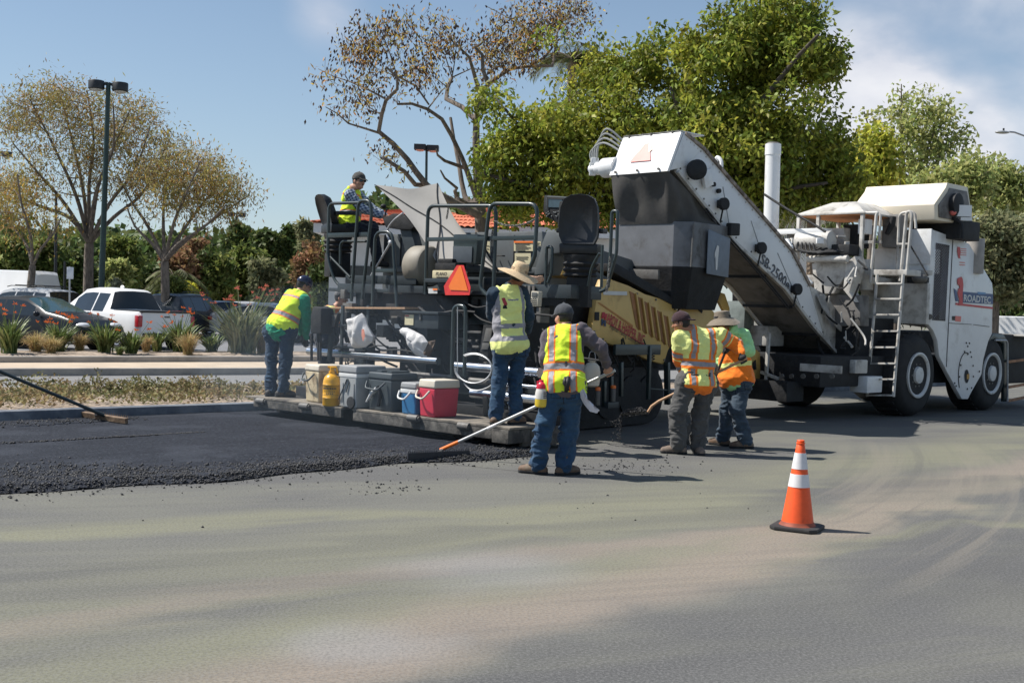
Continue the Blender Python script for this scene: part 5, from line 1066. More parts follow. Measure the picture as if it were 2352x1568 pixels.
# plastic bags
M_BAG = pm('thin_white_plastic', (.72, .71, .70), .45, var=.06, vs=5, trans=.25, bump=.8, bs=12)
def bag(name, label, cv, poly, a, th, mark=None, seed=0):
    """hollow looking hung bag: outline traced, bulged and crumpled, with real thickness"""
    P = [PA(*cv(*q), a) for q in poly]; P = np.array([(p[1], p[2]) for p in P]); cen = P.mean(0); root_p = W(a, *cen)
    r_ = thing(name, label, 'plastic bag', W(a, cen[0], P[:, 1].min())); n = len(P); K = 9; M_ = 8
    bd = []
    for i in range(n):
        for k in range(M_): bd.append(P[i] * (1 - k / M_) + P[(i + 1) % n] * k / M_)
    N_ = len(bd); bd = np.array(bd)
    mb = MB()
    for sg in (-1, 1):
        vs = [W(a + sg * th, *cen)]; fs = []
        for j in range(1, K + 1):
            s = j / K
            for i in range(N_):
                q = cen + (bd[i] - cen) * s; d = sg * th * math.sqrt(max(0, 1 - s ** 2.2))
                cr = (vnoise(np.array([[q[0] * 9 + seed, q[1] * 6, sg * 3.]]))[0] - .5) * .09 + (vnoise(np.array([[q[0] * 24 + seed, q[1] * 14, sg * 3.]]))[0] - .5) * .04; vs.append(W(a + d + cr * (1 - s ** 6), *q))
        for i in range(N_): fs.append((0, 1 + i, 1 + (i + 1) % N_))
        for j in range(K - 1):
            for i in range(N_): fs.append((1 + j * N_ + i, 1 + j * N_ + (i + 1) % N_, 1 + (j + 1) * N_ + (i + 1) % N_, 1 + (j + 1) * N_ + i))
        mb.add(vs, fs)
    mb.build('film', M_BAG, r_, smooth=70); return r_
bg_ = bag('plastic_bag', 'white plastic bag with faded red print hung on the step ladder', e6, [(668, 805), (760, 790), (900, 715), (940, 775), (985, 900), (1010, 960), (1072, 1080), (1055, 1150), (960, 1235), (860, 1252), (780, 1250), (742, 1170), (700, 1000), (690, 880)], .60, .11, seed=3)
mb = MB(); P = TA(e6, [(900, 960), (935, 960), (950, 1070), (920, 1150), (895, 1060)], .46); mb.sheet(P, .003, nrm=-MU); P = TA(e6, [(760, 1120), (900, 1130), (880, 1215), (775, 1215)], .465); mb.build('red_print', pm('faded_red_print', (.62, .25, .18), .6, var=.2), bg_)
bag('plastic_bag', 'empty clear-white plastic bag hanging below the tool chest', h7, [(85, 440), (130, 402), (200, 405), (300, 450), (430, 520), (495, 615), (440, 740), (480, 830), (400, 830), (330, 800), (215, 650), (150, 520)], .62, .05, seed=9)
bag('dark_bag', 'dark brown folded bag hanging right of the white plastic bag', h7, [(430, 690), (500, 600), (600, 580), (560, 700), (490, 820), (440, 790)], .66, .05, seed=5)
for o in [q for q in bpy.data.objects if q.parent and q.parent.name == 'dark_bag']: o.data.materials.clear(); o.data.materials.append(pm('brown_canvas', (.12, .085, .06), .8, var=.3, c2=(.25, .16, .08), amt=.3))
# coil of hose and its stand
rail('stand_loop', h7, [(832, 1100), (858, 95), (1030, 95), (1008, 1150)], .55, .026, cor=.14)
r_ = thing('hose_coil', 'coil of pale cable hanging on the bent tube stand', 'hose', WA(*h7(1130, 1190), .5)); mb = MB()
for dx, dy, rx, ry in ((0, 0, 262, 212), (12, 6, 255, 205)):
    pts = TA(h7, [(1135 + dx + rx * math.cos(t_), 980 + dy + ry * math.sin(t_)) for t_ in np.linspace(-2.1, 4.2 - 1.0, 26)], .5 - dx * .002); mb.tube(pts, .011, 6)
pts = TA(h7, [(1000, 1180), (1080, 1270), (1200, 1295), (1330, 1260), (1420, 1200)], .5); mb.tube(resample(pts, .03), .011, 6); mb.build('loops', M_GALV, r_, smooth=60)
mb = MB(); mb.tube(TA(h7, [(912, 110), (910, 700), (915, 1120)], .5), .007, 6); mb.build('hanging_end', M_GALV, r_)
frame(FR_T)
# small tool box with lid clutter
p0, p1 = PA(*c5(365, 972), 1.10), PA(*c5(560, 972), 1.10); zb_ = DZ + .01; r_ = thing('tool_box', 'cream plastic tool box with black gear piled on its lid, left of the orange triangle', 'tool box', W(1.2, (p0[1] + p1[1]) / 2, p0[2])); z0, z1 = p0[2], PA(*c5(400, 905), 1.1)[2]
mb = MB(); mb.mbox(1.10, 1.34, p0[1], p1[1], z0, z1); bx = mb.build('body', plastic('tan_plastic', (.62, .54, .34)), r_, bevel=.012); mb = MB(); mb.mbox(1.12, 1.33, p0[1] + .03, p1[1] - .02, z1 + .004, z1 + .10); mb.mbox(1.16, 1.3, p0[1] + .05, p1[1] - .12, z1 + .1, z1 + .16); mb.build('tray', M_BLACK, r_, bevel=.012)
mb = MB(); add_text(mb, "PLANO", WA(*c5(395, 948), 1.096), MR, (0, 0, 1), .045, width=.21, ext=.0, bold=.02, shear=.25); mb.build('lettering', M_INK, r_, smooth=0)
mb = MB(); mb.mbox(1.093, 1.099, p0[1] + .09, p1[1] - .13, z0 + .005, z0 + .02); mb.build('grip_slot', M_INK, r_, smooth=0)
mb = MB(); mb.mbox(1.08, 1.5, p0[1] - .12, p1[1] + .10, z0 - .06, z0 - .003); B(mb, 'shelf', M_MGREY, .006)
mb = MB(); P = TA(e6, [(425, 600), (960, 560), (1560, 545), (1565, 600), (960, 612)], .85); P2 = [p + MU * .45 + np.array([0, 0, .02]) for p in P]; q = [PA(*e6(430, 595), .8), PA(*e6(1560, 585), .8)]; zz = q[0][2]
mb.hexa([W(.80, q[0][1], zz - .05), W(.80, q[1][1], zz - .02), W(1.14, q[1][1], zz - .02), W(1.14, q[0][1] + .05, zz - .05), W(.80, q[0][1], zz - .025), W(.80, q[1][1], zz + .01), W(1.14, q[1][1], zz + .01), W(1.14, q[0][1] + .05, zz - .025)]); tag(mb.build('wooden_board', M_WOOD, None, bevel=.004, org=W(.9, (q[0][1] + q[1][1]) / 2, zz)), 'rough brown board laid on the steps above the white bag', 'board')
# water jug, marker cans on the right
c = WB(*c8(150, 850), -.55); r_ = thing('water_jug', 'cream plastic water jug hanging behind the worker in the yellow vest', 'jug', c)
mb = MB(); mb.lathe([(.07, 0), (.105, .02), (.115, .10), (.115, .20), (.10, .27), (.06, .31), (.035, .32), (.05, .335), (.055, .36), (.02, .37), (0, .37)], c, n=24); mb.build('body', PWL, r_); mb = MB(); mb.tube(smooth_path([c + np.array([-.05, 0, .33]), c + np.array([-.03, 0, .46]), c + np.array([.03, 0, .46]), c + np.array([.05, 0, .33])], .03), .006, 6); mb.build('bail', M_GALV, r_)
for (x, y, h_, lb) in [(203, 1005, .24, 'orange topped marker can nearest the worker in blue jeans'), (335, 975, .22, 'orange topped marker can clipped on the grey post')]:
    c = WB(*c8(x, y), YB + .30); r_ = thing('spray_can', lb, 'spray can', c, 'marker cans on the paver side'); mb = MB(); mb.lathe([(.033, 0), (.035, .01), (.035, h_ * .75), (.028, h_ * .8), (0, h_ * .8)], c, n=18); mb.build('body', M_STEEL, r_); mb = MB(); mb.lathe([(.036, h_ * .8 + .002), (.036, h_ * .95), (.026, h_), (0, h_)], c, n=18); mb.build('cap', M_ORANGE, r_)
# radio keypad hanging by the straw hat worker
P = TA(c5, [(1200, 1210), (1262, 1214), (1272, 1085), (1208, 1080)], .85); mb = MB(); mb.prism(P, MU * .08); kp = B(mb, 'keypad', plastic('beige_plastic', (.50, .46, .37)), .01)
mb = MB(); R_ = np.random.RandomState(8)
for i in range(4):
    for j in range(3): p = WA(*c5(1212 + 17 * j, 1150 + 16 * i), .845); mb.box(p, (.018, .006, .014))
P = TA(c5, [(1212, 1130), (1255, 1132), (1260, 1095), (1216, 1092)], .846); mb.sheet(P, .004, nrm=-MU); B(mb, 'keys', M_HOOD, .002, kp)

frame(FR_M)

# ================================================================== MATERIAL TRANSFER VEHICLE
d1 = lambda x, y: (1646.4 + .39 * x, 376.3 + .39 * y); d2 = lambda x, y: (1740.5 + .21 * x, 423.4 + .21 * y); d3 = lambda x, y: (2022.7 + .18 * x, 470.4 + .18 * y)
e4 = lambda x, y: (2145 + .222 * x, 639.7 + .222 * y); e5 = lambda x, y: (1674.6 + .222 * x, 639.7 + .222 * y)
M_MWH = pm('loader_white', (.76, .765, .76), .42, var=.04, vs=1.2, c2=(.44, .42, .385), amt=.32, c2s=2.4, sharp=.2, coat=.15)
M_MWD = pm('grimy_white', (.56, .54, .50), .55, var=.1, vs=3, c2=(.20, .18, .155), amt=.42, c2s=3.2, sharp=.16)
M_CREAM = pm('cream_cover', (.74, .66, .52), .5, var=.05, vs=2, c2=(.48, .36, .26), amt=.22, c2s=5)
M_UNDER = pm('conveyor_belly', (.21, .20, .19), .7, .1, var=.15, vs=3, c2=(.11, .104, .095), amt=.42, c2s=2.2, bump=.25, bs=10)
M_TYRE = pm('tyre_rubber', (.017, .017, .018), .8, var=.25, vs=6, c2=(.05, .046, .04), amt=.35, c2s=3); M_RIM = pm('rim_white', (.60, .60, .585), .5, var=.08, c2=(.34, .31, .27), amt=.36, c2s=5)
M_RED = pm('logo_red', (.55, .045, .05), .45, var=.06); M_BLU = pm('logo_blue', (.045, .085, .20), .45, var=.1); M_BLUL = pm('logo_light_blue', (.12, .28, .50), .45, var=.05)
MT = thing('loader', 'big white wheeled asphalt transfer loader with inclined conveyor reaching over the paver', 'loader', W(11.5, -3.1, 0))
L_ = lambda mb, name, m, bev=.008, par=None, sm=40: mb.build(name, m, par or MT, bevel=bev, smooth=sm)
CB = -2.60                                   # right side plane of the conveyor
# conveyor: side plate, belly, top cover, far side
sd = [(938, 85), (1060, 190), (1170, 300), (1490, 650), (1800, 1000), (2000, 1230), (2080, 1380)]
top_px = [c7(*q) for q in [(945, 90), (1100, 215), (1380, 540), (1660, 860), (1850, 1080)]] + [d1(545, 715)]
bot_px = [d1(725, 1140), d1(560, 955), d1(400, 740)] + [c7(*q) for q in [(1330, 985), (1130, 735), (880, 415)]]
tp = TB(I_, top_px, CB); bt = TB(I_, bot_px, CB)
CW = -MR * 1.06
mb = MB(); mb.prism(tp + bt, -MR * .05); cs_ = L_(mb, 'conveyor_side', M_MWH, .008)
mb = MB(); mb.prism([q + CW for q in tp + bt], -MR * .05); L_(mb, 'conveyor_side', M_MWH, .008)
mb = MB(); n = len(tp)
for i in range(n - 1):
    a, b_ = tp[i] - MR * .03, tp[i + 1] - MR * .03; mb.hexa([a - np.array([0, 0, .02]), b_ - np.array([0, 0, .02]), b_ + CW - np.array([0, 0, .02]), a + CW - np.array([0, 0, .02]), a, b_, b_ + CW, a + CW])
L_(mb, 'conveyor_cover', M_MWH, 0)
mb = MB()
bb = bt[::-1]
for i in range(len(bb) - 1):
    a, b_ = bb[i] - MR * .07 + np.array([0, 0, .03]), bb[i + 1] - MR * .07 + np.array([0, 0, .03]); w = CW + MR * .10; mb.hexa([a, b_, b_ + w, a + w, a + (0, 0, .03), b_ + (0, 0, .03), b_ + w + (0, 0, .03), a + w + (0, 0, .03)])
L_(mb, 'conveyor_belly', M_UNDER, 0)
for k in (.35, .52, .69, .86):
    mb = MB(); a = bb[0] * (1 - k) + bb[-1] * k - MR * .06; mb.bar(a, a + CW + MR * .08, .03, .05); L_(mb, 'belly_rib', M_BLACK, .003)
mb = MB(); [mb.bar(bb[i] + MR * .02, bb[i + 1] + MR * .02, .05, .05) for i in range(len(bb) - 1)]; L_(mb, 'lower_flange', M_MWD, .004, cs_)
mb = MB(); [mb.bar(tp[i] + MR * .012, tp[i + 1] + MR * .012, .04, .05) for i in range(n - 1)]; L_(mb, 'upper_flange', pm('rusty_edge', (.36, .30, .25), .8, var=.25, vs=8, c2=(.14, .11, .09), amt=.5, c2s=9), .004, cs_)
# head hood
hr_t = WB(*c7(938, 92), CB); hr_b = WB(*c7(872, 412), CB)
e = .03
hb_ = [hr_b - MR * 0, hr_t, hr_t + CW - MR * .05, hr_b + CW - MR * .05]
# face left edge measured: lean and width follow the picture
mb = MB(); bk = MU * .35
mb.prism([hr_b - MU * .20 + (0, 0, -.02), hr_t - MU * .06 + (0, 0, .02), hr_t + CW - MR * .06 - MU * .06 + (0, 0, .02), hr_b + CW - MR * .06 - MU * .20 + (0, 0, -.02)], MU * .06); hh = L_(mb, 'head_hood', pm('hood_white', (.84, .84, .83), .4, var=.02, coat=.2), .012)
mb = MB(); mb.prism([hr_b - MU * .14, hr_t - MU * .0 + (0, 0, .02), hr_t + MU * .4 + (0, 0, -.18), hr_b + MU * .25 + (0, 0, .1)], MR * .012); mb.hexa([q for q in [hr_t + (0, 0, .022), hr_t + CW - MR * .06 + (0, 0, .022), hr_t + CW - MR * .06 + MU * .5 + (0, 0, .022), hr_t + MU * .5 + (0, 0, .022)]] + [q + np.array([0, 0, .02]) for q in [hr_t - MU * .07 + (0, 0, .022), hr_t + CW - MR * .06 - MU * .07 + (0, 0, .022), hr_t + CW - MR * .06 + MU * .5 + (0, 0, .022), hr_t + MU * .5 + (0, 0, .022)]]); L_(mb, 'hood_cheek', M_MWH, .006, hh)
f0, f1, f2, f3 = hr_b - MU * .205, hr_t - MU * .065, hr_t + CW - MR * .06 - MU * .065, hr_b + CW - MR * .06 - MU * .205
def onf(s, t_, off=.006): p = (f3 * (1 - s) + f0 * s) * (1 - t_) + (f2 * (1 - s) + f1 * s) * t_; return p - MU * off
M_FLR = pm('faded_reflector', (.72, .16, .13), .4, var=.08, vs=8); M_FLO = pm('faded_reflector_rim', (.80, .46, .34), .4, var=.1)
mb = MB(); mb.sheet([onf(.30, .30), onf(.66, .30), onf(.53, .80), onf(.45, .80)], .004, nrm=-MU); tr_ = L_(mb, 'warning_triangle', M_FLR, 0, hh)
mb = MB(); mb.sheet([onf(.575, .52, .008), onf(.62, .60, .008), onf(.545, .81, .008), onf(.52, .77, .008)], .004, nrm=-MU); L_(mb, 'triangle_rim', M_FLO, 0, tr_)
mb = MB(); mb.sheet([onf(.355, .60, .008), onf(.40, .55, .008), onf(.46, .77, .008), onf(.435, .81, .008)], .004, nrm=-MU); L_(mb, 'triangle_rim', M_FLO, 0, tr_)
for s in (.12, .5, .86):
    mb = MB(); mb.tube([onf(s, .04, 0), onf(s, .04, .03)], .018, 8); L_(mb, 'bolt', M_STEEL, 0, hh); mb = MB(); p = onf(s, 1.0, .0); mb.bar(p, p + np.array([0, 0, .05]), .02, .02); L_(mb, 'hinge_pin', M_STEEL, 0, hh)
# drive motor and hoses on the far side of the head
m0 = onf(-.02, .22, -.10); mb = MB(); mb.tube([m0 + MR * .05, m0 - MR * .22], .15, 18); mb.tube([m0 - MR * .22, m0 - MR * .36], .10, 16); mb.tube([m0 - MR * .36, m0 - MR * .50], .07, 12); dm = L_(mb, 'drive_motor', M_MWH, .006); mb = MB(); mb.box(m0 - MR * .46, (.10, .10, .2)); mb.box(m0 - MR * .42 + np.array([0, 0, .12]), (.12, .08, .10)); L_(mb, 'valve_body', M_MWH, .012, dm)
for k in range(4):
    pts = [m0 - MR * (.38 + .035 * k) + np.array([0, 0, .12]), m0 - MR * (.36 + .05 * k) + np.array([0, 0, .36 - .03 * k]), m0 - MR * (.20 + .02 * k) + np.array([0, 0, .60 - .07 * k]), onf(.02, .93 - .09 * k, -.03)]; mb = MB(); mb.tube(resample(pts, .05), .017, 7); L_(mb, 'hose', pm('grey_hose', (.30, .31, .30), .5, var=.1), 0, dm)
# rubber drop curtain between head and hopper insert
bt_z = zt_ - .03; cb0 = hr_b - MU * .19 + np.array([0, 0, .0]); cl0 = hr_b + CW - MR * .06 - MU * .19
mb = MB(); K = 10; N_ = 44; path = [cl0 + MR * .03, cb0 - MR * .01, cb0 + MU * .95 - MR * .03 + np.array([0, 0, -.45]), cl0 + MU * .95 + MR * .03 + np.array([0, 0, -.45])]
# lower outline = mouth of the insert
lw = [np.array([*(FR_T[0] + FR_T[1] * a + FR_T[2] * b_)[:2], bt_z]) for a, b_ in [(A0 - .01, v0[1] + .03), (A0 - .01, v1[1] - .01), (A0 + .9, b2 - .02), (A0 + .9, v0[1] + .1)]]
vs = []
for i in range(K + 1):
    s = i / K
    for j in range(N_ + 1):
        u_ = j / N_ * 3; k = min(2, int(u_)); f_ = u_ - k; t_ = path[k] * (1 - f_) + path[k + 1] * f_; b_ = lw[k] * (1 - f_) + lw[k + 1] * f_; p = t_ * (1 - s) + b_ * s
        fold = (math.sin(j * .9) * .03 + math.sin(j * .41 + 2 * s) * .03) * math.sin(math.pi * min(1, s * 1.15)) ; vs.append(p - MU * fold if k == 0 else p + MR * fold)
mb.add(vs, [(i * (N_ + 1) + j, i * (N_ + 1) + j + 1, (i + 1) * (N_ + 1) + j + 1, (i + 1) * (N_ + 1) + j) for i in range(K) for j in range(N_)])
L_(mb, 'drop_curtain', pm('dusty_rubber', (.055, .052, .05), .8, var=.2, vs=3, c2=(.11, .105, .095), amt=.45, c2s=1.6, sharp=.3, bump=.2, bs=20), 0, None, 180)
# work lights and marker lights on the side plate
for k, (x, y, r) in enumerate([(1275, 690, .095), (1595, 1065, .095), (1900, 1415, .095)]):
    p = WB(*c7(x, y), CB + .10); mb = MB(); mb.lathe([(r * .5, -.09), (r, -.02), (r, .04), (r * .9, .05), (0, .05)], p, MR - MU * .2, 18); wl = L_(mb, 'work_light', M_BLACK, 0); mb = MB(); mb.bar(p - MR * .1, p, .05, .12); mb.tube([p - (0, 0, .05), p - (0, 0, .28) + MU * .02 - MR * .06], .014, 6); L_(mb, 'light_bracket', M_BLACK, 0, wl)
p = WB(*c7(1045, 400), CB + .12); mb = MB(); mb.lathe([(0, -.10), (.08, -.08), (.15, -.02), (.15, .05), (.12, .07), (0, .07)], p, (MR * .9 - MU * .5), 22); wl = L_(mb, 'shaft_cover', M_BLACK, 0); p = WB(*c7(1085, 405), CB + .14); mb = MB(); mb.ball(p, (.05, .05, .05)); L_(mb, 'shaft_end', M_RAIL, 0, wl)
p = WB(*c7(1365, 905), CB + .16); mb = MB(); mb.prism([p + MU * x + np.array([0, 0, z]) - MR * .08 for x, z in ((-.10, -.10), (.14, -.09), (.14, .10), (-.10, .09))], MR * .10); wl = L_(mb, 'flood_light', M_BLACK, .02); mb = MB(); mb.bar(p - MR * .2 - (0, 0, .08), p - (0, 0, .05), .03, .03); L_(mb, 'light_bracket', M_RAIL, .004, wl)
p = WB(*c7(1120, 450), CB + .04); mb = MB(); mb.prism([p + MU * x * 1.0 + np.array([0, 0, z]) for x, z in ((-.12, .05), (.08, .12), (.16, -.12), (-.03, -.2))], MR * .05); L_(mb, 'bearing_plate', M_MWH, .01, cs_)
for x, y in [(1225, 580), (1180, 525)]:
    p = WB(*c7(x, y), CB + .02); mb = MB(); mb.tube([p, p + MR * .05], .035, 12); L_(mb, 'marker_lens', M_BLACK, 0, cs_)
p0, p1 = WB(*c7(1600, 1150), CB + .012), WB(*c7(1838, 1388), CB + .012); xd = p1 - p0; up = np.cross(MR, xd); up = up / np.linalg.norm(up); up = up if up[2] > 0 else -up
mb = MB(); add_text(mb, "SB-2500e", p0 - up * .08, xd, up, .17, width=np.linalg.norm(xd), ext=0., bold=.012); L_(mb, 'lettering', pm('black_vinyl', (.05, .055, .07), .5), 0, cs_)
mb = MB(); pts = [WB(*c7(x, y), CB + .06) for x, y in [(1130, 730), (1290, 930), (1450, 1110), (1640, 1330), (1830, 1560)]]; mb.tube(resample(pts, .1), .016, 6); mb.tube(resample([q - (0, 0, .05) for q in pts], .1), .012, 6); L_(mb, 'side_hoses', M_BLACK, 0)
p = WB(*c7(1215, 350), CB - .3); mb = MB(); mb.tube(smooth_path([p - (0, 0, .3), p + (0, 0, .12), p + MR * .10 + (0, 0, .05), p + MR * .1 - (0, 0, .2)], .06), .03, 8); L_(mb, 'lifting_eye', M_MWH, 0)
# lower frame below the conveyor foot
sp = [WB(*d1(545, 715), CB + .01), WB(*d1(640, 770), CB + .01), WB(*d1(815, 1000), CB + .01), WB(*d1(760, 1140), CB + .01), WB(*d1(640, 1040), CB + .01)]
mb = MB(); mb.prism(sp, -MR * .1); L_(mb, 'conveyor_pivot', M_MWD, .01)
mb = MB()
for k in range(5): pts = [WB(*d1(590 + 9 * k, 770), CB + .05), WB(*d1(640 + 6 * k, 870 + 4 * k), CB + .12), WB(*d1(720, 950 + 6 * k), CB + .12), WB(*d1(800, 985 + 5 * k), CB + .06)]; mb.tube(resample(pts, .06), .016, 6)
L_(mb, 'hose_bundle', pm('pale_hose', (.36, .35, .33), .6, var=.2), 0)
mb = MB(); mb.mbox(8.4, 14.8, -4.35, -1.95, .55, 1.05); mb.mbox(9.9, 11.2, -4.2, -2.2, .9, 1.7); L_(mb, 'chassis', M_BLACK, .02)
mb = MB(); p, q = hz(e5, (740, 915), (1165, 945), 8.1); mb.bar(p, q, .05, .12); L_(mb, 'bumper_bar', M_MWD, .006)
mb = MB(); mb.mbox(8.0, 8.5, -4.3, -2.3, .30, .62); L_(mb, 'rear_bumper', M_BLACK, .01)
for x in (540, 640, 760, 900, 1060): p = WA(*e5(x, 1010), 7.98); mb = MB(); mb.tube([p, p + MU * .03], .04, 10); L_(mb, 'bumper_lamp', M_STEEL, 0)
p0, p1 = PA(*d1(785, 1245), 9.6), PA(*d1(885, 1350), 9.6); mb = MB(); mb.mbox(9.6, 10.1, p0[1], p1[1], p1[2], p0[2]); L_(mb, 'battery_box', M_MWH, .02)
p0, p1 = PA(*d1(745, 1150), 9.3), PA(*d1(815, 1235), 9.3); mb = MB(); mb.mbox(9.3, 9.7, p0[1], p1[1], p1[2], p0[2]); L_(mb, 'valve_cabinet', M_MWD, .02)
# right body panel (plane b = SB_)
SB_ = -1.65
pan = [(1262, 383), (1392, 430), (1487, 470), (1622, 700), (1628, 745), (1622, 1000), (1600, 1045), (1572, 1150), (1560, 1240), (1500, 1345), (1480, 1385), (1445, 1385), (1420, 1340), (1352, 1215), (1310, 1130), (1300, 1040), (1275, 980), (1238, 935), (1240, 640)]
P = TB(d1, pan, SB_); mb = MB(); mb.prism(P, -MR * .09); bp = L_(mb, 'body_panel', M_MWH, .02)
P = TB(d1, [(1262, 383), (1392, 430), (1487, 470), (1622, 700), (1622, 990), (1238, 935), (1240, 640)], SB_ - .095); mb = MB(); mb.prism(P, -MR * 1.0); L_(mb, 'engine_bay', M_MWD, .02)
mb = MB(); mb.bar(WB(*d1(1391, 440), SB_ + .006), WB(*d1(1352, 1195), SB_ + .006), .012, .012); mb.bar(WB(*d1(1365, 937), SB_ + .004), WB(*d1(1500, 945), SB_ + .004), .01, .01); mb.bar(WB(*d1(1512, 946), SB_ + .004), WB(*d1(1605, 958), SB_ + .004), .01, .01); L_(mb, 'panel_seam', pm('seam_dark', (.12, .12, .125), .8), 0, bp)
P = TB(d1, [(1292, 465), (1370, 480), (1345, 925), (1270, 920)], SB_ + .003); mb = MB(); mb.sheet(P, .004, nrm=MR); gr = L_(mb, 'grille_recess', pm('grille_dark', (.045, .045, .055), .6, var=.3, vs=9), 0, bp)
P = TB(d1, [(1328, 490), (1368, 490), (1342, 915), (1308, 918)], SB_ + .006); mb = MB(); mb.sheet(P, .003, nrm=MR); L_(mb, 'radiator_core', pm('core_grey', (.16, .18, .20), .5, var=.15, vs=20), 0, gr)
mb = MB(); g0, g1, g2, g3 = TB(d1, [(1292, 465), (1370, 480), (1345, 925), (1270, 920)], SB_ + .016)
for k in range(-6, 27):
    for sg in (1, -1):
        # diagonal wires clipped to the opening
        pts = []
        for s in np.linspace(0, 1, 25):
            t_ = (k / 26 + sg * s * .25)
            if 0 <= t_ <= 1: pts.append((g0 * (1 - s) + g1 * s) * (1 - t_) + (g3 * (1 - s) + g2 * s) * t_)
        if len(pts) > 2: mb.tube([pts[0], pts[-1]], .007, 4)
L_(mb, 'wire_mesh', pm('mesh_wire', (.22, .21, .22), .5, .3), 0, gr)
mb = MB(); mb.tube([WB(*d1(1253, 900), SB_), WB(*d1(1253, 900), SB_ + .03)], .05, 12); L_(mb, 'latch', M_STEEL, 0, bp)
# emblem and lettering
EP = SB_ + .008
def dec(cv, q, m, name, off=0., par=None): mb = MB(); mb.sheet(TB(cv, q, EP + off), .002, nrm=MR); return L_(mb, name, m, 0, par or bp)
dec(e4, [(205, 100), (232, 120), (255, 235), (225, 235)], M_BLU, 'emblem_wedge')
dec(e4, [(243, 0), (285, -20), (298, 5), (305, 60), (302, 110), (297, 160), (300, 280), (258, 278), (262, 210), (245, 150), (252, 110), (270, 95), (262, 70), (245, 60)], M_RED, 'emblem_road', .004)
dec(e4, [(300, 135), (455, 150), (612, 160), (610, 265), (300, 248)], M_BLU, 'name_band', .0); dec(e4, [(455, 138), (535, 145), (535, 162), (455, 160)], M_BLUL, 'name_band_top', .003)
dec(e4, [(225, 250), (612, 296), (608, 314), (225, 272)], M_RED, 'name_underline', .001)
p0, p1 = WB(*e4(308, 232), EP + .006), WB(*e4(588, 256), EP + .006); mb = MB(); add_text(mb, "ROADTEC", p0, p1 - p0, (0, 0, 1), .125, width=np.linalg.norm(p1 - p0), ext=0., bold=.03); L_(mb, 'name_lettering', M_LABELW, 0, bp)
dec(e4, [(190, 388), (217, 388), (215, 432), (190, 430)], M_INK, 'notice_dark'); dec(e4, [(222, 385), (282, 390), (278, 447), (220, 440)], M_FLR, 'notice_red')
dec(d1, [(1418, 488), (1432, 490), (1436, 520), (1432, 552), (1440, 558), (1424, 555), (1416, 520)], M_RED, 'crest'); 
mb = MB()
for k in range(4): mb.bar(WB(*d1(1438, 500 + 12 * k), EP), WB(*d1(1470, 502 + 12 * k), EP), .003, .012)
for k in range(2): mb.bar(WB(*d1(1430, 580 + 14 * k), EP), WB(*d1(1462, 582 + 14 * k), EP), .003, .014)
L_(mb, 'small_print', M_FLR, 0, bp)
mb = MB(); c_ = WB(*e4(335, 1010), EP); ring = [WB(*e4(335 - 80 * math.cos(t_) , 1010 - 245 * math.sin(t_)), EP) for t_ in np.linspace(-.5, 1.9, 20)]; mb.tube(ring, .008, 5); L_(mb, 'hatch_outline', M_INK, 0, bp)
for x, y, rx, ry in [(340, 1010, 22, 70)]: mb = MB(); mb.sheet([WB(*e4(x + rx * math.cos(t_), y + ry * math.sin(t_)), EP) for t_ in np.linspace(0, 6.28, 20)[:-1]], .003, nrm=MR); L_(mb, 'drain_hole', M_BLACK, 0, bp)
dec(e4, [(340, 990), (368, 985), (365, 1035), (342, 1040)], pm('amber', (.5, .25, .03), .5), 'drain_plug', .004)
R_ = np.random.RandomState(6)
for x, y in [(335, 665), (368, 668), (350, 700), (318, 755), (378, 760), (350, 780), (388, 810), (278, 895), (405, 900), (265, 1015), (408, 1012), (390, 1130), (345, 1140), (215, 1080), (230, 1110), (470, 960)]:
    mb = MB(); p = WB(*e4(x, y), EP - .003); mb.tube([p, p + MR * .008], .018, 8); L_(mb, 'bolt', M_INK, 0, bp)
# rear face box beside the panel, side tank behind the ladder
def abox(name, cv, x0, y0, x1, y1, a, dp, m, bev=.012, par=None):
    p0, p1 = PA(*cv(x0, y0), a), PA(*cv(x1, y1), a); mb = MB(); mb.mbox(a, a + dp, p0[1], p1[1], p1[2], p0[2]); return L_(mb, name, m, bev, par)
abox('rear_door', d1, 1135, 385, 1256, 590, 11.26, .04, M_MWH); abox('rear_panel', d1, 930, 500, 1250, 645, 11.305, .4, M_MWH)
abox('side_tank', d1, 850, 700, 1232, 945, 11.18, .1, M_MWD); abox('tank_shelf', d1, 880, 625, 1240, 655, 11.1, .19, M_MWD, .006); abox('pump_housing', d1, 1120, 665, 1230, 700, 11.15, .13, M_BLACK)
mb = MB(); mb.ball(WA(*d1(1195, 675), 11.0), (.14, .12, .09)); L_(mb, 'pump', M_STEEL, 0)
mb = MB(); mb.bar(WA(*d1(1140, 480), 11.0), WA(*d1(1245, 660), 11.0), .02, .02); L_(mb, 'stay_rod', M_BLACK, 0)
mb = MB(); mb.tube([WA(*d1(872, 565), 10.3), WA(*d1(878, 745), 10.3)], .12, 14); L_(mb, 'filter_can', M_MWD, .008)
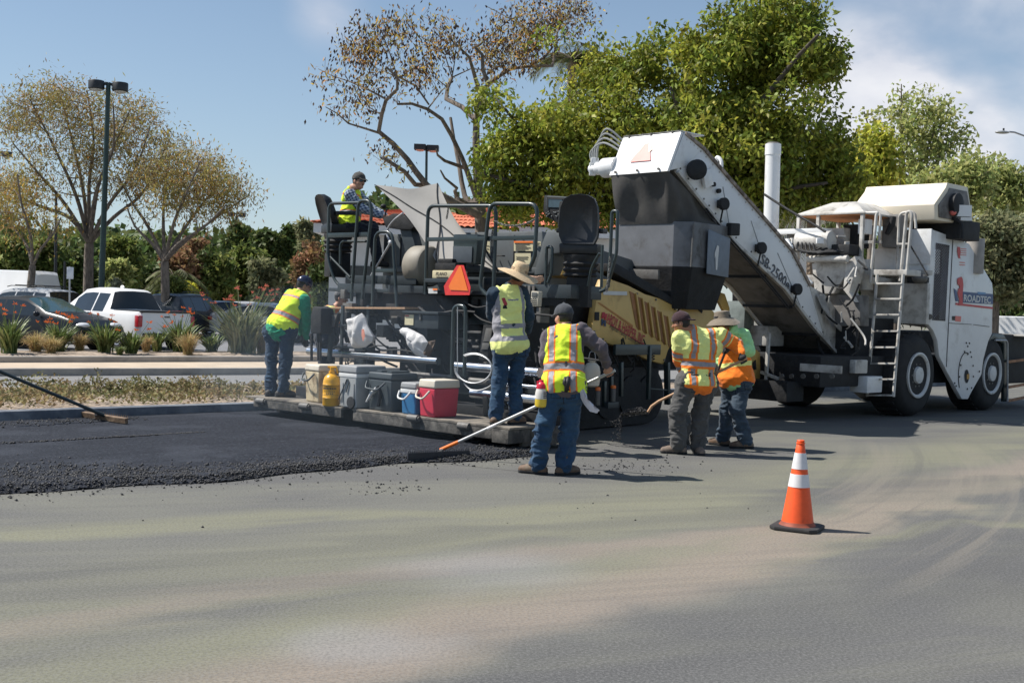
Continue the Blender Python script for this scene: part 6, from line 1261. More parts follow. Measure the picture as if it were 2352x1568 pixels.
# ladder with hooped hand rails
def lad(name, pts, a, r=.026, cor=.10): mb = MB(); mb.tube(smooth_path(TA(d1, pts, a), cor), r, 10); return L_(mb, name, M_MWD, 0)
ld = lad('ladder', [(885, 1368), (945, 650)], 10.); mb = MB(); mb.tube(TA(d1, [(1040, 1370), (1098, 650)], 10.), .026, 10); L_(mb, 'ladder_rail', M_MWD, 0, ld)
for y in (705, 795, 888, 985, 1080, 1175, 1268, 1362):
    k = (1368 - y) / 718; mb = MB(); mb.bar(WA(*d1(886 + 60 * k, y), 9.99), WA(*d1(1040 + 58 * k, y), 9.99), .05, .03); L_(mb, 'rung', M_MWD, .004, ld)
lad('ladder_hoop', [(905, 700), (940, 300), (948, 288), (860, 288)], 10.05); lad('ladder_hoop', [(955, 465), (965, 300), (940, 288)], 10.3, .022); lad('ladder_hoop', [(1080, 690), (1118, 290), (1135, 278), (1150, 300), (1118, 650)], 10.1, .026, .08); lad('ladder_hoop', [(1060, 620), (1075, 290), (1168, 280), (1172, 380)], 10.6, .022)
mb = MB(); p, q = hz(d1, (845, 460), (970, 462), 10.1); mb.bar(p, q, .04, .05); p, q = hz(d1, (1060, 470), (1125, 472), 10.2); mb.bar(p, q, .02, .03); L_(mb, 'rail_bar', M_MWD, .004)
abox('ladder_platform', d1, 885, 622, 1118, 655, 10.05, .5, M_MWD, .006)
# operator station under a thin canopy
CA = 10.0; pl_, pr_ = PA(*d1(462, 288), CA), PA(*d1(870, 290), CA); zc = (pl_[2] + pr_[2]) / 2
mb = MB(); mb.hexa([W(CA, pl_[1], zc - .03), W(CA, pr_[1], zc - .03), W(CA + 1.5, pr_[1], zc - .03), W(CA + 1.5, pl_[1], zc - .03), W(CA, pl_[1], zc), W(CA, pr_[1], zc), W(CA + 1.5, pr_[1], zc), W(CA + 1.5, pl_[1], zc)])
mb.hexa([W(CA + .02, pl_[1] + .02, zc + .002), W(CA + .02, pr_[1] - .02, zc + .002), W(CA + 1.48, pr_[1] - .02, zc + .002), W(CA + 1.48, pl_[1] + .02, zc + .002), W(CA + .4, pl_[1] + .5, zc + .22), W(CA + .4, pr_[1] - .4, zc + .22), W(CA + 1.1, pr_[1] - .4, zc + .22), W(CA + 1.1, pl_[1] + .5, zc + .22)]); cn_ = L_(mb, 'canopy', M_MWD, .008)
mb = MB(); mb.mbox(CA + .05, CA + 1.45, pl_[1] + .05, pr_[1] - .05, zc - .045, zc - .033); L_(mb, 'canopy_lining', pm('ply_lining', (.50, .20, .07), .8, var=.2), 0, cn_)
for b_, a in ((pl_[1] + .05, CA + .05), (pr_[1] - .06, CA + .05), (pl_[1] + .05, CA + 1.4), (pr_[1] - .06, CA + 1.4), (pl_[1] + .45, CA + .05)): mb = MB(); mb.bar(W(a, b_, 2.35), W(a, b_, zc - .032), .06, .06); L_(mb, 'canopy_post', M_MWD, .004, cn_)
mb = MB(); mb.mbox(CA - .1, CA + 1.6, -4.3, -2.3, 2.3, 2.42); L_(mb, 'station_floor', M_MWD, .01)
abox('handrail_plate', d1, 355, 385, 625, 408, 9.6, .3, M_MWH, .006); abox('dash_box', d2, 735, 480, 940, 660, 10.3, .4, M_MWD); abox('wiring_locker', d2, 940, 440, 1090, 690, 10.5, .4, M_BLACK); abox('junction_box', d2, 1100, 380, 1185, 540, 10.2, .2, M_MWH); abox('seat_back', d2, 1360, 330, 1545, 690, 10.9, .3, M_UNDER, .05)
mb = MB(); mb.tube(TA(d2, [(1485, 350), (1470, 430), (1410, 545)], 10.8), [.05, .06, .04], 10); L_(mb, 'rolled_coat', M_BLACK, 0)
p = WA(*d2(620, 620), 9.7); mb = MB(); mb.tube([p - MR * .32, p + MR * .34], .17, 18); hy = L_(mb, 'hydraulic_motor', M_MWD, .02)
for k in range(5):
    pts = [WA(*d2(480 + 30 * k, 560), 9.6), WA(*d2(430 + 50 * k, 700 + 10 * k), 9.5), WA(*d2(560 + 40 * k, 740), 9.5), WA(*d2(700 + 60 * k, 690 + 10 * k), 9.6)]; mb = MB(); mb.tube(resample(pts, .06), .02, 6); L_(mb, 'hose', M_BLACK, 0, hy)
abox('drive_guard', d2, 540, 660, 1000, 770, 9.7, .5, M_BLACK, .03); mb = MB(); p, q = hz(d2, (550, 815), (985, 815), 9.62); mb.tube([p, q], .06, 12); L_(mb, 'cross_tube', M_MWD, 0)
mb = MB(); P = TA(d2, [(590, 865), (990, 790), (1010, 900), (950, 1010), (830, 1195), (620, 1195)], 9.75); mb.prism(P, MU * .4); L_(mb, 'hopper_chute', M_MWD, .02)
mb = MB(); P = TA(d2, [(960, 860), (1060, 780), (1085, 860), (1050, 1000), (1000, 1180), (1060, 1290), (1020, 1260), (930, 1150)], 9.7); mb.prism(P, MU * .3); L_(mb, 'chute_gate', M_MWD, .02)
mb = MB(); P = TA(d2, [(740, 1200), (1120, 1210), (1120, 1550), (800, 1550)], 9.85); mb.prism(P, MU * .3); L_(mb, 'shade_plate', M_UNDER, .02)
mb = MB(); P = TA(d1, [(385, 445), (415, 440), (440, 480), (440, 560), (560, 700), (545, 715), (390, 530)], 9.0); mb.prism(P, MU * .06); L_(mb, 'side_gusset', M_MWH, .01)
for k in range(18):
    R_ = np.random.RandomState(60 + k); x, y = R_.uniform(380, 800), R_.uniform(410, 520); p = WA(*d1(x, y), 9.5 + R_.rand() * .6); mb = MB(); mb.box(p, (R_.uniform(.05, .25), R_.uniform(.05, .2), R_.uniform(.04, .16))); L_(mb, 'control_box', [M_BLACK, M_MWD, M_STEEL, M_MWH][k % 4], .01)
mb = MB(); pts = TA(d1, [(280, 180), (420, 270), (560, 350), (640, 400)], 9.4); mb.tube(resample(pts, .2), .022, 6); L_(mb, 'guy_cable', M_BLACK, 0)
# white exhaust stack
s0, s1 = WA(*d1(318, 430), 9.9), WA(*d1(332, -115), 9.9); mb = MB(); mb.tube([s0 - (0, 0, .6), s0, s1 - (s1 - s0) * .12, s1 - (s1 - s0) * .118, s1], [.138, .138, .135, .145, .142], 20); st = L_(mb, 'exhaust_stack', M_MWH, 0); mb = MB(); mb.tube([s1, s1 + (0, 0, .03)], [.135, .10], 20); L_(mb, 'stack_cap', M_STEEL, 0, st)
# cream engine cover with folded end, drum end and mirror
HA = 11.2; q0, q1, q2, q3 = PA(*d1(808, 240), HA), PA(*d1(1285, 330), HA), PA(*d1(1335, 150), HA), PA(*d1(880, 150), HA); zb3 = PA(*d1(1285, 240), HA)[2]; zb2 = PA(*d1(1285, 330), HA)[2]; zb4 = q3[2] + .03
prof = [(0, zb2), (-.05, zb3), (.35, zb4 - .03), (.40, zb4 + .06), (1.2, zb4 + .06), (1.5, zb2)]
mb = MB(); mb.prism([W(HA + a, q0[1], z) for a, z in prof], MR * (q1[1] - q0[1])); ec = L_(mb, 'engine_cover', M_CREAM, .02)
mb = MB(); mb.prism([W(HA + .12 + a * .85, q1[1] + .003, zb2 + .05 + (z - zb2) * .8) for a, z in prof], MR * .02); L_(mb, 'cover_end', M_UNDER, .01, ec)
mb = MB(); c_ = W(HA + .6, q1[1] + .05, (zb2 + zb4) / 2); mb.lathe([(.20, 0), (.20, .08), (.12, .10), (0, .10)], c_, MR, 24); L_(mb, 'drum_end', M_BLACK, 0, ec)
mb = MB(); p = WA(*d3(1050, 80), 11.9); mb.box(p, (.26, .14, .20)); mb.box(p + np.array([.05, 0, -.14]), (.2, .1, .06)); am = L_(mb, 'lamp_cluster', M_MWH, 0); mb = MB(); mb.ball(WA(*d3(925, 95), 11.7), .06); L_(mb, 'red_lamp', M_FLR, 0, am)
abox('engine_block', d1, 1130, 335, 1430, 440, 11.9, .8, M_BLACK, .02); mb = MB(); mb.tube(resample(TA(d1, [(1380, 320), (1440, 350), (1445, 440)], 11.8), .08), .03, 8); L_(mb, 'intake_hose', M_BLACK, 0)
p = WA(*d1(1522, 520), 13.2); mb = MB(); mb.tube([p - (0, 0, .4), p + (0, 0, .25)], .16, 16); L_(mb, 'air_cleaner', pm('dusty_grey', (.33, .31, .29), .7), .01)
# wheels
def wheel(px, b_, R0, w=.62):
    c_ = WB(*px, b_); c_[2] = R0
    r_ = MB(); n = 44; mb = MB(); prof = [(.40, -.02), (R0 * .80, -.015), (R0 * .90, -.05), (R0 * .97, -.11), (R0, -.17), (R0, -w + .05), (R0 * .95, -w), (.4, -w)]
    mb.lathe([(r, h) for r, h in prof], c_, MR, n); wh = L_(mb, 'wheel', M_TYRE, 0, None, 50)
    mb = MB()
    for k in range(26):
        t_ = 2 * math.pi * k / 26; d = MU * math.cos(t_) + np.array([0, 0, math.sin(t_)]); s_ = np.cross(MR, d); mb.bar(c_ + d * (R0 - .012) - MR * .16, c_ + d * (R0 - .012) - MR * (w - .06) + s_ * .05, .07, .05, up=d)
    L_(mb, 'tread', M_TYRE, .004, wh)
    rr_ = .40; mb = MB(); mb.lathe([(rr_, -.03), (rr_, .012), (rr_ * .93, .018), (rr_ * .86, -.005), (rr_ * .80, -.10), (rr_ * .62, -.115), (rr_ * .58, -.05), (rr_ * .40, -.045), (rr_ * .36, .02), (rr_ * .2, .03), (0, .03)], c_, MR, 36); rm = L_(mb, 'rim', M_RIM, 0, wh, 35)
    for k in range(10):
        t_ = 2 * math.pi * k / 10; p = c_ + (MU * math.cos(t_) + np.array([0, 0, math.sin(t_)])) * rr_ * .5; mb = MB(); mb.tube([p - MR * .05, p - MR * .015], .02, 6); L_(mb, 'wheel_nut', M_STEEL, 0, rm)
wheel((2110, 867), -1.66, .73); wheel((2279, 866), -1.66, .72)
for a in (11.1, 14.1): 
    mb = MB(); c_ = W(a, -4.4, .72); mb.lathe([(.40, 0), (.66, 0), (.72, .1), (.72, .5), (.66, .6), (.4, .6)], c_, MR, 32); wh = L_(mb, 'wheel', M_TYRE, 0)
mb = MB(); c_ = WB(*d1(1200, 1120), -1.8); pts = [WB(*d1(1200 + 130 * math.cos(t_), 1180 + 170 * math.sin(t_)), -1.75) for t_ in np.linspace(math.pi, 1.5 * math.pi + .8, 12)]
mb = MB(); P = TB(d1, [(1628, 1000), (1690, 1005), (1712, 1040), (1708, 1400), (1690, 1400), (1690, 1060), (1640, 1030), (1600, 1045)], SB_ - .05); mb.prism(P, -MR * .06); L_(mb, 'front_fender', M_RAIL, .01)
mb = MB(); mb.mbox(14.6, 16.8, -4.3, -1.75, .5, PB(2335, 768, -1.75)[2]); L_(mb, 'truck_hopper', M_BLACK, .03)
mb = MB(); mb.tube(smooth_path(TB(d1, [(1640, 1038), (1712, 1040), (1712, 1400)], SB_ + .0), .1), .02, 8); L_(mb, 'fender_pipe', M_GALV, 0)
for y0, y1 in ((1165, 1150), (1315, 1295), (1395, 1370)): mb = MB(); mb.bar(WB(*d1(1715, y0), SB_), WB(*d1(1830, y1), SB_), .04, .05); L_(mb, 'push_bar', pm('rusty_bar', (.34, .18, .10), .8, var=.3), .004)
abox('hopper_top_plate', d1, 1680, 1000, 1840, 1018, 15.2, .6, M_MWD, .006)
# frame and far side gear seen under the conveyor
mb = MB(); mb.bar(WA(*e5(412, 560), 8.3), WA(*e5(378, 1135), 8.3), .05, .05); mb.bar(WA(*e5(330, 965), 8.3), WA(*e5(510, 1035), 8.3), .05, .05); mb.bar(WA(*e5(340, 580), 8.3), WA(*e5(412, 572), 8.3), .05, .05); mb.bar(WA(*e5(280, 1130), 8.3), WA(*e5(380, 1138), 8.3), .05, .05); L_(mb, 'side_frame', M_MWD, .004)
abox('far_cabinet', e5, -20, 230, 150, 620, 8.8, .3, pm('grey_green_plate', (.17, .20, .19), .6, var=.2), .01); abox('far_pump', e5, 170, 480, 400, 700, 9.0, .5, M_MWD, .03); abox('far_tank', e5, 150, 600, 420, 1140, 9.4, .4, M_BLACK, .02); abox('far_panel', e5, 395, 940, 512, 1120, 8.6, .2, M_MWD, .01)

# bolts, hoses and rollers that break up the plates
R_ = np.random.RandomState(44)
for i in range(len(tp) - 1):
    for k in np.linspace(.1, .9, 5):
        p = tp[i] * (1 - k) + tp[i + 1] * k - np.array([0, 0, .07]) + MR * .001; mb = MB(); mb.tube([p, p + MR * .012], .014, 7); L_(mb, 'bolt', M_MWD, 0, cs_)
for i in range(len(bb) - 1):
    for k in np.linspace(.1, .9, 4):
        p = bb[i] * (1 - k) + bb[i + 1] * k + np.array([0, 0, .10]) + MR * .001; mb = MB(); mb.tube([p, p + MR * .012], .014, 7); L_(mb, 'bolt', M_STEEL, 0, cs_)
for k in (.28, .5, .72):
    p = tp[0] * (1 - k) + tp[-1] * k + MR * .001; q = bb[0] * k + bb[-1] * (1 - k); q = bt[-1] * (1 - k) + bt[0] * k + MR * .001; mb = MB(); mb.bar(p - np.array([0, 0, .1]), q + np.array([0, 0, .1]), .012, .012); L_(mb, 'plate_seam', pm('seam_grey', (.30, .31, .32), .6), 0, cs_)
for i in range(26):
    x, y = R_.uniform(560, 860), R_.uniform(560, 1050); p = WA(*d1(x, y), 9.3 + R_.rand() * .4); q = WA(*d1(x + R_.uniform(-90, 90), y + R_.uniform(40, 190)), 9.3 + R_.rand() * .4); m_ = (p + q) / 2 + np.array([R_.normal() * .06, 0, -.08]); mb = MB(); mb.tube(resample([p, m_, q], .06), R_.uniform(.010, .022), 6); L_(mb, 'hydraulic_hose', M_BLACK if i % 3 else M_MWD, 0)

# ================================================================== PEOPLE (bodies as one smooth surface each)
class SDF:
    def __init__(s, lo, hi, h):
        s.h = h; s.lo = np.asarray(lo, float); s.n = np.ceil((np.asarray(hi) - s.lo) / h).astype(int) + 1
        s.d = np.full(s.n, 9., np.float32)
    def _sub(s, lo, hi):
        a = np.maximum(0, np.floor((lo - s.lo) / s.h).astype(int)); b = np.minimum(s.n, np.ceil((hi - s.lo) / s.h).astype(int) + 1)
        if np.any(b <= a): return None
        sl = tuple(slice(a[i], b[i]) for i in range(3)); g = [s.lo[i] + s.h * np.arange(a[i], b[i]) for i in range(3)]
        return sl, np.stack(np.meshgrid(*g, indexing='ij'), -1)
    def merge(s, sl, d, k):
        o = s.d[sl]
        if k > 0:
            hh = np.clip(.5 + .5 * (o - d) / k, 0, 1); s.d[sl] = o * (1 - hh) + d * hh - k * hh * (1 - hh)
        else: s.d[sl] = np.minimum(o, d)
    def cap(s, p0, p1, r0, r1=None, k=.03, flat=None):
        """tapered capsule; flat = (direction, factor) squeezes the section along that direction"""
        r1 = r0 if r1 is None else r1; p0 = np.asarray(p0, float); p1 = np.asarray(p1, float); m = max(r0, r1) * 1.2 + k + .03
        q = s._sub(np.minimum(p0, p1) - m, np.maximum(p0, p1) + m)
        if q is None: return
        sl, P = q; v = P - p0; ab = p1 - p0
        t_ = np.clip((v @ ab) / max(1e-9, ab @ ab), 0, 1); w = v - t_[..., None] * ab
        if flat is not None:
            f, a = flat; c = w @ f; w = w + c[..., None] * f * (1 / a - 1)
        s.merge(sl, (np.linalg.norm(w, axis=-1) - (r0 + (r1 - r0) * t_)) * (1 if flat is None else .8), k)
    def ell(s, c, ax, r, k=.02):
        c = np.asarray(c, float); m = max(r) + k + .03; q = s._sub(c - m, c + m)
        if q is None: return
        sl, P = q; w = P - c; e = np.stack([(w @ ax[i]) / r[i] for i in range(3)], -1)
        s.merge(sl, (np.linalg.norm(e, axis=-1) - 1) * min(r), k)
    def plane(s, p, n):      # keep the side the normal points away from
        g = [s.lo[i] + s.h * np.arange(s.n[i]) for i in range(3)]
        d = (g[0] - p[0])[:, None, None] * n[0] + (g[1] - p[1])[None, :, None] * n[1] + (g[2] - p[2])[None, None, :] * n[2]
        s.d = np.maximum(s.d, d.astype(np.float32))
    def folds(s, amp, freq, seed=0., f=None, ridge=True):
        m = np.abs(s.d) < .035; ix = np.argwhere(m); P = s.lo + ix * s.h; q = P * np.asarray(freq) + seed
        q = q + (vnoise(P * 5 + seed)[:, None] - .5) * 2.2; n = vnoise(q)
        n = (1 - np.abs(2 * n - 1)) if ridge else n
        a = amp if f is None else amp * f(P); s.d[m] -= ((n - .5) * 2 * a).astype(np.float32)
    def mesh(s):
        d = s.d; sg = d < 0
        c = [d[i:d.shape[0] - 1 + i, j:d.shape[1] - 1 + j, k:d.shape[2] - 1 + k] for i in (0, 1) for j in (0, 1) for k in (0, 1)]
        cs = sum((x < 0).astype(np.int8) for x in c); act = (cs > 0) & (cs < 8); idx = np.argwhere(act); num = -np.ones(act.shape, int); num[act] = np.arange(len(idx))
        val = np.stack([x[act] for x in c], 1); off = np.array([(i, j, k) for i in (0, 1) for j in (0, 1) for k in (0, 1)], float)
        acc = np.zeros((len(idx), 3)); cnt = np.zeros(len(idx))
        for a in range(8):
            for b in range(a + 1, 8):
                if np.abs(off[a] - off[b]).sum() != 1: continue
                x = (val[:, a] < 0) != (val[:, b] < 0); t_ = val[:, a] / (val[:, a] - val[:, b] + 1e-12)
                p = off[a] + (off[b] - off[a]) * t_[:, None]; acc[x] += p[x]; cnt[x] += 1
        V = s.lo + (idx + acc / cnt[:, None]) * s.h
        F_ = []
        for ax in range(3):
            o1, o2 = [(1, 2), (2, 0), (0, 1)][ax]
            sl0 = [slice(None)] * 3; sl1 = [slice(None)] * 3; sl0[ax] = slice(0, -1); sl1[ax] = slice(1, None)
            A_, B_ = sg[tuple(sl0)], sg[tuple(sl1)]; e = np.argwhere(A_ != B_); ok = (e[:, o1] > 0) & (e[:, o2] > 0) & (e[:, o1] < act.shape[o1]) & (e[:, o2] < act.shape[o2]) & (e[:, ax] < act.shape[ax]); e = e[ok]
            u1 = np.zeros(3, int); u1[o1] = 1; u2 = np.zeros(3, int); u2[o2] = 1
            q = np.stack([num[tuple((e - u1 - u2).T)], num[tuple((e - u2).T)], num[tuple(e.T)], num[tuple((e - u1).T)]], 1)
            fl = A_[tuple(e.T)]; q[~fl] = q[~fl][:, ::-1]; F_.append(q)
        Fq = np.concatenate(F_); Fq = Fq[(Fq >= 0).all(1)]
        return V, Fq
nrm_ = lambda v: np.asarray(v, float) / (np.linalg.norm(v) + 1e-12)
def cloth(name, c, **k): return pm(name, c, k.pop('rough', .9), var=k.pop('var', .10), vs=k.pop('vs', 14), bump=k.pop('bump', .7), bs=k.pop('bs', 24), sheen=.15, spec=.25, **k)
M_LIME = cloth('hi_vis_lime', (.72, .93, .05), var=.05); M_GREYR = cloth('reflective_tape', (.30, .29, .31), rough=.5, var=.08); M_ORNG = cloth('hi_vis_orange', (.98, .23, .025), var=.05)
M_LIMEP = cloth('pale_lime', (.84, .88, .30), var=.05); M_BLKC = cloth('black_cloth', (.02, .021, .023)); M_JEAN = cloth('blue_denim', (.018, .048, .098), c2=(.055, .115, .185), amt=.40, c2s=5, sharp=.25); M_JEAN2 = cloth('dark_denim', (.018, .040, .075), c2=(.035, .085, .15), amt=.34, c2s=5, sharp=.25); M_JEAN3 = cloth('faded_denim', (.040, .060, .085), c2=(.09, .125, .16), amt=.36, c2s=6, sharp=.25)
M_GPANT = cloth('grey_work_trousers', (.085, .084, .082), c2=(.055, .055, .054), amt=.4, c2s=4); M_TEAL = cloth('teal_sweatshirt', (.012, .27, .14)); M_MAUVE = cloth('mauve_grey_shirt', (.105, .088, .10)); M_BLUES = cloth('slate_blue_shirt', (.024, .046, .072)); M_NEON = cloth('neon_green_hoodie', (.40, .74, .34)); M_NAVY = cloth('navy_cloth', (.018, .022, .032))
M_SKIN = pm('tan_skin', (.36, .165, .095), .55, var=.08, vs=12); M_SKIN2 = pm('light_skin', (.50, .26, .17), .55, var=.08, vs=12); M_HAIR = pm('dark_hair', (.015, .012, .010), .6, var=.3, vs=60); M_BOOT = pm('brown_boot', (.125, .075, .045), .7, var=.2, vs=10, c2=(.22, .17, .125), amt=.4, c2s=8); M_BOOTD = pm('dark_boot', (.035, .030, .028), .7, var=.25, vs=10, c2=(.10, .09, .08), amt=.35, c2s=8); M_BOOTT = pm('dusty_boot', (.20, .15, .115), .8, var=.2, vs=10, c2=(.12, .10, .09), amt=.4, c2s=8)
M_GLOVE = pm('black_glove', (.015, .014, .016), .6, var=.3, vs=20); M_STRAW = pm('straw', (.62, .46, .28), .8, var=.15, vs=60, bump=.6, bs=120, c2=(.48, .33, .19), amt=.3, c2s=20); M_KHAKI = cloth('khaki_hat', (.20, .165, .125)); M_CAPG = cloth('charcoal_cap', (.055, .06, .068)); M_CAPR = cloth('maroon_cap', (.05, .026, .03)); M_CAPN = pm('navy_hard_cap', (.015, .02, .05), .25, var=.1, coat=.3); M_CAPL = cloth('grey_cap', (.12, .12, .125)); M_CAPO = cloth('olive_grey_cap', (.075, .072, .065))
def plaid():
    m = bpy.data.materials.new('blue_plaid'); m.use_nodes = True; t = NT(m.node_tree); b = t.n['Principled BSDF']; v = t.new('ShaderNodeTexCoord').outputs['Object']; s_ = t.new('ShaderNodeSeparateXYZ'); t.l.new(t.mapping(v, (1, 1, 1), (.3, .5, .4)), s_.inputs[0])
    sx = t.math('GREATER_THAN', t.math('SINE', t.math('MULTIPLY', s_.outputs[0], 150)), .1); sz = t.math('GREATER_THAN', t.math('SINE', t.math('MULTIPLY', s_.outputs[2], 150)), .1)
    t.l.new(t.mix(t.math('MULTIPLY', t.math('ADD', sx, sz), .5), (.42, .48, .56), (.02, .045, .11)), b.inputs['Base Color']); b.inputs['Roughness'].default_value = .9; return m
M_PLAID = plaid()
VX = .0085
def hand_prims(S, wr, el, grip=None, k=.006, r=.0092):
    """palm, four bent fingers of different lengths and a thumb; grip = (point on the tool axis, axis) closes them round it"""
    d = nrm_(wr - el)
    if grip is not None:
        c, ax = np.asarray(grip[0], float), nrm_(grip[1]); d = nrm_(c - wr); ax = nrm_(ax - d * (ax @ d) * .0)
        n_ = nrm_(np.cross(ax, d)); pc = wr * .35 + c * .65 - n_ * .012
        S.cap(wr, pc, .026, .033, .02, (n_, .62)); S.cap(pc - ax * .028, pc + ax * .028, .026, .026, .015, (n_, .7))
        lens = [.86, 1., .95, .8]
        for i in range(4):
            o = c + ax * (i - 1.5) * .0215; R_g = .030; pts = []
            for t_ in np.linspace(200, 200 - 235 * lens[i], 7): a = rad(t_); pts.append(o + (d * -math.cos(a) * -1 * 1 + n_ * math.sin(a)) * R_g if False else o + (d * (-math.cos(a)) * -1 + n_ * math.sin(a)) * R_g)
            for q0, q1 in zip(pts[:-1], pts[1:]): S.cap(q0, q1, r, r * .95, k)
        th = [pc - ax * .035, c - ax * .045 + n_ * .022, c - ax * .025 + n_ * .034 + d * .012, c - ax * .004 + n_ * .033 + d * .024]
        for q0, q1 in zip(th[:-1], th[1:]): S.cap(q0, q1, r * 1.25, r * 1.1, k)
    else:
        s_ = nrm_(np.cross(d, [0, 1, .2])); n_ = np.cross(s_, d); pc = wr + d * .05
        S.cap(wr, pc, .026, .034, .02, (n_, .6)); lens = [.066, .076, .07, .055]
        for i in range(4):
            b_ = pc + d * .03 + s_ * (i - 1.5) * .019; m1 = b_ + d * lens[i] * .5 + n_ * .008; m2 = m1 + d * lens[i] * .35 + n_ * .018; S.cap(b_, m1, r, r, k); S.cap(m1, m2, r, r * .85, k)
        b_ = pc - s_ * .03; m1 = b_ - s_ * .022 + d * .03 + n_ * .01; S.cap(b_, m1, r * 1.2, r, k); S.cap(m1, m1 + d * .028 + n_ * .006, r, r * .85, k)
def build_person(label, J, gz, st):
    """J: joints in world coordinates; st: clothing and head options"""
    A_ = {k: np.asarray(v, float) for k, v in J.items()}
    for q in ('anL', 'anR'):
        if q in A_ and gz is not None: A_[q][2] = gz + .095
    P0 = (A_['hipL'] + A_['hipR']) / 2; P1 = (A_['shL'] + A_['shR']) / 2; Lt = np.linalg.norm(P1 - P0); t_ = nrm_(P1 - P0); s_ = A_['shR'] - A_['shL']; sw = np.linalg.norm(s_); s_ = nrm_(s_ - t_ * (s_ @ t_)); f_ = np.cross(t_, s_)
    base = np.array([P0[0], P0[1], gz if gz is not None else P0[2] - .5]); root = thing('person', label, 'person', base, None)
    allp = np.array(list(A_.values())); lo = allp.min(0) - .28; hi = allp.max(0) + .30
    bulk = st.get('bulk', 1.)
    hd = A_['head']; fv = nrm_(st['face']); hu = nrm_(np.array(st.get('hup', (0, 0, 1))) + 0.); fv = nrm_(fv - hu * (fv @ hu)); hs = np.cross(fv, hu); ax = (hs, fv, hu)
    # --- body
    S = SDF(lo, hi, VX)
    for a, b in (('hipL', 'knL'), ('hipR', 'knR')): S.cap(A_[a], A_[b], .075, .05, .03)
    for a, b in (('knL', 'anL'), ('knR', 'anR')): S.cap(A_[a], A_[b], .048, .036, .02)
    S.cap(A_['hipL'], A_['hipR'], .085, .085, .04); S.cap(P0, P0 + t_ * Lt * .5, .095, .10, .05); S.cap(P0 + t_ * Lt * .5, P0 + t_ * Lt * .88, .10, .10, .05); S.cap(A_['shL'], A_['shR'], .055, .055, .04)
    nk = A_['neck']; S.cap(P1, nk, .07, .055, .04); S.cap(nk, hd - hu * .06, .055, .054, .03)
    S.ell(hd + hu * .02, ax, (.073, .092, .102), .02); S.ell(hd - hu * .055 + fv * .025, ax, (.055, .062, .062), .03); S.cap(hd + fv * .082 + hu * .012, hd + fv * .108 - hu * .026, .011, .016, .012); S.cap(hd + fv * .072 + hu * .03 - hs * .03, hd + fv * .072 + hu * .03 + hs * .03, .014, .014, .015)
    S.cap(hd + fv * .083 - hu * .056 - hs * .016, hd + fv * .083 - hu * .056 + hs * .016, .008, .008, .008); S.ell(hd + fv * .075 - hu * .085, ax, (.022, .02, .018), .02)
    for sg in (-1, 1): S.ell(hd + hs * sg * .076 - fv * .005 - hu * .004, ax, (.012, .022, .034), .006); S.ell(hd + hs * sg * .045 + fv * .05 - hu * .02, ax, (.025, .03, .025), .02)
    for q in 'LR':
        S.cap(A_['sh' + q], A_['el' + q], .050, .038, .03); S.cap(A_['el' + q], A_['wr' + q], .038, .027, .02)
        if q not in st.get('gloves', ''): hand_prims(S, A_['wr' + q], A_['el' + q], st.get('grip' + q))
    V, Fq = S.mesh(); body = mesh_obj('body', V, Fq, st.get('skin', M_SKIN), root, smooth=180)
    for q in st.get('gloves', ''):
        S = SDF(A_['wr' + q] - .2, A_['wr' + q] + .22, .007); S.cap(A_['wr' + q] * .8 + A_['el' + q] * .2, A_['wr' + q], .036, .032, .01); hand_prims(S, A_['wr' + q], A_['el' + q], st.get('grip' + q), r=.0105); V, Fq = S.mesh(); mesh_obj('glove', V, Fq, M_GLOVE, root, smooth=180)
    # --- trousers
    S = SDF(lo, hi, VX); tb_ = st.get('baggy', 1.)
    wst = P0 + t_ * .10
    S.cap(A_['hipL'], A_['hipR'], .118 * bulk, .118 * bulk, .05, (f_, .95)); S.cap(P0, wst, .128 * bulk, .125 * bulk, .05, (f_, .88)); S.cap(wst - s_ * .06, wst + s_ * .06, .105 * bulk, .105 * bulk, .05)
    for q in 'LR':
        S.cap(A_['hip' + q], A_['kn' + q], .100 * bulk, .077 * tb_, .035); m_ = A_['an' + q] + np.array([0, 0, .005]); S.cap(A_['kn' + q], m_, .076 * tb_, .070 * tb_, .025)
        bk = A_['hip' + q] * .93 + A_['kn' + q] * .07 - f_ * st.get('seat', .035); S.ell(bk, (s_, f_, t_), (.092, .08, .105), .05)
    zk = (A_['knL'][2] + A_['knR'][2]) / 2; ga = gz if gz is not None else -9
    S.folds(.015, (9, 9, 13), st['seed'], lambda P: .30 + 1.0 * np.exp(-((P[:, 2] - zk) / .13) ** 2) + 1.15 * np.exp(-((P[:, 2] - ga - .18) / .16) ** 2) + .5 * np.exp(-((P[:, 2] - P0[2] + .05) / .12) ** 2)); S.folds(.006, (16, 16, 38), st['seed'] + 9)
    V, Fq = S.mesh(); fc = V[Fq].mean(1); q = fc - P0; s1, t1, f1 = q @ s_, q @ t_, q @ f_; mi = np.zeros(len(Fq), int)
    pk = (f1 < 0) & (np.abs(np.abs(s1) - .075) < .05) & (t1 < .02) & (t1 > -.12); inn = (np.abs(np.abs(s1) - .075) < .042) & (t1 < .012) & (t1 > -.112); mi[pk & ~inn] = 1; mi[(np.abs(s1) < .006) & (f1 < 0) & (t1 > -.16)] = 1
    sm_ = pm(st['trousers'].name + '_seam', tuple(x * .45 for x in st.get('seam', (.03, .05, .08))), .9)
    mesh_obj('trousers', V, Fq, [st['trousers'], sm_], root, mi, smooth=180)
    if gz is not None:
        mb = MB(); bc = P0 + t_ * .085; ring = [bc + s_ * math.cos(a_) * .178 * bulk + f_ * math.sin(a_) * .132 * bulk for a_ in np.linspace(0, 2 * math.pi, 29)[:-1]]; mb.tube(ring, .014, 6, closed=True); mb.build('belt', M_BLKC, root, smooth=180)
